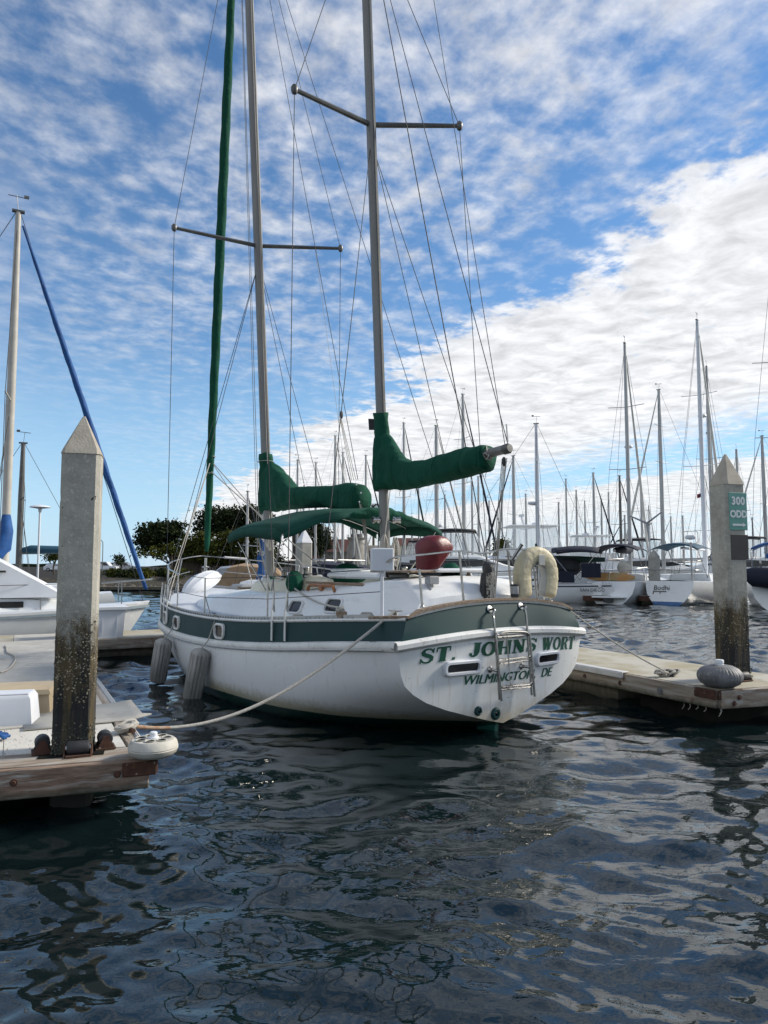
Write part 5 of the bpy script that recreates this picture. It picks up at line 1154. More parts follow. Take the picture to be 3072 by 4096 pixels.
# upturned kayak on the foredeck
def kayak():
    A_, B_ = Vector(BP((738, 2378), .80)), Vector(BP((872, 2296), -.15))
    t = thing('kayak', 'white upturned kayak lying across the foredeck', 'kayak', WB(A_.x, A_.y, A_.z), BZ); m = MB(); rings = []; d = B_ - A_
    side = Vector((-d.y, d.x, 0)).normalized(); up = d.cross(side).normalized(); up = up if up.z > 0 else -up
    for i in range(13):
        s_ = i / 12; p = d * s_; w_ = .05 + .24 * math.sin(math.pi * s_) ** .6; h = .04 + .17 * math.sin(math.pi * s_) ** .7
        rings.append([p + side * w_ * x + up * h * y for x, y in ((1, -.3), (1.04, 0), (.98, .10), (.70, .82), (.62, .88), (.08, 1.02), (0, 1.12), (-.08, 1.02), (-.62, .88), (-.98, .10), (-1.04, 0), (-1, -.3), (-.5, -.45), (.5, -.45))])
    m.loft(rings); m.build('hull', plastw, t, True)
    m = MB(); m.tube([r[1] for r in rings], .015, 6); m.tube([r[10] for r in rings], .015, 6); m.build('gunwale', railwhite, t, True)
    m = MB(); m.box(d * .2 + side * .27 - up * .02, (.12, .06, .08)); m.build('handle', rust, t)
kayak()
# horseshoe buoy
def horseshoe():
    base = lpt(c2(1235, 828), .10); t = thing('horseshoe_buoy', 'cream horseshoe life buoy standing on the stern rail', 'life buoy', WB(*base), BZ - R(8), None)
    path = spl([(0, .205, .03), (0, .225, .20), (0, .225, .36), (0, .175, .50), (0, .065, .575), (0, -.065, .575), (0, -.175, .50), (0, -.225, .36), (0, -.215, .20), (0, -.175, .03)], 6)
    n = 20; rings = []; side_f = []
    for i, p in enumerate(path):
        a_, b_ = path[max(i - 1, 0)], path[min(i + 1, len(path) - 1)]; d = (b_ - a_).normalized(); nx = Vector((1, 0, 0)); ny = d.cross(nx).normalized()
        e = min(1, min(i, len(path) - 1 - i) / 2.0 * .35 + .65); wv = 1 + .018 * math.sin(i * 1.7) + .012 * math.sin(i * 3.1)
        rings.append([p + nx * .092 * e * math.copysign(abs(math.cos(th)) ** .55, math.cos(th)) * wv + ny * .112 * e * math.copysign(abs(math.sin(th)) ** .7, math.sin(th)) * wv for th in [2 * math.pi * j / n for j in range(n)]])
    m = MB(); m.loft(rings); m.build('buoy_body', buoyc, t, 'all')
    m = MB(); m.loft([[r[j] + (r[j] - p) * .02 for j in (1, 2, 3, 4, 5, 6, 7, 8, 9)] if False else [p + (r[j] - p) * 1.012 for j in (13, 14, 15, 16, 17)] for p, r in zip(path, rings)], False); m.build('side_panel', buoyside, t, True)
    for jj in (13, 17):
        m = MB(); m.tube([p + (r[jj] - p) * 1.015 for p, r in zip(path, rings)], .004, 5); m.build('piping', plastg, t, True)
    m = MB(); m.bbox((-.10, -.02, .52), (.02, .10, .14), .006); m.bbox((-.03, -.02, .455), (.15, .11, .02), .004); m.build('holder_bracket', buoyside, t)
horseshoe()
# owl decoy
def owl():
    base = lpt(c2(918, 832), .30); t = thing('owl_decoy', 'dark plastic owl decoy with speckled breast standing on the stern', 'owl decoy', WB(*base), BZ)
    prof = [(.055, 0), (.068, .03), (.075, .08), (.088, .16), (.098, .25), (.095, .31), (.076, .345), (.066, .36)]
    m = MB(); m.lathe(prof, 20); m.build('body', owlm, t, True)
    m = MB(); rg = []
    for r_, z in prof[1:7]: rg.append([(-(r_ + .006) * math.cos(a), -(r_ + .006) * math.sin(a), z) for a in np.linspace(R(-58), R(58), 9)])
    m.loft(rg, False); m.build('breast', owlf, t, True)
    m = MB(); m.lathe([(.06, .345), (.072, .375), (.076, .41), (.066, .45), (.04, .475), (.001, .482)], 18); h = m.build('head', owlm, t, True)
    for s_ in (-1, 1): m = MB(); m.loft([[(.03, s_ * .045 - .014, .45), (.03, s_ * .045 + .014, .45), (.055, s_ * .045, .45)], [(.032, s_ * .055 - .002, .525), (.032, s_ * .055 + .002, .525), (.036, s_ * .055, .525)]]); m.build('ear_tuft', owlm, h)
    m = MB(); m.loft([[(.07, -.012, .40), (.07, .012, .40), (.07, 0, .425)], [(.10, -.002, .385), (.10, .002, .385), (.10, 0, .388)]]); m.build('beak', owlm, h)
    for s_ in (-1, 1):
        m = MB(); blob(m, (.01, s_ * .092, .20), (.055, .022, .15), 4, 12, 8, .04, .6); m.build('wing', owlm, t, True)
        m = MB(); m.tube([(-.03, s_ * .035, .06), (-.085, s_ * .04, .01), (-.11, s_ * .045, .0)], .018, 6); m.build('foot', owlm, t, True)
owl()
# outboard motor under a red cover
def outboard():
    p = lpt(c2(555, 520), .42); t = thing('outboard_motor', 'outboard motor under a dark red cover clamped on the stern rail', 'outboard motor', WB(*p), BZ); n = 26; rings = []; q = random.Random(5)
    pts = [(-.215, .09), (-.205, .11), (-.15, .135), (-.09, .16), (-.02, .19), (.04, .215), (.08, .222), (.12, .21), (.16, .185), (.195, .15), (.22, .10), (.235, .03)]
    for i, (z, hw) in enumerate(pts):
        dy = .20 - .92 * (max(hw, .222) if z > .07 else hw); hw *= 1.10
        rings.append([((.075 + hw * .45) * math.copysign(abs(math.cos(th)) ** .8, math.cos(th)) * (1 + .14 * mnoise.noise(Vector((2 * math.cos(th), 2 * math.sin(th), z * 9)))), dy + hw * math.copysign(abs(math.sin(th)) ** .8, math.sin(th)) * (1 + .10 * mnoise.noise(Vector((3 * math.cos(th), 3 * math.sin(th), z * 7 + 4)))), z * .93 + .010 * mnoise.noise(Vector((math.cos(th) * 2, math.sin(th) * 2, z)))) for th in [2 * math.pi * j / n for j in range(n)]])
    m = MB(); m.loft(rings); m.build('cover', redc, t, 'all')
    m = MB(); m.tube([(0, .07, -.28), (0, .075, -.55)], .03, 8); m.build('shaft', plastg, t, True)
    m = MB(); m.bbox((.0, .03, -.33), (.10, .16, .10), .01); m.build('clamp', plastg, t)
outboard()
# stern lamp / strobe canister and rod holder
p = lpt(c2(1093, 765), .12); t = thing('strobe_canister', 'grey and black canister light on the stern rail beside the life buoy', 'strobe light', WB(*p), BZ)
m = MB(); m.lathe([(.05, -.06), (.055, -.05), (.055, .06), (.05, .065)], 14); m.build('body', plastg, t, True)
m = MB(); m.lathe([(.058, .055), (.058, .075), (.001, .08)], 14); m.build('cap', rubber, t, True); m = MB(); m.lathe([(.02, -.12), (.045, -.085), (.056, -.06), (.056, -.045)], 14); m.build('foot', rubber, t, True)
a_, b_ = lpt(c2(1075, 560), .1), lpt(c2(1140, 462), -.02); t = thing('rod_holder', 'slanted stainless rod holder tube on the stern rail', 'rod holder', WB(*a_), BZ)
m = MB(); m.tube([(0, 0, 0), b_ - a_], .022, 12); m.build('tube', steel, t, True); m = MB(); m.tube([(b_ - a_) * .97, (b_ - a_) * 1.02], .026, 12); m.build('rim', rubber, t, True)
# ================================================================ other boats
def sail_hull(par, xa, xf, beam, fb, mt, rake=.35, stripe=None, bot=None, tr_w=.72):
    """xa < 0 < xf: stern and bow along x, mast at x = 0"""
    L_ = xf - xa; rings = []; st_ = []
    prof = [(1.0, 1.0), (1.0, .8), (.97, .45), (.90, .12), (.78, -.08), (.4, -.30), (0, -.36)]
    for i in range(19):
        s_ = i / 18; hb = beam / 2 * (tr_w + (1 - tr_w) * math.sin(min(1, s_ / .45) * math.pi / 2) if s_ < .45 else max(.012, 1 - ((s_ - .45) / .55) ** 2.3))
        sh = fb * (1 + .22 * (s_ - .35) ** 2 * 2.2); wl = max(0, 1 - s_ / .12); row = []
        for f, zf in prof:
            z = zf * sh; f = lerp(f, dict(zip((1.0, .8, .45, .12, -.08, -.30, -.36), (1.0, .985, .90, .66, .42, .12, 0)))[zf], max(0, 1 - s_ / .3)); f2 = f * lerp(1, max(.0, .35 + .65 * zf), max(0, (s_ - .5) / .5) ** 1.2) if zf < 1 else f
            if s_ < .12: z = max(z, -.05 + .0 * f) if False else z
            up = (1 - zf) * fb
            x = xa + s_ * L_ - rake * wl * (1 - zf) * .8 - max(0, s_ - .75) * 4 * (1 - zf) * fb * .75
            row.append((x, hb * f2, z))
        rings.append(row + [(x, -y, z) for x, y, z in row[-2::-1]])
    m = MB(); m.loft(rings, False); m.poly(rings[0][::-1]); h = m.build('hull', mt, par, True)
    m = MB(); m.loft([[(r[0][0], r[0][1] * q, r[0][2] + .04 * (1 - q * q)) for q in (1, .6, 0, -.6, -1)] for r in rings], False); m.build('deck', deckgrey, par, True)
    if stripe:
        m = MB(); m.loft([[(r[0][0], r[0][1] * 1.0 + .008, r[0][2] * .93), (r[0][0], r[0][1] + .008, r[0][2] * .86)] for r in rings], False); m.loft([[(r[0][0], -r[0][1] - .008, r[0][2] * .86), (r[0][0], -r[0][1] - .008, r[0][2] * .93)] for r in rings], False); m.build('stripe', stripe, h)
    if bot:
        m = MB()
        for sg in (1, -1): m.loft([[(r[3][0], sg * (r[3][1] * .995 + .012), r[3][2] + .02), (r[4][0], sg * (r[4][1] + .012), r[4][2])] for r in rings], False)
        q0 = rings[0]; m.poly([(q0[3][0] - .012, q0[3][1], q0[3][2] + .02), (q0[4][0] - .012, q0[4][1], q0[4][2]), (q0[4][0] - .012, -q0[4][1], q0[4][2]), (q0[3][0] - .012, -q0[3][1], q0[3][2] + .02)])
        m.build('boot_stripe', bot, h)
    return rings
def rail(par, pts, r=.018, name='rail', mt=steel): m = MB(); m.tube(pts, r, 5); return m.build(name, mt, par, True)
def sailboat(label, bx, top, Y, hd, L_=10.0, beam=3.2, fb=1.05, hullm=gelcoat, mastm=alu, mr_=.085, furl=None, cover=None, spread=(.45,), radar=0, stripe=None, bot=None, bimini=None, detail=1, group='sailboats moored in the marina', name='sailboat', fwd=.42, wind=True, loc=None, boomz=1.1, masth=None):
    P = atd(bx, 1222, Y); H_ = masth or atd(top[0], top[1], Y).z
    t = thing(name, label, 'sailboat', loc or (P.x, Y, 0), R(hd), group); xa, xf = -L_ * (1 - fwd), L_ * fwd
    rings = sail_hull(t, xa, xf, beam, fb, hullm, .5, stripe, bot)
    m = MB(); rg = []
    for s_ in np.linspace(0, 1, 9):
        x = lerp(xa + L_ * .28, xf - L_ * .16, s_); w_ = beam * .31 * (1 - .45 * s_ ** 2); hz = .42 * (1 - .55 * max(0, s_ - .6) / .4)
        rg.append([(x, w_ + .08, fb), (x, w_, fb + hz * .85), (x, w_ * .7, fb + hz), (x, -w_ * .7, fb + hz), (x, -w_, fb + hz * .85), (x, -w_ - .08, fb)])
    m.loft(rg, False); m.poly(rg[0]); m.poly(rg[-1][::-1]); cab = m.build('cabin', gelcoat, t, True)
    if detail:
        for sg in (1, -1):
            for s_ in (.25, .55):
                x = lerp(xa + L_ * .28, xf - L_ * .16, s_); w_ = beam * .31 * (1 - .45 * s_ ** 2); m = MB(); m.bbox((x, sg * (w_ + .042), fb + .21), (L_ * .11, .02, .15), .008, 0); m.build('cabin_window', darkglass, cab)
    z0 = fb + .35; m = MB(); m.loft([oval(Vector((0, 0, z)), mr_ * 1.2, mr_) for z in (z0, H_ * .7)] + [oval(Vector((0, 0, H_)), mr_ * .8, mr_ * .7)]); M_ = m.build('mast', mastm, t, True)
    for f in spread:
        zz = z0 + (H_ - z0) * f; w_ = beam * .30
        for sg in (1, -1):
            m = MB(); m.tube([(0, 0, zz), (-.12, sg * w_, zz + .05)], .022, 5); m.build('spreader', mastm, M_)
    zs2 = z0 + (H_ - z0) * spread[0]
    for sg in (1, -1):
        m = MB(); m.tube([(-.1, sg * beam * .43, fb), (-.12, sg * beam * .30, zs2 + .05), (0, 0, H_ - .2)], .009, 4); m.build('shroud', wire, t)
        m = MB(); m.tube([(-.5, sg * beam * .43, fb), (0, 0, zs2 - .1)], .009, 4); m.build('lower_shroud', wire, t)
    m = MB(); m.tube([(xa + .15, 0, fb), (-.05, 0, H_)], .009, 4); m.build('backstay', wire, t)
    if furl:
        a, b = Vector((xf - .15, 0, fb + .15)), Vector((.1, 0, H_ - .35)); m = MB(); m.tube([a, a + (b - a) * .04, a + (b - a) * .45, a + (b - a) * .93, b], [.02, .07, .085, .04, .02], 7); m.build('furled_headsail', furl, t, True)
    else: m = MB(); m.tube([(xf - .1, 0, fb), (0.05, 0, H_)], .009, 4); m.build('forestay', wire, t)
    bl = -L_ * .36; m = MB(); m.tube([(0, 0, z0 + boomz), (bl, 0, z0 + boomz + .05)], .07, 8); bo = m.build('boom', mastm, t, True)
    if cover:
        m = MB(); m.tube([(.08, 0, z0 + boomz + 1.0), (.02, 0, z0 + boomz + .5), (-.12, 0, z0 + boomz + .2), (-.4, 0, z0 + boomz + .12), (bl * .6, 0, z0 + boomz + .1), (bl * .95, 0, z0 + boomz + .08)], [.10, .14, .24, .22, .19, .12], 10); m.build('sail_cover', cover, bo, 'all')
    if radar:
        zz = z0 + (H_ - z0) * radar; m = MB(); m.lathe([(.02, -.12), (.22, -.06), (.25, 0), (.22, .07), (.02, .10)], 12, (.30, 0, zz)); rd = m.build('radar_dome', plastw, M_, True); m = MB(); m.box((.15, 0, zz - .1), (.3, .08, .04)); m.build('radar_bracket', plastg, rd)
    if wind:
        m = MB(); m.tube([(0, 0, H_), (-.05, 0, H_ + .45)], .008, 4); m.tube([(-.25, 0, H_ + .42), (.2, .05, H_ + .44)], .012, 4); m.box((.18, .05, H_ + .47), (.12, .01, .09)); m.box((0, 0, H_ + .02), (.3, .12, .05)); m.build('masthead_fittings', alud, M_)
    if detail:
        for sg in (1, -1):
            pts = [(xa + .1 + L_ * .9 * q, sg * (itp(q, [0, .4, 1], [beam * .36, beam * .48, beam * .12])), fb + .62 + .1 * q) for q in np.linspace(0, 1, 9)]
            rail(t, pts, .008, 'lifeline', wire)
            for p in pts[::2]: rail(t, [(p[0], p[1], fb + .02), p], .015, 'stanchion')
        w_ = beam * .36
        rail(t, spl([(xa + 1.3, w_, fb + .62), (xa + .1, w_, fb + .64), (xa + .02, 0, fb + .64), (xa + .1, -w_, fb + .64), (xa + 1.3, -w_, fb + .62)], 5), .018, 'stern_rail')
        rail(t, spl([(xf - 1.3, beam * .2, fb + .70), (xf - .1, beam * .08, fb + .78), (xf + .05, 0, fb + .8), (xf - .1, -beam * .08, fb + .78), (xf - 1.3, -beam * .2, fb + .70)], 4), .018, 'bow_rail')
    if bimini:
        x0, x1 = xa + L_ * .06, xa + L_ * .30; m = MB()
        m.loft([[(lerp(x0, x1, u_), v_ * beam * .36, fb + 1.95 + .12 * math.sin(u_ * 3.14) - .30 * abs(v_) ** 2.5) for v_ in np.linspace(-1, 1, 11)] for u_ in np.linspace(0, 1, 7)], False); o = m.build('bimini', bimini, t, True); o.modifiers.new('thick', 'SOLIDIFY').thickness = .03
        for sg in (1, -1):
            rail(o, [(x0 + .1, sg * beam * .36, fb + 1.65), (lerp(x0, x1, .5), sg * beam * .38, fb + .2)], .018, 'bimini_leg'); rail(o, [(x1 - .1, sg * beam * .36, fb + 1.65), (lerp(x0, x1, .5), sg * beam * .38, fb + .2)], .018, 'bimini_leg')
    return t, xa, xf, rings
dkg = mat('dark_green_canvas', (.010, .030, .022), (.014, .04, .03), rough=.85, scale=3)
offw = mat('white_sailcloth', (.62, .61, .56), (.55, .54, .5), rough=.7, scale=3)

tanmast = mat('tan_grey_mast', (.46, .44, .39), (.38, .36, .32), rough=.5, scale=3)
# --- white sloop beyond the walkway on the left
mp_ = DW(-1.27, 14.35)
t, xa, xf, rr = sailboat('white sloop with blue furled headsail lying beyond the walkway at far left', 0, (40, 468), 18.3, 27.4, 8.7, 2.9, .84, gelcoat, tanmast, .085, None, None, (.5,), 0, mat('grey_blue_line', (.25, .30, .33), (.2, .25, .28), rough=.4), None, None, 1, None, fwd=.41, loc=(mp_.x, mp_.y, 0), masth=atd(40, 468, 18.3).z)
def furled(par, a, b, r, mt, seed=0):
    m = MB(); n = 50; rings = []; d = b - a
    for i in range(n + 1):
        s_ = i / n; p = a + d * s_; q = r * (.35 + .65 * math.sin(math.pi * min(1, s_ * .93 + .1)) ** .7)
        rings.append([(p.x + q * (1 + .12 * math.sin(3 * (th + i * .5))) * math.cos(th), p.y + q * (1 + .12 * math.sin(3 * (th + i * .5))) * math.sin(th), p.z) for th in [2 * math.pi * j / 10 for j in range(10)]])
    m.loft(rings); return m.build('furled_headsail', mt, par, 'all')
Hm = atd(40, 468, 18.3).z
furled(t, Vector((xf - .10, 0, 1.35)), Vector((.12, 0, Hm - .35)), .085, bluec)
m = MB(); m.tube([(.0, 0, 3.3), (.02, -.0, 2.9), (-.1, 0, 2.5), (-.25, 0, 2.2), (-1.6, 0, 2.1)], [.10, .16, .26, .26, .16], 12); m.build('sail_cover', bluec, t, 'all')
m = MB(); m.loft([[(x, y, z) for y, z in ((.86, 1.22), (.84, 1.05 + h), (.6, 1.13 + h), (-.6, 1.13 + h), (-.84, 1.05 + h), (-.86, 1.22))] for x, h in ((-2.2, 1.15), (-.2, 1.12), (.95, .45), (1.35, .2))], False); dg_ = m.build('white_spray_cover', plastw, t, True)
m = MB(); m.box((-.6, -.875, 1.86), (1.3, .02, .05), 0); m.build('window_slit', darkglass, dg_)
put_text(t, 'CF 1322 UG', (1.95, -.92, .62), (1, .30, 0), (0, 0, 1), .22, black, (0, -1, 0), name='registration')
# --- sailboat behind it at far left
sailboat('sailboat with dark mast and blue-green boom cover behind the white sloop', 40, (28, 958), 27, 205, 6.6, 2.4, .9, gelcoat, alud, .09, None, None, (.6,), boomz=1.25, detail=0, fwd=.5)
t = [o for o in bpy.data.objects if o.parent is None and str(o.get('label', '')).startswith('sailboat with dark mast and blue-green')][0]
m = MB(); m.tube([(-.1, 0, 2.58), (-.4, 0, 2.62), (-1.4, 0, 2.62), (-2.3, 0, 2.6)], [.10, .17, .15, .09], 10); m.build('boom_cover', bluecov, t, 'all')
p = atd(82, 1222, 24); t = thing('antenna_pole', 'slim white antenna pole with saucer-shaped head rising behind the white sloop', 'antenna pole', (p.x, 24, 0)); zt3 = atd(83, 1098, 24).z  # antenna pole of a boat behind; its saucer head is no lamp
m = MB(); m.tube([(0, 0, -1), (0, 0, zt3)], .035, 8); m.build('pole', plastw, t, True); m = MB(); m.lathe([(.05, -.12), (.06, -.02), (.34, .03), (.30, .07), (.05, .12), (.001, .13)], 18, (0, 0, zt3)); m.build('saucer_head', plastw, t, True)

# --- right-hand row with visible sterns
def stern_text(par, s, c, xa, size, mt=lettergreen, shear=0, up=(0, 0, 1), nrm=(-1, 0, 0)): return put_text(par, s, c, xa, up, size, mt, nrm, shear)
inkd = mat('lettering_dark', (.03, .03, .035), (.03, .03, .035), rough=.5)
jp = atd(1362, 1222, 41.5)
t, xa, xf, rr = sailboat('white sloop with open step-through stern and navy bimini beyond the fairway', 1362, (1337, 742), 41.5, 58, 10.2, 3.5, 1.12, gelcoat, alu, .11, offw, navy, (.45, .72), .55, None, None, navy, 1, fwd=.56, boomz=1.3)
q = xa - .25
m = MB(); m.bbox((xa - .42, 0, .36), (.55, 1.7, .10), .03); m.bbox((xa - .30, .62, .78), (.4, .5, .75), .05); m.build('swim_step', gelcoat, t, True)
m = MB(); m.bbox((xa - .60, 0, .20), (.22, .5, .20), .02); m.build('stern_locker', darkglass, t)
stern_text(t, 'JOSEPHINE', (xa - .50, .62, .86), (0, -1, 0), .13, inkd)
m = MB(); m.loft([[(xa + .15 + .10 * s_ + .03 * math.cos(th), lerp(-1.2, 1.5, s_), 1.38 + .06 * s_ + .26 * math.sin(math.pi * (s_ * .94 + .03)) ** .5 * math.sin(th)) for th in [2 * math.pi * j / 10 for j in range(10)]] for s_ in np.linspace(0, 1, 11)]); m.build('paddle_board', orange, t, True)
m = MB(); m.lathe([(.36, -.01), (.38, 0), (.36, .01)], 20, (xa + 1.7, -.3, 1.9), Matrix.Rotation(R(90), 3, 'Y')); m.build('steering_wheel', steel, t)
t, xa, xf, rr = sailboat('white cutter with blue bottom paint and wind generator partly behind the right pile', 1524, (1508, 692), 41, 48, 10.5, 3.4, 1.15, gelcoat, plastw, .12, offw, None, (.42, .70), .62, None, bluestripe, bluecov, 1, fwd=.46, boomz=1.4)
stern_text(t, 'Bodhi', (xa - .15, .35, .86), (0, -1, 0), .36, inkd, 0, (.33, 0, .94))
m = MB(); [m.tube(spl([(xa - .12, .75 * 1, .70), (xa - .2, .75, .68), (xa - .2, .75, .36), (xa - .14, .2, .36)], 4), .025, 6), m.tube([(xa - .2, .75, .68), (xa - .2, .1, .68)], .025, 6), m.tube([(xa - .2, .42, .66), (xa - .2, .42, .36)], .025, 6)]; m.build('stern_ladder', alud, t)
m = MB(); m.tube([(xa + .3, 1.1, 1.1), (xa + .3, 1.1, 4.2)], .04, 8); wg = m.build('generator_pole', plastw, t, True)
m = MB(); m.lathe([(.02, -.25), (.10, -.15), (.11, .15), (.03, .25)], 10, (xa + .3, 1.1, 4.25), Matrix.Rotation(R(70), 3, 'Y')); [m.box((xa + .1, 1.1 + .55 * math.cos(a), 4.25 + .55 * math.sin(a)), (.03, abs(1.1 * math.cos(a)) + .09, abs(1.1 * math.sin(a)) + .05)) for a in ()]
for a in (25, 145, 265): m.tube([(xa + .05, 1.1, 4.25), (xa + .05, 1.1 + 1.0 * math.cos(R(a)), 4.25 + 1.0 * math.sin(R(a)))], [.06, .035], 4)
m.build('wind_generator', plastg, wg, True)
m = MB(); m.tube([(xa + .4, -1.0, 1.1), (xa + .4, -1.0, 3.2)], .05, 8); rp = m.build('radar_pole', alu, t, True); m = MB(); m.lathe([(.05, -.12), (.24, -.08), (.27, 0), (.24, .1), (.05, .14)], 14, (xa + .4, -1.0, 3.45)); m.build('radar_dome', plastw, rp, True); m = MB(); m.tube([(xa + .4, -1.0 + x, 3.45 + z) for x, z in rrect(.72, .62, .12)] + [(xa + .4, -.64, 3.6)], .02, 6); m.build('radar_guard', steel, rp, True)
p = atd(1300, 1222, 38.2)
t = None
t, xa, xf, rr = sailboat('white sailboat moored sideways with black weather cloths behind the life buoy', 1163, (1160, 912), 39.5, 158, 10.5, 3.3, 1.0, gelcoat, plastw, .10, None, dkg, (.5, .75), .48, inkd, None, navy, 1, fwd=.62, boomz=.9, loc=(atd(1163, 1222, 40).x, 40, 0))
for sg in (1,): stern_text(t, 'SAN DIEGO', (xa + .95, 1.42, .72), (-1, -.10, 0), .24, inkd, 0, nrm=(0, 1, 0))
m = MB(); m.bbox((xa + 2.6, 1.50, 1.40), (1.5, .04, .60), .01); m.build('weather_cloth', navy, t); m = MB(); m.bbox((xa + 1.0, 1.4, 1.75), (1.0, .04, .75), .01); m.build('weather_cloth', navy, t)
m = MB(); m.bbox((xa + 2.6, 0, 1.95), (1.9, 2.0, .9), .3); m.build('cockpit_tent', black, t, True)
t, xa, xf, rr = sailboat('sailboat with navy-covered dinghy on its stern at the right edge of the picture', 1690, (1657, 590), 37, 60, 10.5, 3.4, 1.1, gelcoat, alu, .11, offw, bluec, (.45, .7), 0, None, None, bluec, 1, fwd=.52, boomz=1.3)
m = MB(); m.tube([(xa - .5, -1.3, 1.65), (xa - .5, -.9, 1.45), (xa - .5, 0, 1.4), (xa - .5, 1.1, 1.5), (xa - .5, 1.7, 1.7)], [.15, .45, .5, .45, .1], 12); m.build('covered_dinghy', navy, t, 'all')
m = MB(); m.tube([(xa - .6, .2, 1.0), (xa - .6, .2, .55)], [.06, .03], 6); m.build('hanging_line', rubber, t)
for x_ in (-.8, .8): rail(t, [(xa + .1, x_, 1.1), (xa - .1, x_, 2.1), (xa - .6, x_, 2.2)], .04, 'davit')

# --- masts standing behind: (label, base px, (top px), distance, heading, options)
far = [
 ('sloop with grey mast and pale furled headsail, between the two stern-on boats', 1434, (1428, 842), 52, 128, dict(furl=offw, spread=(.35, .6, .8), mr_=.12)),
 ('sailboat whose mast stands directly behind the cutter mast near the right pile', 1541, (1531, 792), 53, 60, dict(furl=offw, spread=(.55,), radar=.68, mr_=.12, cover=navy)),
 ('sailboat with a white mast rising above the mizzen boom end', 1003, (995, 852), 52, 35, dict(furl=navy, spread=(.5, .75), mr_=.13, hullm=plastw)),
 ('sailboat with a stout grey mast and wind vane above the mizzen cover', 944, (938, 920), 50, 40, dict(furl=offw, spread=(.5,), mr_=.14, radar=.33)),
 ('sailboat with radar on its thin mast just right of the mizzen mast', 873, (865, 914), 60, 45, dict(furl=dkg, spread=(.5,), mr_=.12, radar=.30)),
 ('sailboat with mast between the two ketch masts, the tallest there', 723, (712, 942), 62, 50, dict(furl=offw, spread=(.55,), mr_=.12)),
 ('sailboat with dark forestay, its mast close right of the tallest between the ketch masts', 740, (734, 978), 66, 40, dict(furl=navy, spread=(.5,), mr_=.11)),
 ('sailboat with mast just left of the mizzen mast', 790, (785, 984), 64, 45, dict(furl=black, spread=(.5,), mr_=.11)),
 ('sailboat with short mast above the main boom cover, left one of two', 641, (637, 994), 60, 140, dict(furl=None, spread=(.5,), mr_=.10)),
 ('sailboat with short mast above the main boom cover, right one of two', 681, (675, 1000), 64, 45, dict(furl=offw, spread=(.5,), mr_=.10)),
 ('sailboat with mast passing behind the mizzen boom end and sheets', 1112, (1111, 985), 54, 130, dict(furl=navy, spread=(.5,), radar=.2, mr_=.12)),
 ('distant sailboat with short thin mast left of the flybridge cruiser', 1035, (1033, 1030), 70, 30, dict(furl=None, spread=(.5,), mr_=.11)),
 ('distant small sailboat with mast just right of the flybridge cruiser', 1209, (1208, 1086), 78, 120, dict(furl=None, spread=(.5,), mr_=.11)),
 ('distant sailboat with the second mast right of the flybridge cruiser', 1248, (1247, 1060), 74, 60, dict(furl=None, spread=(.45,), mr_=.11)),
 ('distant sailboat with pale mast and pale forestay leaning right of the flybridge cruiser', 1286, (1279, 1022), 66, 30, dict(furl=navy, spread=(.5,), mr_=.12)),
 ('distant sailboat with slim mast close right of the pale one', 1302, (1298, 1078), 76, 40, dict(furl=None, spread=(.5,), mr_=.10)),
 ('sailboat with a black mast left of the step-through sloop mast', 1343, (1333, 1028), 60, 35, dict(furl=black, spread=(.5,), mr_=.11, mastm=alud)),
 ('distant sailboat with thin mast right of the step-through sloop mast', 1389, (1382, 1048), 66, 45, dict(furl=None, spread=(.4, .7), mr_=.11)),
 ('sailboat whose mast shows right behind the right pile top', 1600, (1595, 972), 58, 50, dict(furl=None, spread=(.5,), mr_=.12, cover=navy)),
 ('sailboat with mast by the right picture edge above the right pile', 1657, (1651, 942), 56, 125, dict(furl=offw, spread=(.5,), mr_=.12, cover=bluec)),
 ('sailboat with flag flying beside its thin mast left of the right pile', 1527, (1518, 1010), 62, 70, dict(furl=None, spread=(.4,), mr_=.10)),
 ('sailboat with white mast left of the ketch main mast in front of trees', 533, (532, 1062), 46, 78, dict(furl=navy, spread=(.5,), mr_=.09)),
]
fm = random.Random(21)
ORD = 'first second third fourth fifth sixth seventh eighth ninth tenth eleventh twelfth thirteenth fourteenth fifteenth sixteenth seventeenth eighteenth nineteenth twentieth twenty-first'.split()
for k_, px_ in enumerate(sorted((655, 699, 764, 818, 905, 962, 1058, 1086, 1138, 1226, 1266, 1318, 1352, 1405, 1452, 1478, 1571, 1629, 1580, 890, 1021))):
    far.append((f'far-off sailboat showing a short bare mast, {ORD[k_]} such mast from the left', px_, (px_, fm.uniform(1035, 1120)), fm.uniform(78, 105), fm.choice((30, 50, 120, 140, 210)), dict(furl=fm.choice((None, None, navy, offw)), spread=(fm.uniform(.4, .6),), mr_=.11, cover=fm.choice((None, navy, bluec, None)), group='far-off sailboats with bare masts')))
BOATS = {}
for lab, bx_, tp, Y_, hd, kw in far:
    k2 = dict(L_=9.5, beam=3.0, fb=1.0, detail=0); k2.update(kw)
    BOATS[bx_] = sailboat(lab, bx_, tp, Y_, hd, **k2)
p = atd(1519, 1078, 60); t = thing('flag', 'small tattered red and blue flag flying left of the right pile', 'flag', p)
m = MB(); m.loft([[(-.55 * s_, .08 * math.sin(5 * s_), -.15 * s_ + (.2 if k else .55)) for s_ in np.linspace(0, 1, 7)] for k in (1, 0)], False); m.build('fly', flagr, t); m = MB(); m.loft([[(-.35 * s_, .08 * math.sin(5 * s_) - .02, -.15 * s_ + (.25 if k else .55)) for s_ in np.linspace(0, 1, 4)] for k in (1, 0)], False); m.build('canton', flagb, t)
m = MB(); m.tube([(.02, 0, -1.2), (.02, 0, .7)], .02, 5); m.build('staff', alud, t)

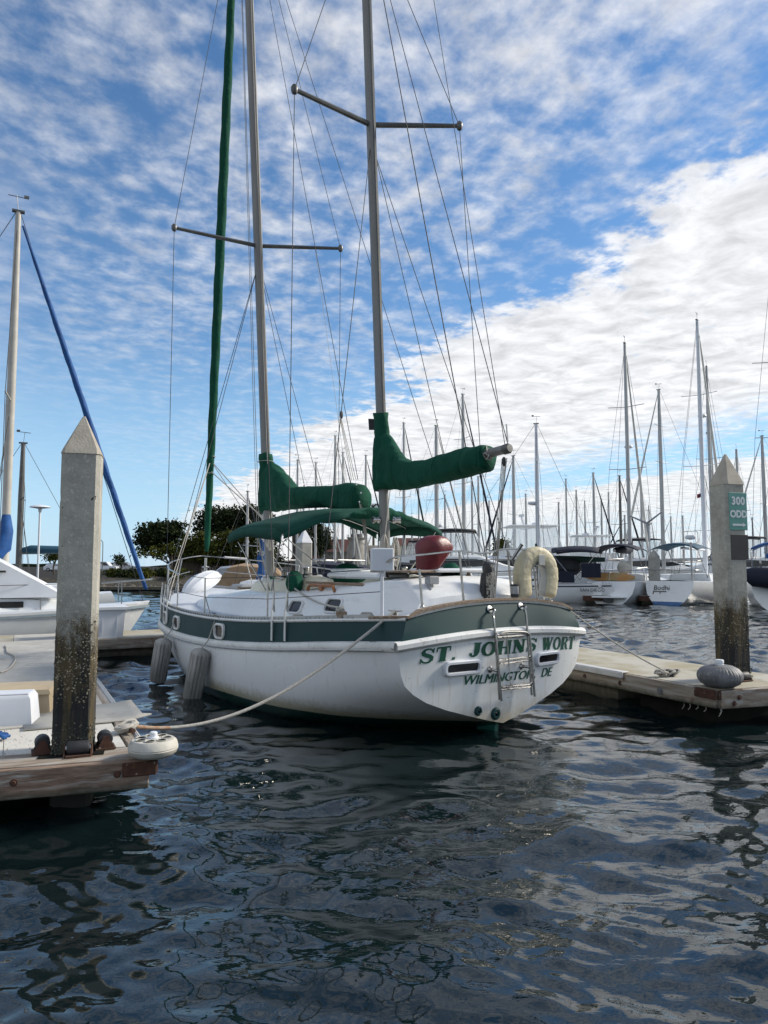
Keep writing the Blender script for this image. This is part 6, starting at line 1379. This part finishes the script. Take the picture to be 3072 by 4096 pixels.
# --- boats seen low behind the ketch
def runabout(label, px, Y, hd, L_, cm, hm=gelcoat, h=1.0, cat='motorboat', name='motorboat', group='motorboats moored in the marina', fbz=.9):
    P = atd(px, 1222, Y); t = thing(name, label, cat, (P.x, Y, 0), R(hd), group); sail_hull(t, -L_ / 2, L_ / 2, L_ * .34, fbz, hm, .1)
    m = MB(); m.loft([[(x, w_, fbz), (x, w_ * .8, fbz + z), (x, 0, fbz + z * 1.12), (x, -w_ * .8, fbz + z), (x, -w_, fbz)] for x, w_, z in ((-L_ * .42, L_ * .13, .35 * h), (-L_ * .3, L_ * .15, .85 * h), (0, L_ * .15, 1.0 * h), (L_ * .12, L_ * .14, .9 * h), (L_ * .25, L_ * .10, .2 * h))], False); m.build('boat_cover', cm, t, True)
    return t
runabout('motorboat under a tan canvas cover behind the ketch bow', 528, 34, 175, 5.0, tan, fbz=1.0)
runabout('motorboat under a navy cover seen beyond the ketch cockpit', 700, 40, 170, 8.0, navy, h=1.2)
runabout('motorboat under a grey cover left of the ketch main mast', 548, 40, 10, 6.0, plastg, fbz=1.0)
runabout('low motorboat with black cover between mizzen mast and red motor cover', 868, 44, 160, 7.0, black, fbz=1.1)
P = atd(566, 1222, 30); t, *_ = sailboat('sailboat with a blue cover bundled down its mast behind the ketch main mast', 566, (600, 1000), 30, 100, 8.0, 2.7, 1.0, furl=None, cover=None, detail=0, masth=4.6, wind=False, mr_=.06)
m = MB(); rings = []
for i in range(12):
    z = 1.35 + 1.75 * i / 11; q_ = .20 + .05 * math.sin(i * 1.3) - .10 * (i / 11) ** 2
    rings.append([((q_ + .03 * math.sin(5 * th + i)) * math.cos(th), (q_ + .03 * math.sin(6 * th)) * math.sin(th), z) for th in [2 * math.pi * j / 16 for j in range(16)]])
m.loft(rings); m.build('mast_cover', bluec, t, 'all')
P = atd(530, 1222, 30)

# --- motor yachts right of the mizzen
def cruiser(label, px, Y, hd, fly):
    P = atd(px, 1222, Y); t = thing('motor_yacht', label, 'motor yacht', (P.x, Y, 0), R(hd), 'motor yachts beyond the fairway'); sail_hull(t, -5.0, 6.0, 4.0, 1.5, gelcoat, 0, None, None, .92)
    m = MB(); rg = [[(x, w_, 1.5), (x, w_ * .94, 1.5 + h * .9), (x, w_ * .7, 1.5 + h), (x, -w_ * .7, 1.5 + h), (x, -w_ * .94, 1.5 + h * .9), (x, -w_, 1.5)] for x, w_, h in ((-4.0, 1.7, 1.15), (-1.0, 1.7, 1.2), (1.2, 1.6, 1.15), (2.6, 1.3, .6), (4.4, .8, .12))]
    m.loft(rg, False); m.poly(rg[0]); hs_ = m.build('deck_house', gelcoat, t, True)
    for sg in (1, -1):
        m = MB(); m.loft([[(x, sg * (w_ + .03), z0_), (x, sg * (w_ + .0), z1_)] for x, w_, z0_, z1_ in ((-3.2, 1.66, 2.0, 2.35), (-1.0, 1.66, 1.9, 2.45), (1.0, 1.58, 1.95, 2.42), (2.1, 1.42, 2.05, 2.15))], False); m.build('side_window', darkglass, hs_)
    zt2 = 2.7
    if fly:
        m = MB(); rg = [[(x, w_, zt2 - .05), (x, w_, zt2 + h), (x, -w_, zt2 + h), (x, -w_, zt2 - .05)] for x, w_, h in ((-2.6, 1.5, .45), (0, 1.5, .55), (1.2, 1.3, .6), (1.9, 1.0, .2))]; m.loft(rg, False); m.poly(rg[0]); m.poly(rg[-1][::-1]); m.build('flybridge', gelcoat, t, True)
        m = MB(); m.bbox((-.6, 0, zt2 + 2.05), (3.4, 2.9, .12), .05); ht = m.build('hard_top', gelcoat, t, True)
        for x in (-2.0, .9):
            for sg in (1, -1): rail(ht, [(x - (.25 if x < 0 else -.35), sg * 1.4, zt2 + .5), (x, sg * 1.3, zt2 + 2.0)], .035, 'top_post', plastw)
        m = MB(); m.loft([[(1.35, -1.3, zt2 + .55), (1.35, 1.3, zt2 + .55)], [(.95, -1.25, zt2 + 2.0), (.95, 1.25, zt2 + 2.0)]], False)
        for sg in (1, -1): m.loft([[(-2.1, sg * 1.45, zt2 + .5), (1.35, sg * 1.32, zt2 + .55)], [(-2.0, sg * 1.36, zt2 + 2.0), (.95, sg * 1.27, zt2 + 2.0)]], False)
        m.build('clear_enclosure', clearv, ht)
        m = MB(); m.tube([(-.9, .5, zt2 + 2.1), (-1.1, .5, zt2 + 2.75)], .09, 6); m.box((-1.1, .5, zt2 + 2.86), (.22, .9, .16)); m.lathe([(.3, 0), (.32, .1), (.2, .2)], 12, (-.2, 0, zt2 + 2.12)); m.lathe([(.2, 0), (.2, .06)], 12, (.5, -.4, zt2 + 2.12)); m.build('radar', plastw, ht, True)
    else:
        m = MB(); m.loft([[(lerp(-2.2, .8, u_), v_ * 1.45, zt2 + 1.55 + .08 * math.sin(3.14 * u_) - .14 * abs(v_) ** 3) for v_ in np.linspace(-1, 1, 9)] for u_ in np.linspace(0, 1, 5)], False); bt = m.build('bimini', black, t, True); bt.modifiers.new('thick', 'SOLIDIFY').thickness = .08
        m = MB(); m.loft([[(1.7, -1.2, zt2 - .05), (1.7, 1.2, zt2 - .05)], [(.8, -1.3, zt2 + 1.4), (.8, 1.3, zt2 + 1.4)]], False)
        for sg in (1, -1): m.loft([[(-2.2, sg * 1.5, zt2 - .05), (1.7, sg * 1.25, zt2 - .05)], [(-2.2, sg * 1.44, zt2 + 1.42), (.8, sg * 1.36, zt2 + 1.42)]], False)
        m.build('clear_enclosure', clearv, bt)
        for x in (-2.2, -.6, .8):
            for sg in (1, -1): rail(bt, [(x + (.5 if x > 0 else 0), sg * 1.46, zt2 - .1), (x, sg * 1.42, zt2 + 1.45)], .03, 'bimini_frame', black)
        m = MB(); [m.tube(spl([(-2.6, sg * 1.6, 2.5), (-2.9, sg * 1.5, 3.0), (-2.4, sg * 1.2, 3.1)], 4), .06, 6) for sg in (1, -1)]; m.build('arch', gelcoat, t, True)
    rail(t, spl([(-1.0, -1.9, 2.3), (3, -1.5, 2.4), (6.0, 0, 2.5), (3, 1.5, 2.4), (-1, 1.9, 2.3)], 5), .025, 'bow_rail')
    return t
cruiser('white motor yacht with black bimini and clear windscreen behind the red motor cover', 1000, 46, -12, False)
cruiser('white flybridge motor yacht with hard top and radar behind the life buoy', 1165, 50, 0, True)
cruiser('white motor yacht with black bimini far behind the mizzen mast', 905, 66, 170, False)
cruiser('white motor yacht with black bimini far behind the step-through sloop', 1400, 62, 10, False)
cruiser('white flybridge motor yacht far behind the black-clothed sailboat', 1262, 66, 175, True)
cruiser('white motor yacht half hidden behind the right pile', 1585, 58, 160, False)

# --- far piles and finger docks of the right-hand row
def far_dock(label, px, Y, L_, hd, wdt=1.3):
    P = atd(px, 1222, Y); t = thing('finger_dock', label, 'dock', (P.x, Y, 0), R(hd), 'floating docks'); m = MB(); m.box((L_ / 2, 0, .40), (L_, wdt, .06)); m.build('deck_panel', deckpan, t)
    m = MB(); m.box((-.03, 0, .30), (.06, wdt, .26)); m.build('end_board', rust, t); m = MB(); m.box((L_ / 2, -wdt / 2 - .03, .30), (L_, .06, .26)); m.box((L_ / 2, wdt / 2 + .03, .30), (L_, .06, .26)); m.build('side_board', rust, t); m = MB(); m.box((L_ / 2 + .2, 0, .02), (L_, wdt * .9, .3)); m.build('float_pontoon', floatc, t)
far_dock('far finger dock end with its pile between the two stern-on boats', 1408, 37.2, 8, 62)
far_dock('far finger dock end in front of the sideways white sailboat', 1288, 37.6, 6, 75)
P = atd(1413, 1222, 37.6); pile('concrete_pile', 'far concrete pile standing between the two stern-on boats', (P.x, 37.6, 0), R(35), .46, atd(1413, 1203, 37.6).z, atd(1413, 1187, 37.6).z, farpile, farpile, 'concrete guide piles')
P = atd(657, 1222, 22.5); capw = mat('white_pile_cap', (.70, .71, .73), (.64, .65, .67), rough=.5); pile('concrete_pile', 'concrete pile with white pointed cap behind the ketch cockpit', (P.x, 22.5, 0), R(30), .40, atd(657, 1172, 22.5).z, atd(657, 1143, 22.5).z, farpile, capw, 'concrete guide piles')

# ================================================================ shore
LZ = .9
shore = [(-400, 61), (-60, 59), (-34, 60), (-22, 61), (-15, 64), (-9, 80), (-2, 96), (14, 112), (30, 150), (44, 260), (60, 900)]
m = MB(); g = []
for f, z in ((0, -.4), (.35, .35), (.75, .8), (1.0, LZ)): g.append([(x - f * 1.2 * (1 if x > -15 else 0), y + f * 5.0 + .5 * math.sin(x * .9 + f * 4), z + .15 * math.sin(x * 1.7 + f * 3) * (0 < f < 1)) for x, y in shore])
P_ = g[0]; rows_ = []
for r in g:
    rr2 = []
    for i in range(len(r) - 1):
        for k in range(6): rr2.append(tuple(lerp(r[i][q], r[i + 1][q], k / 6) + (rnd.uniform(-.12, .12) if q == 2 else rnd.uniform(-.25, .25)) * (r is not g[3]) for q in range(3)))
    rr2.append(r[-1]); rows_.append(rr2)
m.loft(rows_, False); tag(m.build('shore_bank', bank_m, None, True), kind='structure')
top_ = g[3]; m = MB(); m.poly(list(top_) + [(60, 1200, LZ), (-400, 1200, LZ)]); tag(m.build('parking_ground', asphalt), kind='structure')
m = MB(); q = random.Random(3)
for k in range(500):
    x = q.uniform(-34, -11); yb = itp(x, [s[0] for s in shore], [s[1] for s in shore]); s_ = q.uniform(.12, .42); f = q.random() ** 2
    c = Vector((x, yb + f * 3.2 - .2, -.1 + f * .6)); rr2 = [[c + Vector((s_ * q.uniform(.7, 1.1) * math.cos(a) * r_, s_ * q.uniform(.7, 1.1) * math.sin(a) * r_, zz * s_ * .8)) for a in (0, 1.05, 2.1, 3.14, 4.19, 5.24)] for r_, zz in ((.7, -.5), (1, 0), (.55, .55))]
    m.loft(rr2)
tag(m.build('rip_rap', stone), 'loose stones along the foot of the far bank', 'stones', kind='stuff')
# low wooden dock line along the shore foot
p = atd(120, 1222, 57); t = thing('shore_dock', 'low pale dock running along the foot of the far bank', 'dock', (-27, 57.2, 0), 0); m = MB(); m.box((0, 0, .22), (28, 1.2, .22)); m.build('deck', floatc, t); m = MB(); m.box((0, 0, .0), (27.6, 1.0, .2)); m.build('float_pontoon', tub, t)
m = MB(); g = []
qr = random.Random(12); xs = np.linspace(-700, 900, 120)
g = [[(x, 760 + 40 * math.sin(x * .004), zf * max(1.2, 6 + 4 * math.sin(x * .008 + 1) + 2.5 * math.sin(x * .03) + qr.uniform(-1, 1.6)) - .5 * (zf == 0)) for x in xs] for zf in (0, .6, 1)]
g.append([(x, y + 60, z * .6) for x, y, z in g[2]]); m.loft(g, False); tag(m.build('hills', leafd, None, True), kind='structure')

# ================================================================ trees
def leaves(blobs, n, size, seed, flat=.5):
    rng = np.random.default_rng(seed); vol = np.array([b[3] * b[4] * b[5] for b in blobs]) ** .7; pk = vol / vol.sum(); V_, F_ = [], []
    ncl = max(20, n // 22); idx = rng.choice(len(blobs), ncl, p=pk)
    for i in idx:
        b = blobs[i]; d = rng.normal(size=3); d /= np.linalg.norm(d); r_ = rng.uniform(.62, 1.02); c = np.array(b[:3]) + d * r_ * np.array(b[3:6]); cs_ = size * rng.uniform(1.2, 2.6)
        k = 22; pts = c + rng.normal(size=(k, 3)) * cs_ * np.array([1, 1, .55]); a = rng.normal(size=(k, 3)); a /= np.linalg.norm(a, axis=1)[:, None]; e = np.cross(a, rng.normal(size=(k, 3))); e /= np.linalg.norm(e, axis=1)[:, None] + 1e-9
        s_ = size * rng.uniform(.5, 1.15, size=(k, 1)); base = len(V_)
        q = np.stack([pts - a * s_, pts + e * s_ * .55, pts + a * s_, pts - e * s_ * .55], 1).reshape(-1, 3); V_ += q.tolist(); F_ += [(base + 4 * j, base + 4 * j + 1, base + 4 * j + 2, base + 4 * j + 3) for j in range(k)]
    return V_, F_
def tree(label, px, Y, zb, trunk_h, blobs_px, n, size, mt, seed, name='pine_tree', group='trees on the far shore', limbs=5, tr=.3):
    """blobs_px: (px, py, half width px, half height px) in the 1659-wide view"""
    P = atd(px, 1222, Y); t = thing(name, label, 'tree', (P.x, Y, zb), 0, group); q = random.Random(seed); k = .000652 * Y; bl = []
    for bx_, by_, hw, hh_ in blobs_px:
        c = atd(bx_, by_, Y); bl.append((c.x - P.x, q.uniform(-1.0, 1.0), c.z - zb, hw * k, hw * k * .9, hh_ * k))
    m = MB(); m.tube(spl([(0, 0, -.3), (q.uniform(-.2, .2), 0, trunk_h * .5), (q.uniform(-.4, .4), 0, trunk_h)], 5), [tr * (1 - .5 * i / 10) for i in range(11)], 9)
    for b in bl[:limbs]: m.tube(spl([(0, 0, trunk_h * .55), (b[0] * .45, b[1] * .4, lerp(trunk_h * .7, b[2], .5)), (b[0] * .9, b[1], b[2] - b[5] * .3)], 4), [tr * .5 * (1 - .7 * i / 8) for i in range(9)], 6)
    m.build('trunk', bark, t, True); V_, F_ = leaves(bl, n, size, seed); m = MB(); m.v = [tuple(v) for v in V_]; m.f = F_; m.build('crown', mt, t)
tree('dark round-topped pine standing leftmost on the far shore', 372, 92, LZ, 3.5, [(345, 1150, 38, 20), (322, 1160, 26, 17), (368, 1145, 30, 20), (385, 1165, 18, 18), (345, 1172, 30, 14), (318, 1180, 18, 10), (300, 1170, 8, 6)], 7000, .24, leafd, 1)
tree('sparse multi-stemmed tree beside the leftmost pine', 368, 86, LZ, 2.2, [(335, 1190, 18, 9), (358, 1188, 16, 9), (312, 1196, 9, 6), (345, 1200, 12, 6), (370, 1192, 10, 8)], 1100, .20, leafg, 2, 'bare_tree', limbs=5, tr=.2)
tree('large dark pine behind the ketch forestay', 470, 100, LZ, 4, [(470, 1125, 45, 28), (510, 1118, 45, 24), (545, 1122, 38, 28), (435, 1140, 20, 16), (500, 1145, 50, 25), (555, 1140, 30, 25), (575, 1130, 22, 24), (455, 1112, 18, 12)], 9000, .27, leafd, 3, tr=.4)
tree('yellow-green broad shrub left of the ketch forestay', 425, 84, LZ, 1.6, [(414, 1176, 18, 18), (438, 1168, 22, 20), (425, 1192, 30, 20), (402, 1197, 16, 18), (455, 1190, 24, 24)], 7000, .19, leafg, 4, 'shrub_tree')
tree('yellow-green broad shrub right of the ketch forestay', 500, 84, LZ, 1.6, [(490, 1166, 24, 20), (520, 1160, 24, 20), (550, 1164, 22, 20), (480, 1190, 28, 26), (515, 1190, 30, 28), (555, 1195, 30, 26), (580, 1180, 16, 26)], 8000, .19, leafg, 5, 'shrub_tree')
tree('dark shrub mass in shade under the pines', 470, 90, LZ, 1.0, [(400, 1205, 25, 14), (440, 1208, 30, 14), (480, 1210, 30, 14), (520, 1210, 30, 14), (555, 1210, 30, 14), (590, 1205, 25, 14)], 6000, .2, leafd, 15, 'shrub_tree', limbs=0)
tree('dark open pine right of the capped pile', 690, 92, LZ, 4, [(690, 1150, 18, 15), (675, 1135, 12, 10), (700, 1165, 12, 10), (660, 1150, 14, 14), (685, 1185, 18, 14), (640, 1145, 16, 12), (704, 1178, 8, 8)], 4200, .22, leafd, 6)
tree('small leafy tree between the two motor yachts', 1082, 70, .3, 2.0, [(1085, 1180, 13, 13), (1075, 1190, 10, 10), (1095, 1192, 10, 10)], 1500, .16, leafg, 7, 'shrub_tree')
tree('small lone tree on the parking lot behind the left pile', 261, 120, LZ, 1.8, [(261, 1208, 9, 7), (252, 1214, 6, 4), (268, 1214, 5, 4)], 500, .2, leafd, 8, 'shrub_tree', tr=.12)
tree('small tree top showing left of the left pile', 118, 90, LZ, 2, [(120, 1200, 10, 6), (110, 1204, 6, 4)], 400, .2, leafg, 9, 'shrub_tree', tr=.12)
q = random.Random(9)
for i, (a, b) in enumerate(((228, 262), (262, 296), (296, 330), (330, 362), (362, 395), (150, 195))):
    c = (a + b) / 2; tree(['low dark hedge bush behind the blue furled headsail foot', 'low dark hedge bush right of the parked cars', 'low hedge bush under the leftmost pine, left side', 'low hedge bush under the leftmost pine, middle', 'low hedge bush under the leftmost pine, right side', 'low hedge bush beside the antenna pole'][i], c, 66, LZ - .3, .3, [(c - 9, 1238, 11, 6), (c + 8, 1237, 11, 7), (c, 1242, 14, 6)], 1400, .12, leafd if i % 2 else leafg, 20 + i, 'hedge_bush', 'hedge bushes along the bank top', 0, .06)
def palm(label, px, Y, top_py, rr_, seed, fr=26, tr=.22):
    P = atd(px, 1222, Y); zt2 = atd(px, top_py, Y).z; t = thing('palm_tree', label, 'tree', (P.x, Y, LZ), 0, 'palm trees on the far shore'); h = zt2 - LZ; q = random.Random(seed)
    m = MB(); m.tube([(0, 0, -.3), (.05, 0, h * .5), (0, 0, h)], [tr, tr * .85, tr * .9], 9); m.build('trunk', bark, t, True); V_ = []; F_ = []
    for k in range(fr):
        a = q.uniform(0, 6.28); el = q.uniform(-.9, 1.2); L_ = rr_ * q.uniform(.8, 1.1); d = Vector((math.cos(a), math.sin(a), 0)); side = Vector((-d.y, d.x, 0)); pr = Vector((0, 0, h))
        for j in range(7):
            s_ = j / 7; p = Vector((0, 0, h)) + d * L_ * s_ * math.cos(el * (1 - s_ * .5)) + Vector((0, 0, L_ * (math.sin(el) * s_ - .75 * s_ * s_)))
            w_ = L_ * .30 * math.sin(3.14 * (s_ * .8 + .15))
            for sg in (1, -1):
                b = len(V_); V_ += [p, p + d * .09 * L_, p + side * sg * w_ + d * .12 * L_ - Vector((0, 0, w_ * .6))]; F_.append((b, b + 1, b + 2))
    m = MB(); m.v = [tuple(v) for v in V_]; m.f = F_; m.build('fronds', leafp, t)
palm('small palm tree showing between the two boom covers', 806, 110, 1092, 1.3, 3)
palm('palm with shaggy trunk behind the bimini beside the capped pile', 638, 80, 1140, 1.9, 4, 34, .5)

# ================================================================ shore buildings, lamp, cars
P = atd(720, 1222, 105); t = thing('red_roofed_house', 'low stucco building with red tiled roofs behind the marina', 'building', (P.x, 105, LZ)); k = .000652 * 105
m = MB(); m.box((0, 0, 1.5), (10, 6, 3.4)); m.build('wall', stucco, t)
m = MB(); m.loft([[(-5.5, -3.6, 3.1), (5.5, -3.6, 3.1), (5.5, 3.6, 3.1), (-5.5, 3.6, 3.1)], [(-3.5, -.2, 5.0), (3.5, -.2, 5.0), (3.5, .2, 5.0), (-3.5, .2, 5.0)]]); m.build('roof', tile, t)
m = MB(); m.box((-3.6, -3.4, .6), (4.2, 2.2, 2.2)); m.build('wall', stucco, t); m = MB(); m.loft([[(-6, -4.9, 1.65), (-1.2, -4.9, 1.65), (-1.2, -2.2, 1.65), (-6, -2.2, 1.65)], [(-5.4, -3.4, 2.7), (-1.8, -3.4, 2.7), (-1.8, -3.2, 2.7), (-5.4, -3.2, 2.7)]]); m.build('roof', tile, t)
for x in (.5, 2.5, 4.0): m = MB(); m.box((x, -3.02, 1.6), (.9, .06, 1.2)); w_o = m.build('window', darkglass, t); m = MB(); m.box((x, -3.04, .95), (1.1, .1, .08)); m.build('sill', stucco, w_o)
P = atd(866, 1222, 108); t = thing('red_roofed_house', 'pale flat-walled building with a red tiled roof right of the mizzen mast', 'building', (P.x, 108, LZ)); m = MB(); m.box((-.5, 0, 2.0), (9, 6, 4.2)); m.build('wall', cream, t); m = MB(); m.loft([[(-.8, -3.4, 4.12), (4.4, -3.4, 4.12), (4.4, 3.4, 4.12), (-.8, 3.4, 4.12)], [(-.5, -.2, 5.3), (4.1, -.2, 5.3), (4.1, .2, 5.3), (-.5, .2, 5.3)]]); m.build('roof', tile, t)
for x in (-3, -1): m = MB(); m.box((x, -3.02, 2.4), (1.1, .06, 1.3)); m.build('window', darkglass, t)
P = atd(770, 1222, 98); t = thing('lighthouse_tower', 'small ornamental lighthouse tower with green dome behind the marina', 'tower', (P.x, 98, LZ)); z_ = lambda py: atd(770, py, 98).z - LZ
m = MB(); m.lathe([(1.5, -.3), (1.35, z_(1185)), (1.0, z_(1170)), (1.05, z_(1166)), (1.35, z_(1163)), (1.35, z_(1161))], 16); m.build('tower_shaft', stucco, t, True)
m = MB(); m.lathe([(.85, z_(1161)), (.85, z_(1154))], 16); m.build('lantern_base', alud, t, True)
m = MB(); m.lathe([(.70, z_(1154)), (.70, z_(1143))], 12); m.build('lantern_glass', clearv, t)
for kq in range(8): m = MB(); a = kq * math.pi / 4; m.tube([(.80 * math.cos(a), .80 * math.sin(a), z_(1155)), (.80 * math.cos(a), .80 * math.sin(a), z_(1143))], .06, 5); m.build('lantern_post', alud, t)
zd = z_(1143); m = MB(); m.lathe([(.95, zd)] + [(.90 * math.cos(R(a)), zd + .05 + .85 * math.sin(R(a))) for a in (0, 20, 40, 60, 75, 88)], 16); m.build('dome', copper, t, True)
m = MB(); [m.tube([(1.32 * math.cos(a), 1.32 * math.sin(a), z_(1161)), (1.32 * math.cos(a), 1.32 * math.sin(a), z_(1155))], .03, 4) for a in np.linspace(0, 6.28, 13)]; m.build('gallery_rail', alud, t)
P = atd(382, 1222, 88); t = thing('wooden_shelter', 'dark wooden shelter with fence under the pines', 'shelter', (P.x + 1, 88, LZ)); m = MB(); m.box((0, 0, 1.1), (3.2, 2, 2.2)); m.build('wall', bark, t); m = MB(); m.loft([[(-2, -1.4, 2.2), (2, -1.4, 2.2), (2, 1.4, 2.2), (-2, 1.4, 2.2)], [(-1.6, -.1, 2.8), (1.6, -.1, 2.8), (1.6, .1, 2.8), (-1.6, .1, 2.8)]]); m.build('roof', bark, t)
for kq in range(14): m = MB(); m.box((2.2 + kq * .32, -.9, .6), (.16, .05, 1.3)); m.build('fence_board', bark, t)
P = atd(221, 1222, 125); t = thing('street_lamp', 'curved street lamp on the far parking lot', 'street lamp', (P.x, 125, LZ)); h = atd(219, 1166, 125).z - LZ; m = MB(); m.tube(spl([(0, 0, 0), (0, 0, h * .8), (-.15, 0, h * .95), (-.6, 0, h), (-1.1, 0, h)], 5), .07, 7); m.build('pole', alud, t, True); m = MB(); m.bbox((-1.3, 0, h - .02), (.6, .22, .12), .03); m.build('lamp_head', alud, t)
def car(label, px, Y, mt, L_=4.9, h=1.8, rz=0):
    P = atd(px, 1222, Y); t = thing('parked_car', label, 'car', (P.x, Y, LZ), rz, 'cars parked on the far lot'); w_ = .93
    prof = [(-.5, .35), (-.5, .85), (-.49, 1.0), (-.44, 1.05), (-.40, h - .08), (-.36, h), (.08, h), (.12, h - .05), (.24, 1.12), (.42, 1.02), (.49, .88), (.5, .4)]
    pts = [(x * L_, z) for x, z in prof]; m = MB(); m.loft([[(x, y * w_ * (1 if z < 1.1 else .86), z) for x, z in pts] for y in (-1, 1)]); b = m.build('body', mt, t)
    for sg in (-1, 1):
        m = MB(); m.loft([[(x * L_, sg * w_ * .905, z) for x, z in ((-.37, 1.12), (-.345, h - .14), (-.15, h - .14), (-.15, 1.12))], [(x * L_, sg * w_ * .88, z) for x, z in ((-.37, 1.12), (-.345, h - .14), (-.15, h - .14), (-.15, 1.12))]]); m.loft([[(x * L_, sg * w_ * .905, z) for x, z in ((-.12, 1.12), (-.12, h - .14), (.08, h - .14), (.20, 1.14))], [(x * L_, sg * w_ * .88, z) for x, z in ((-.12, 1.12), (-.12, h - .14), (.08, h - .14), (.20, 1.14))]]); m.build('side_window', darkglass, b)
    for x in (-.31, .32):
        for sg in (-1, 1):
            m = MB(); m.lathe([(.2, -.1), (.36, -.1), (.37, 0), (.36, .1), (.2, .1)], 14, (x * L_, sg * (w_ - .08), .37), Matrix.Rotation(R(90), 3, 'X')); wl_ = m.build('wheel', rubber, t, True); m = MB(); m.lathe([(.21, -.11), (.21, .11)], 10, (x * L_, sg * (w_ - .08), .37), Matrix.Rotation(R(90), 3, 'X')); m.build('rim', cars, wl_)
    for sg in (-1, 1): m = MB(); m.box((L_ * .488, sg * .65, .86), (.06, .3, .14)); m.build('headlight', plastw, t)
car('white sport utility vehicle parked beside the left pile', 226, 140, carw, 5.3, 1.9, 0)
car('dark car parked behind the white sport utility vehicle', 250, 150, card, 4.8, 1.75, R(8))
car('silver sport utility vehicle parked rightmost on the far lot', 270, 142, cars, 4.9, 1.8, 0)
car('white sedan parked left of the left pile', 125, 138, carw, 4.7, 1.45, 0)
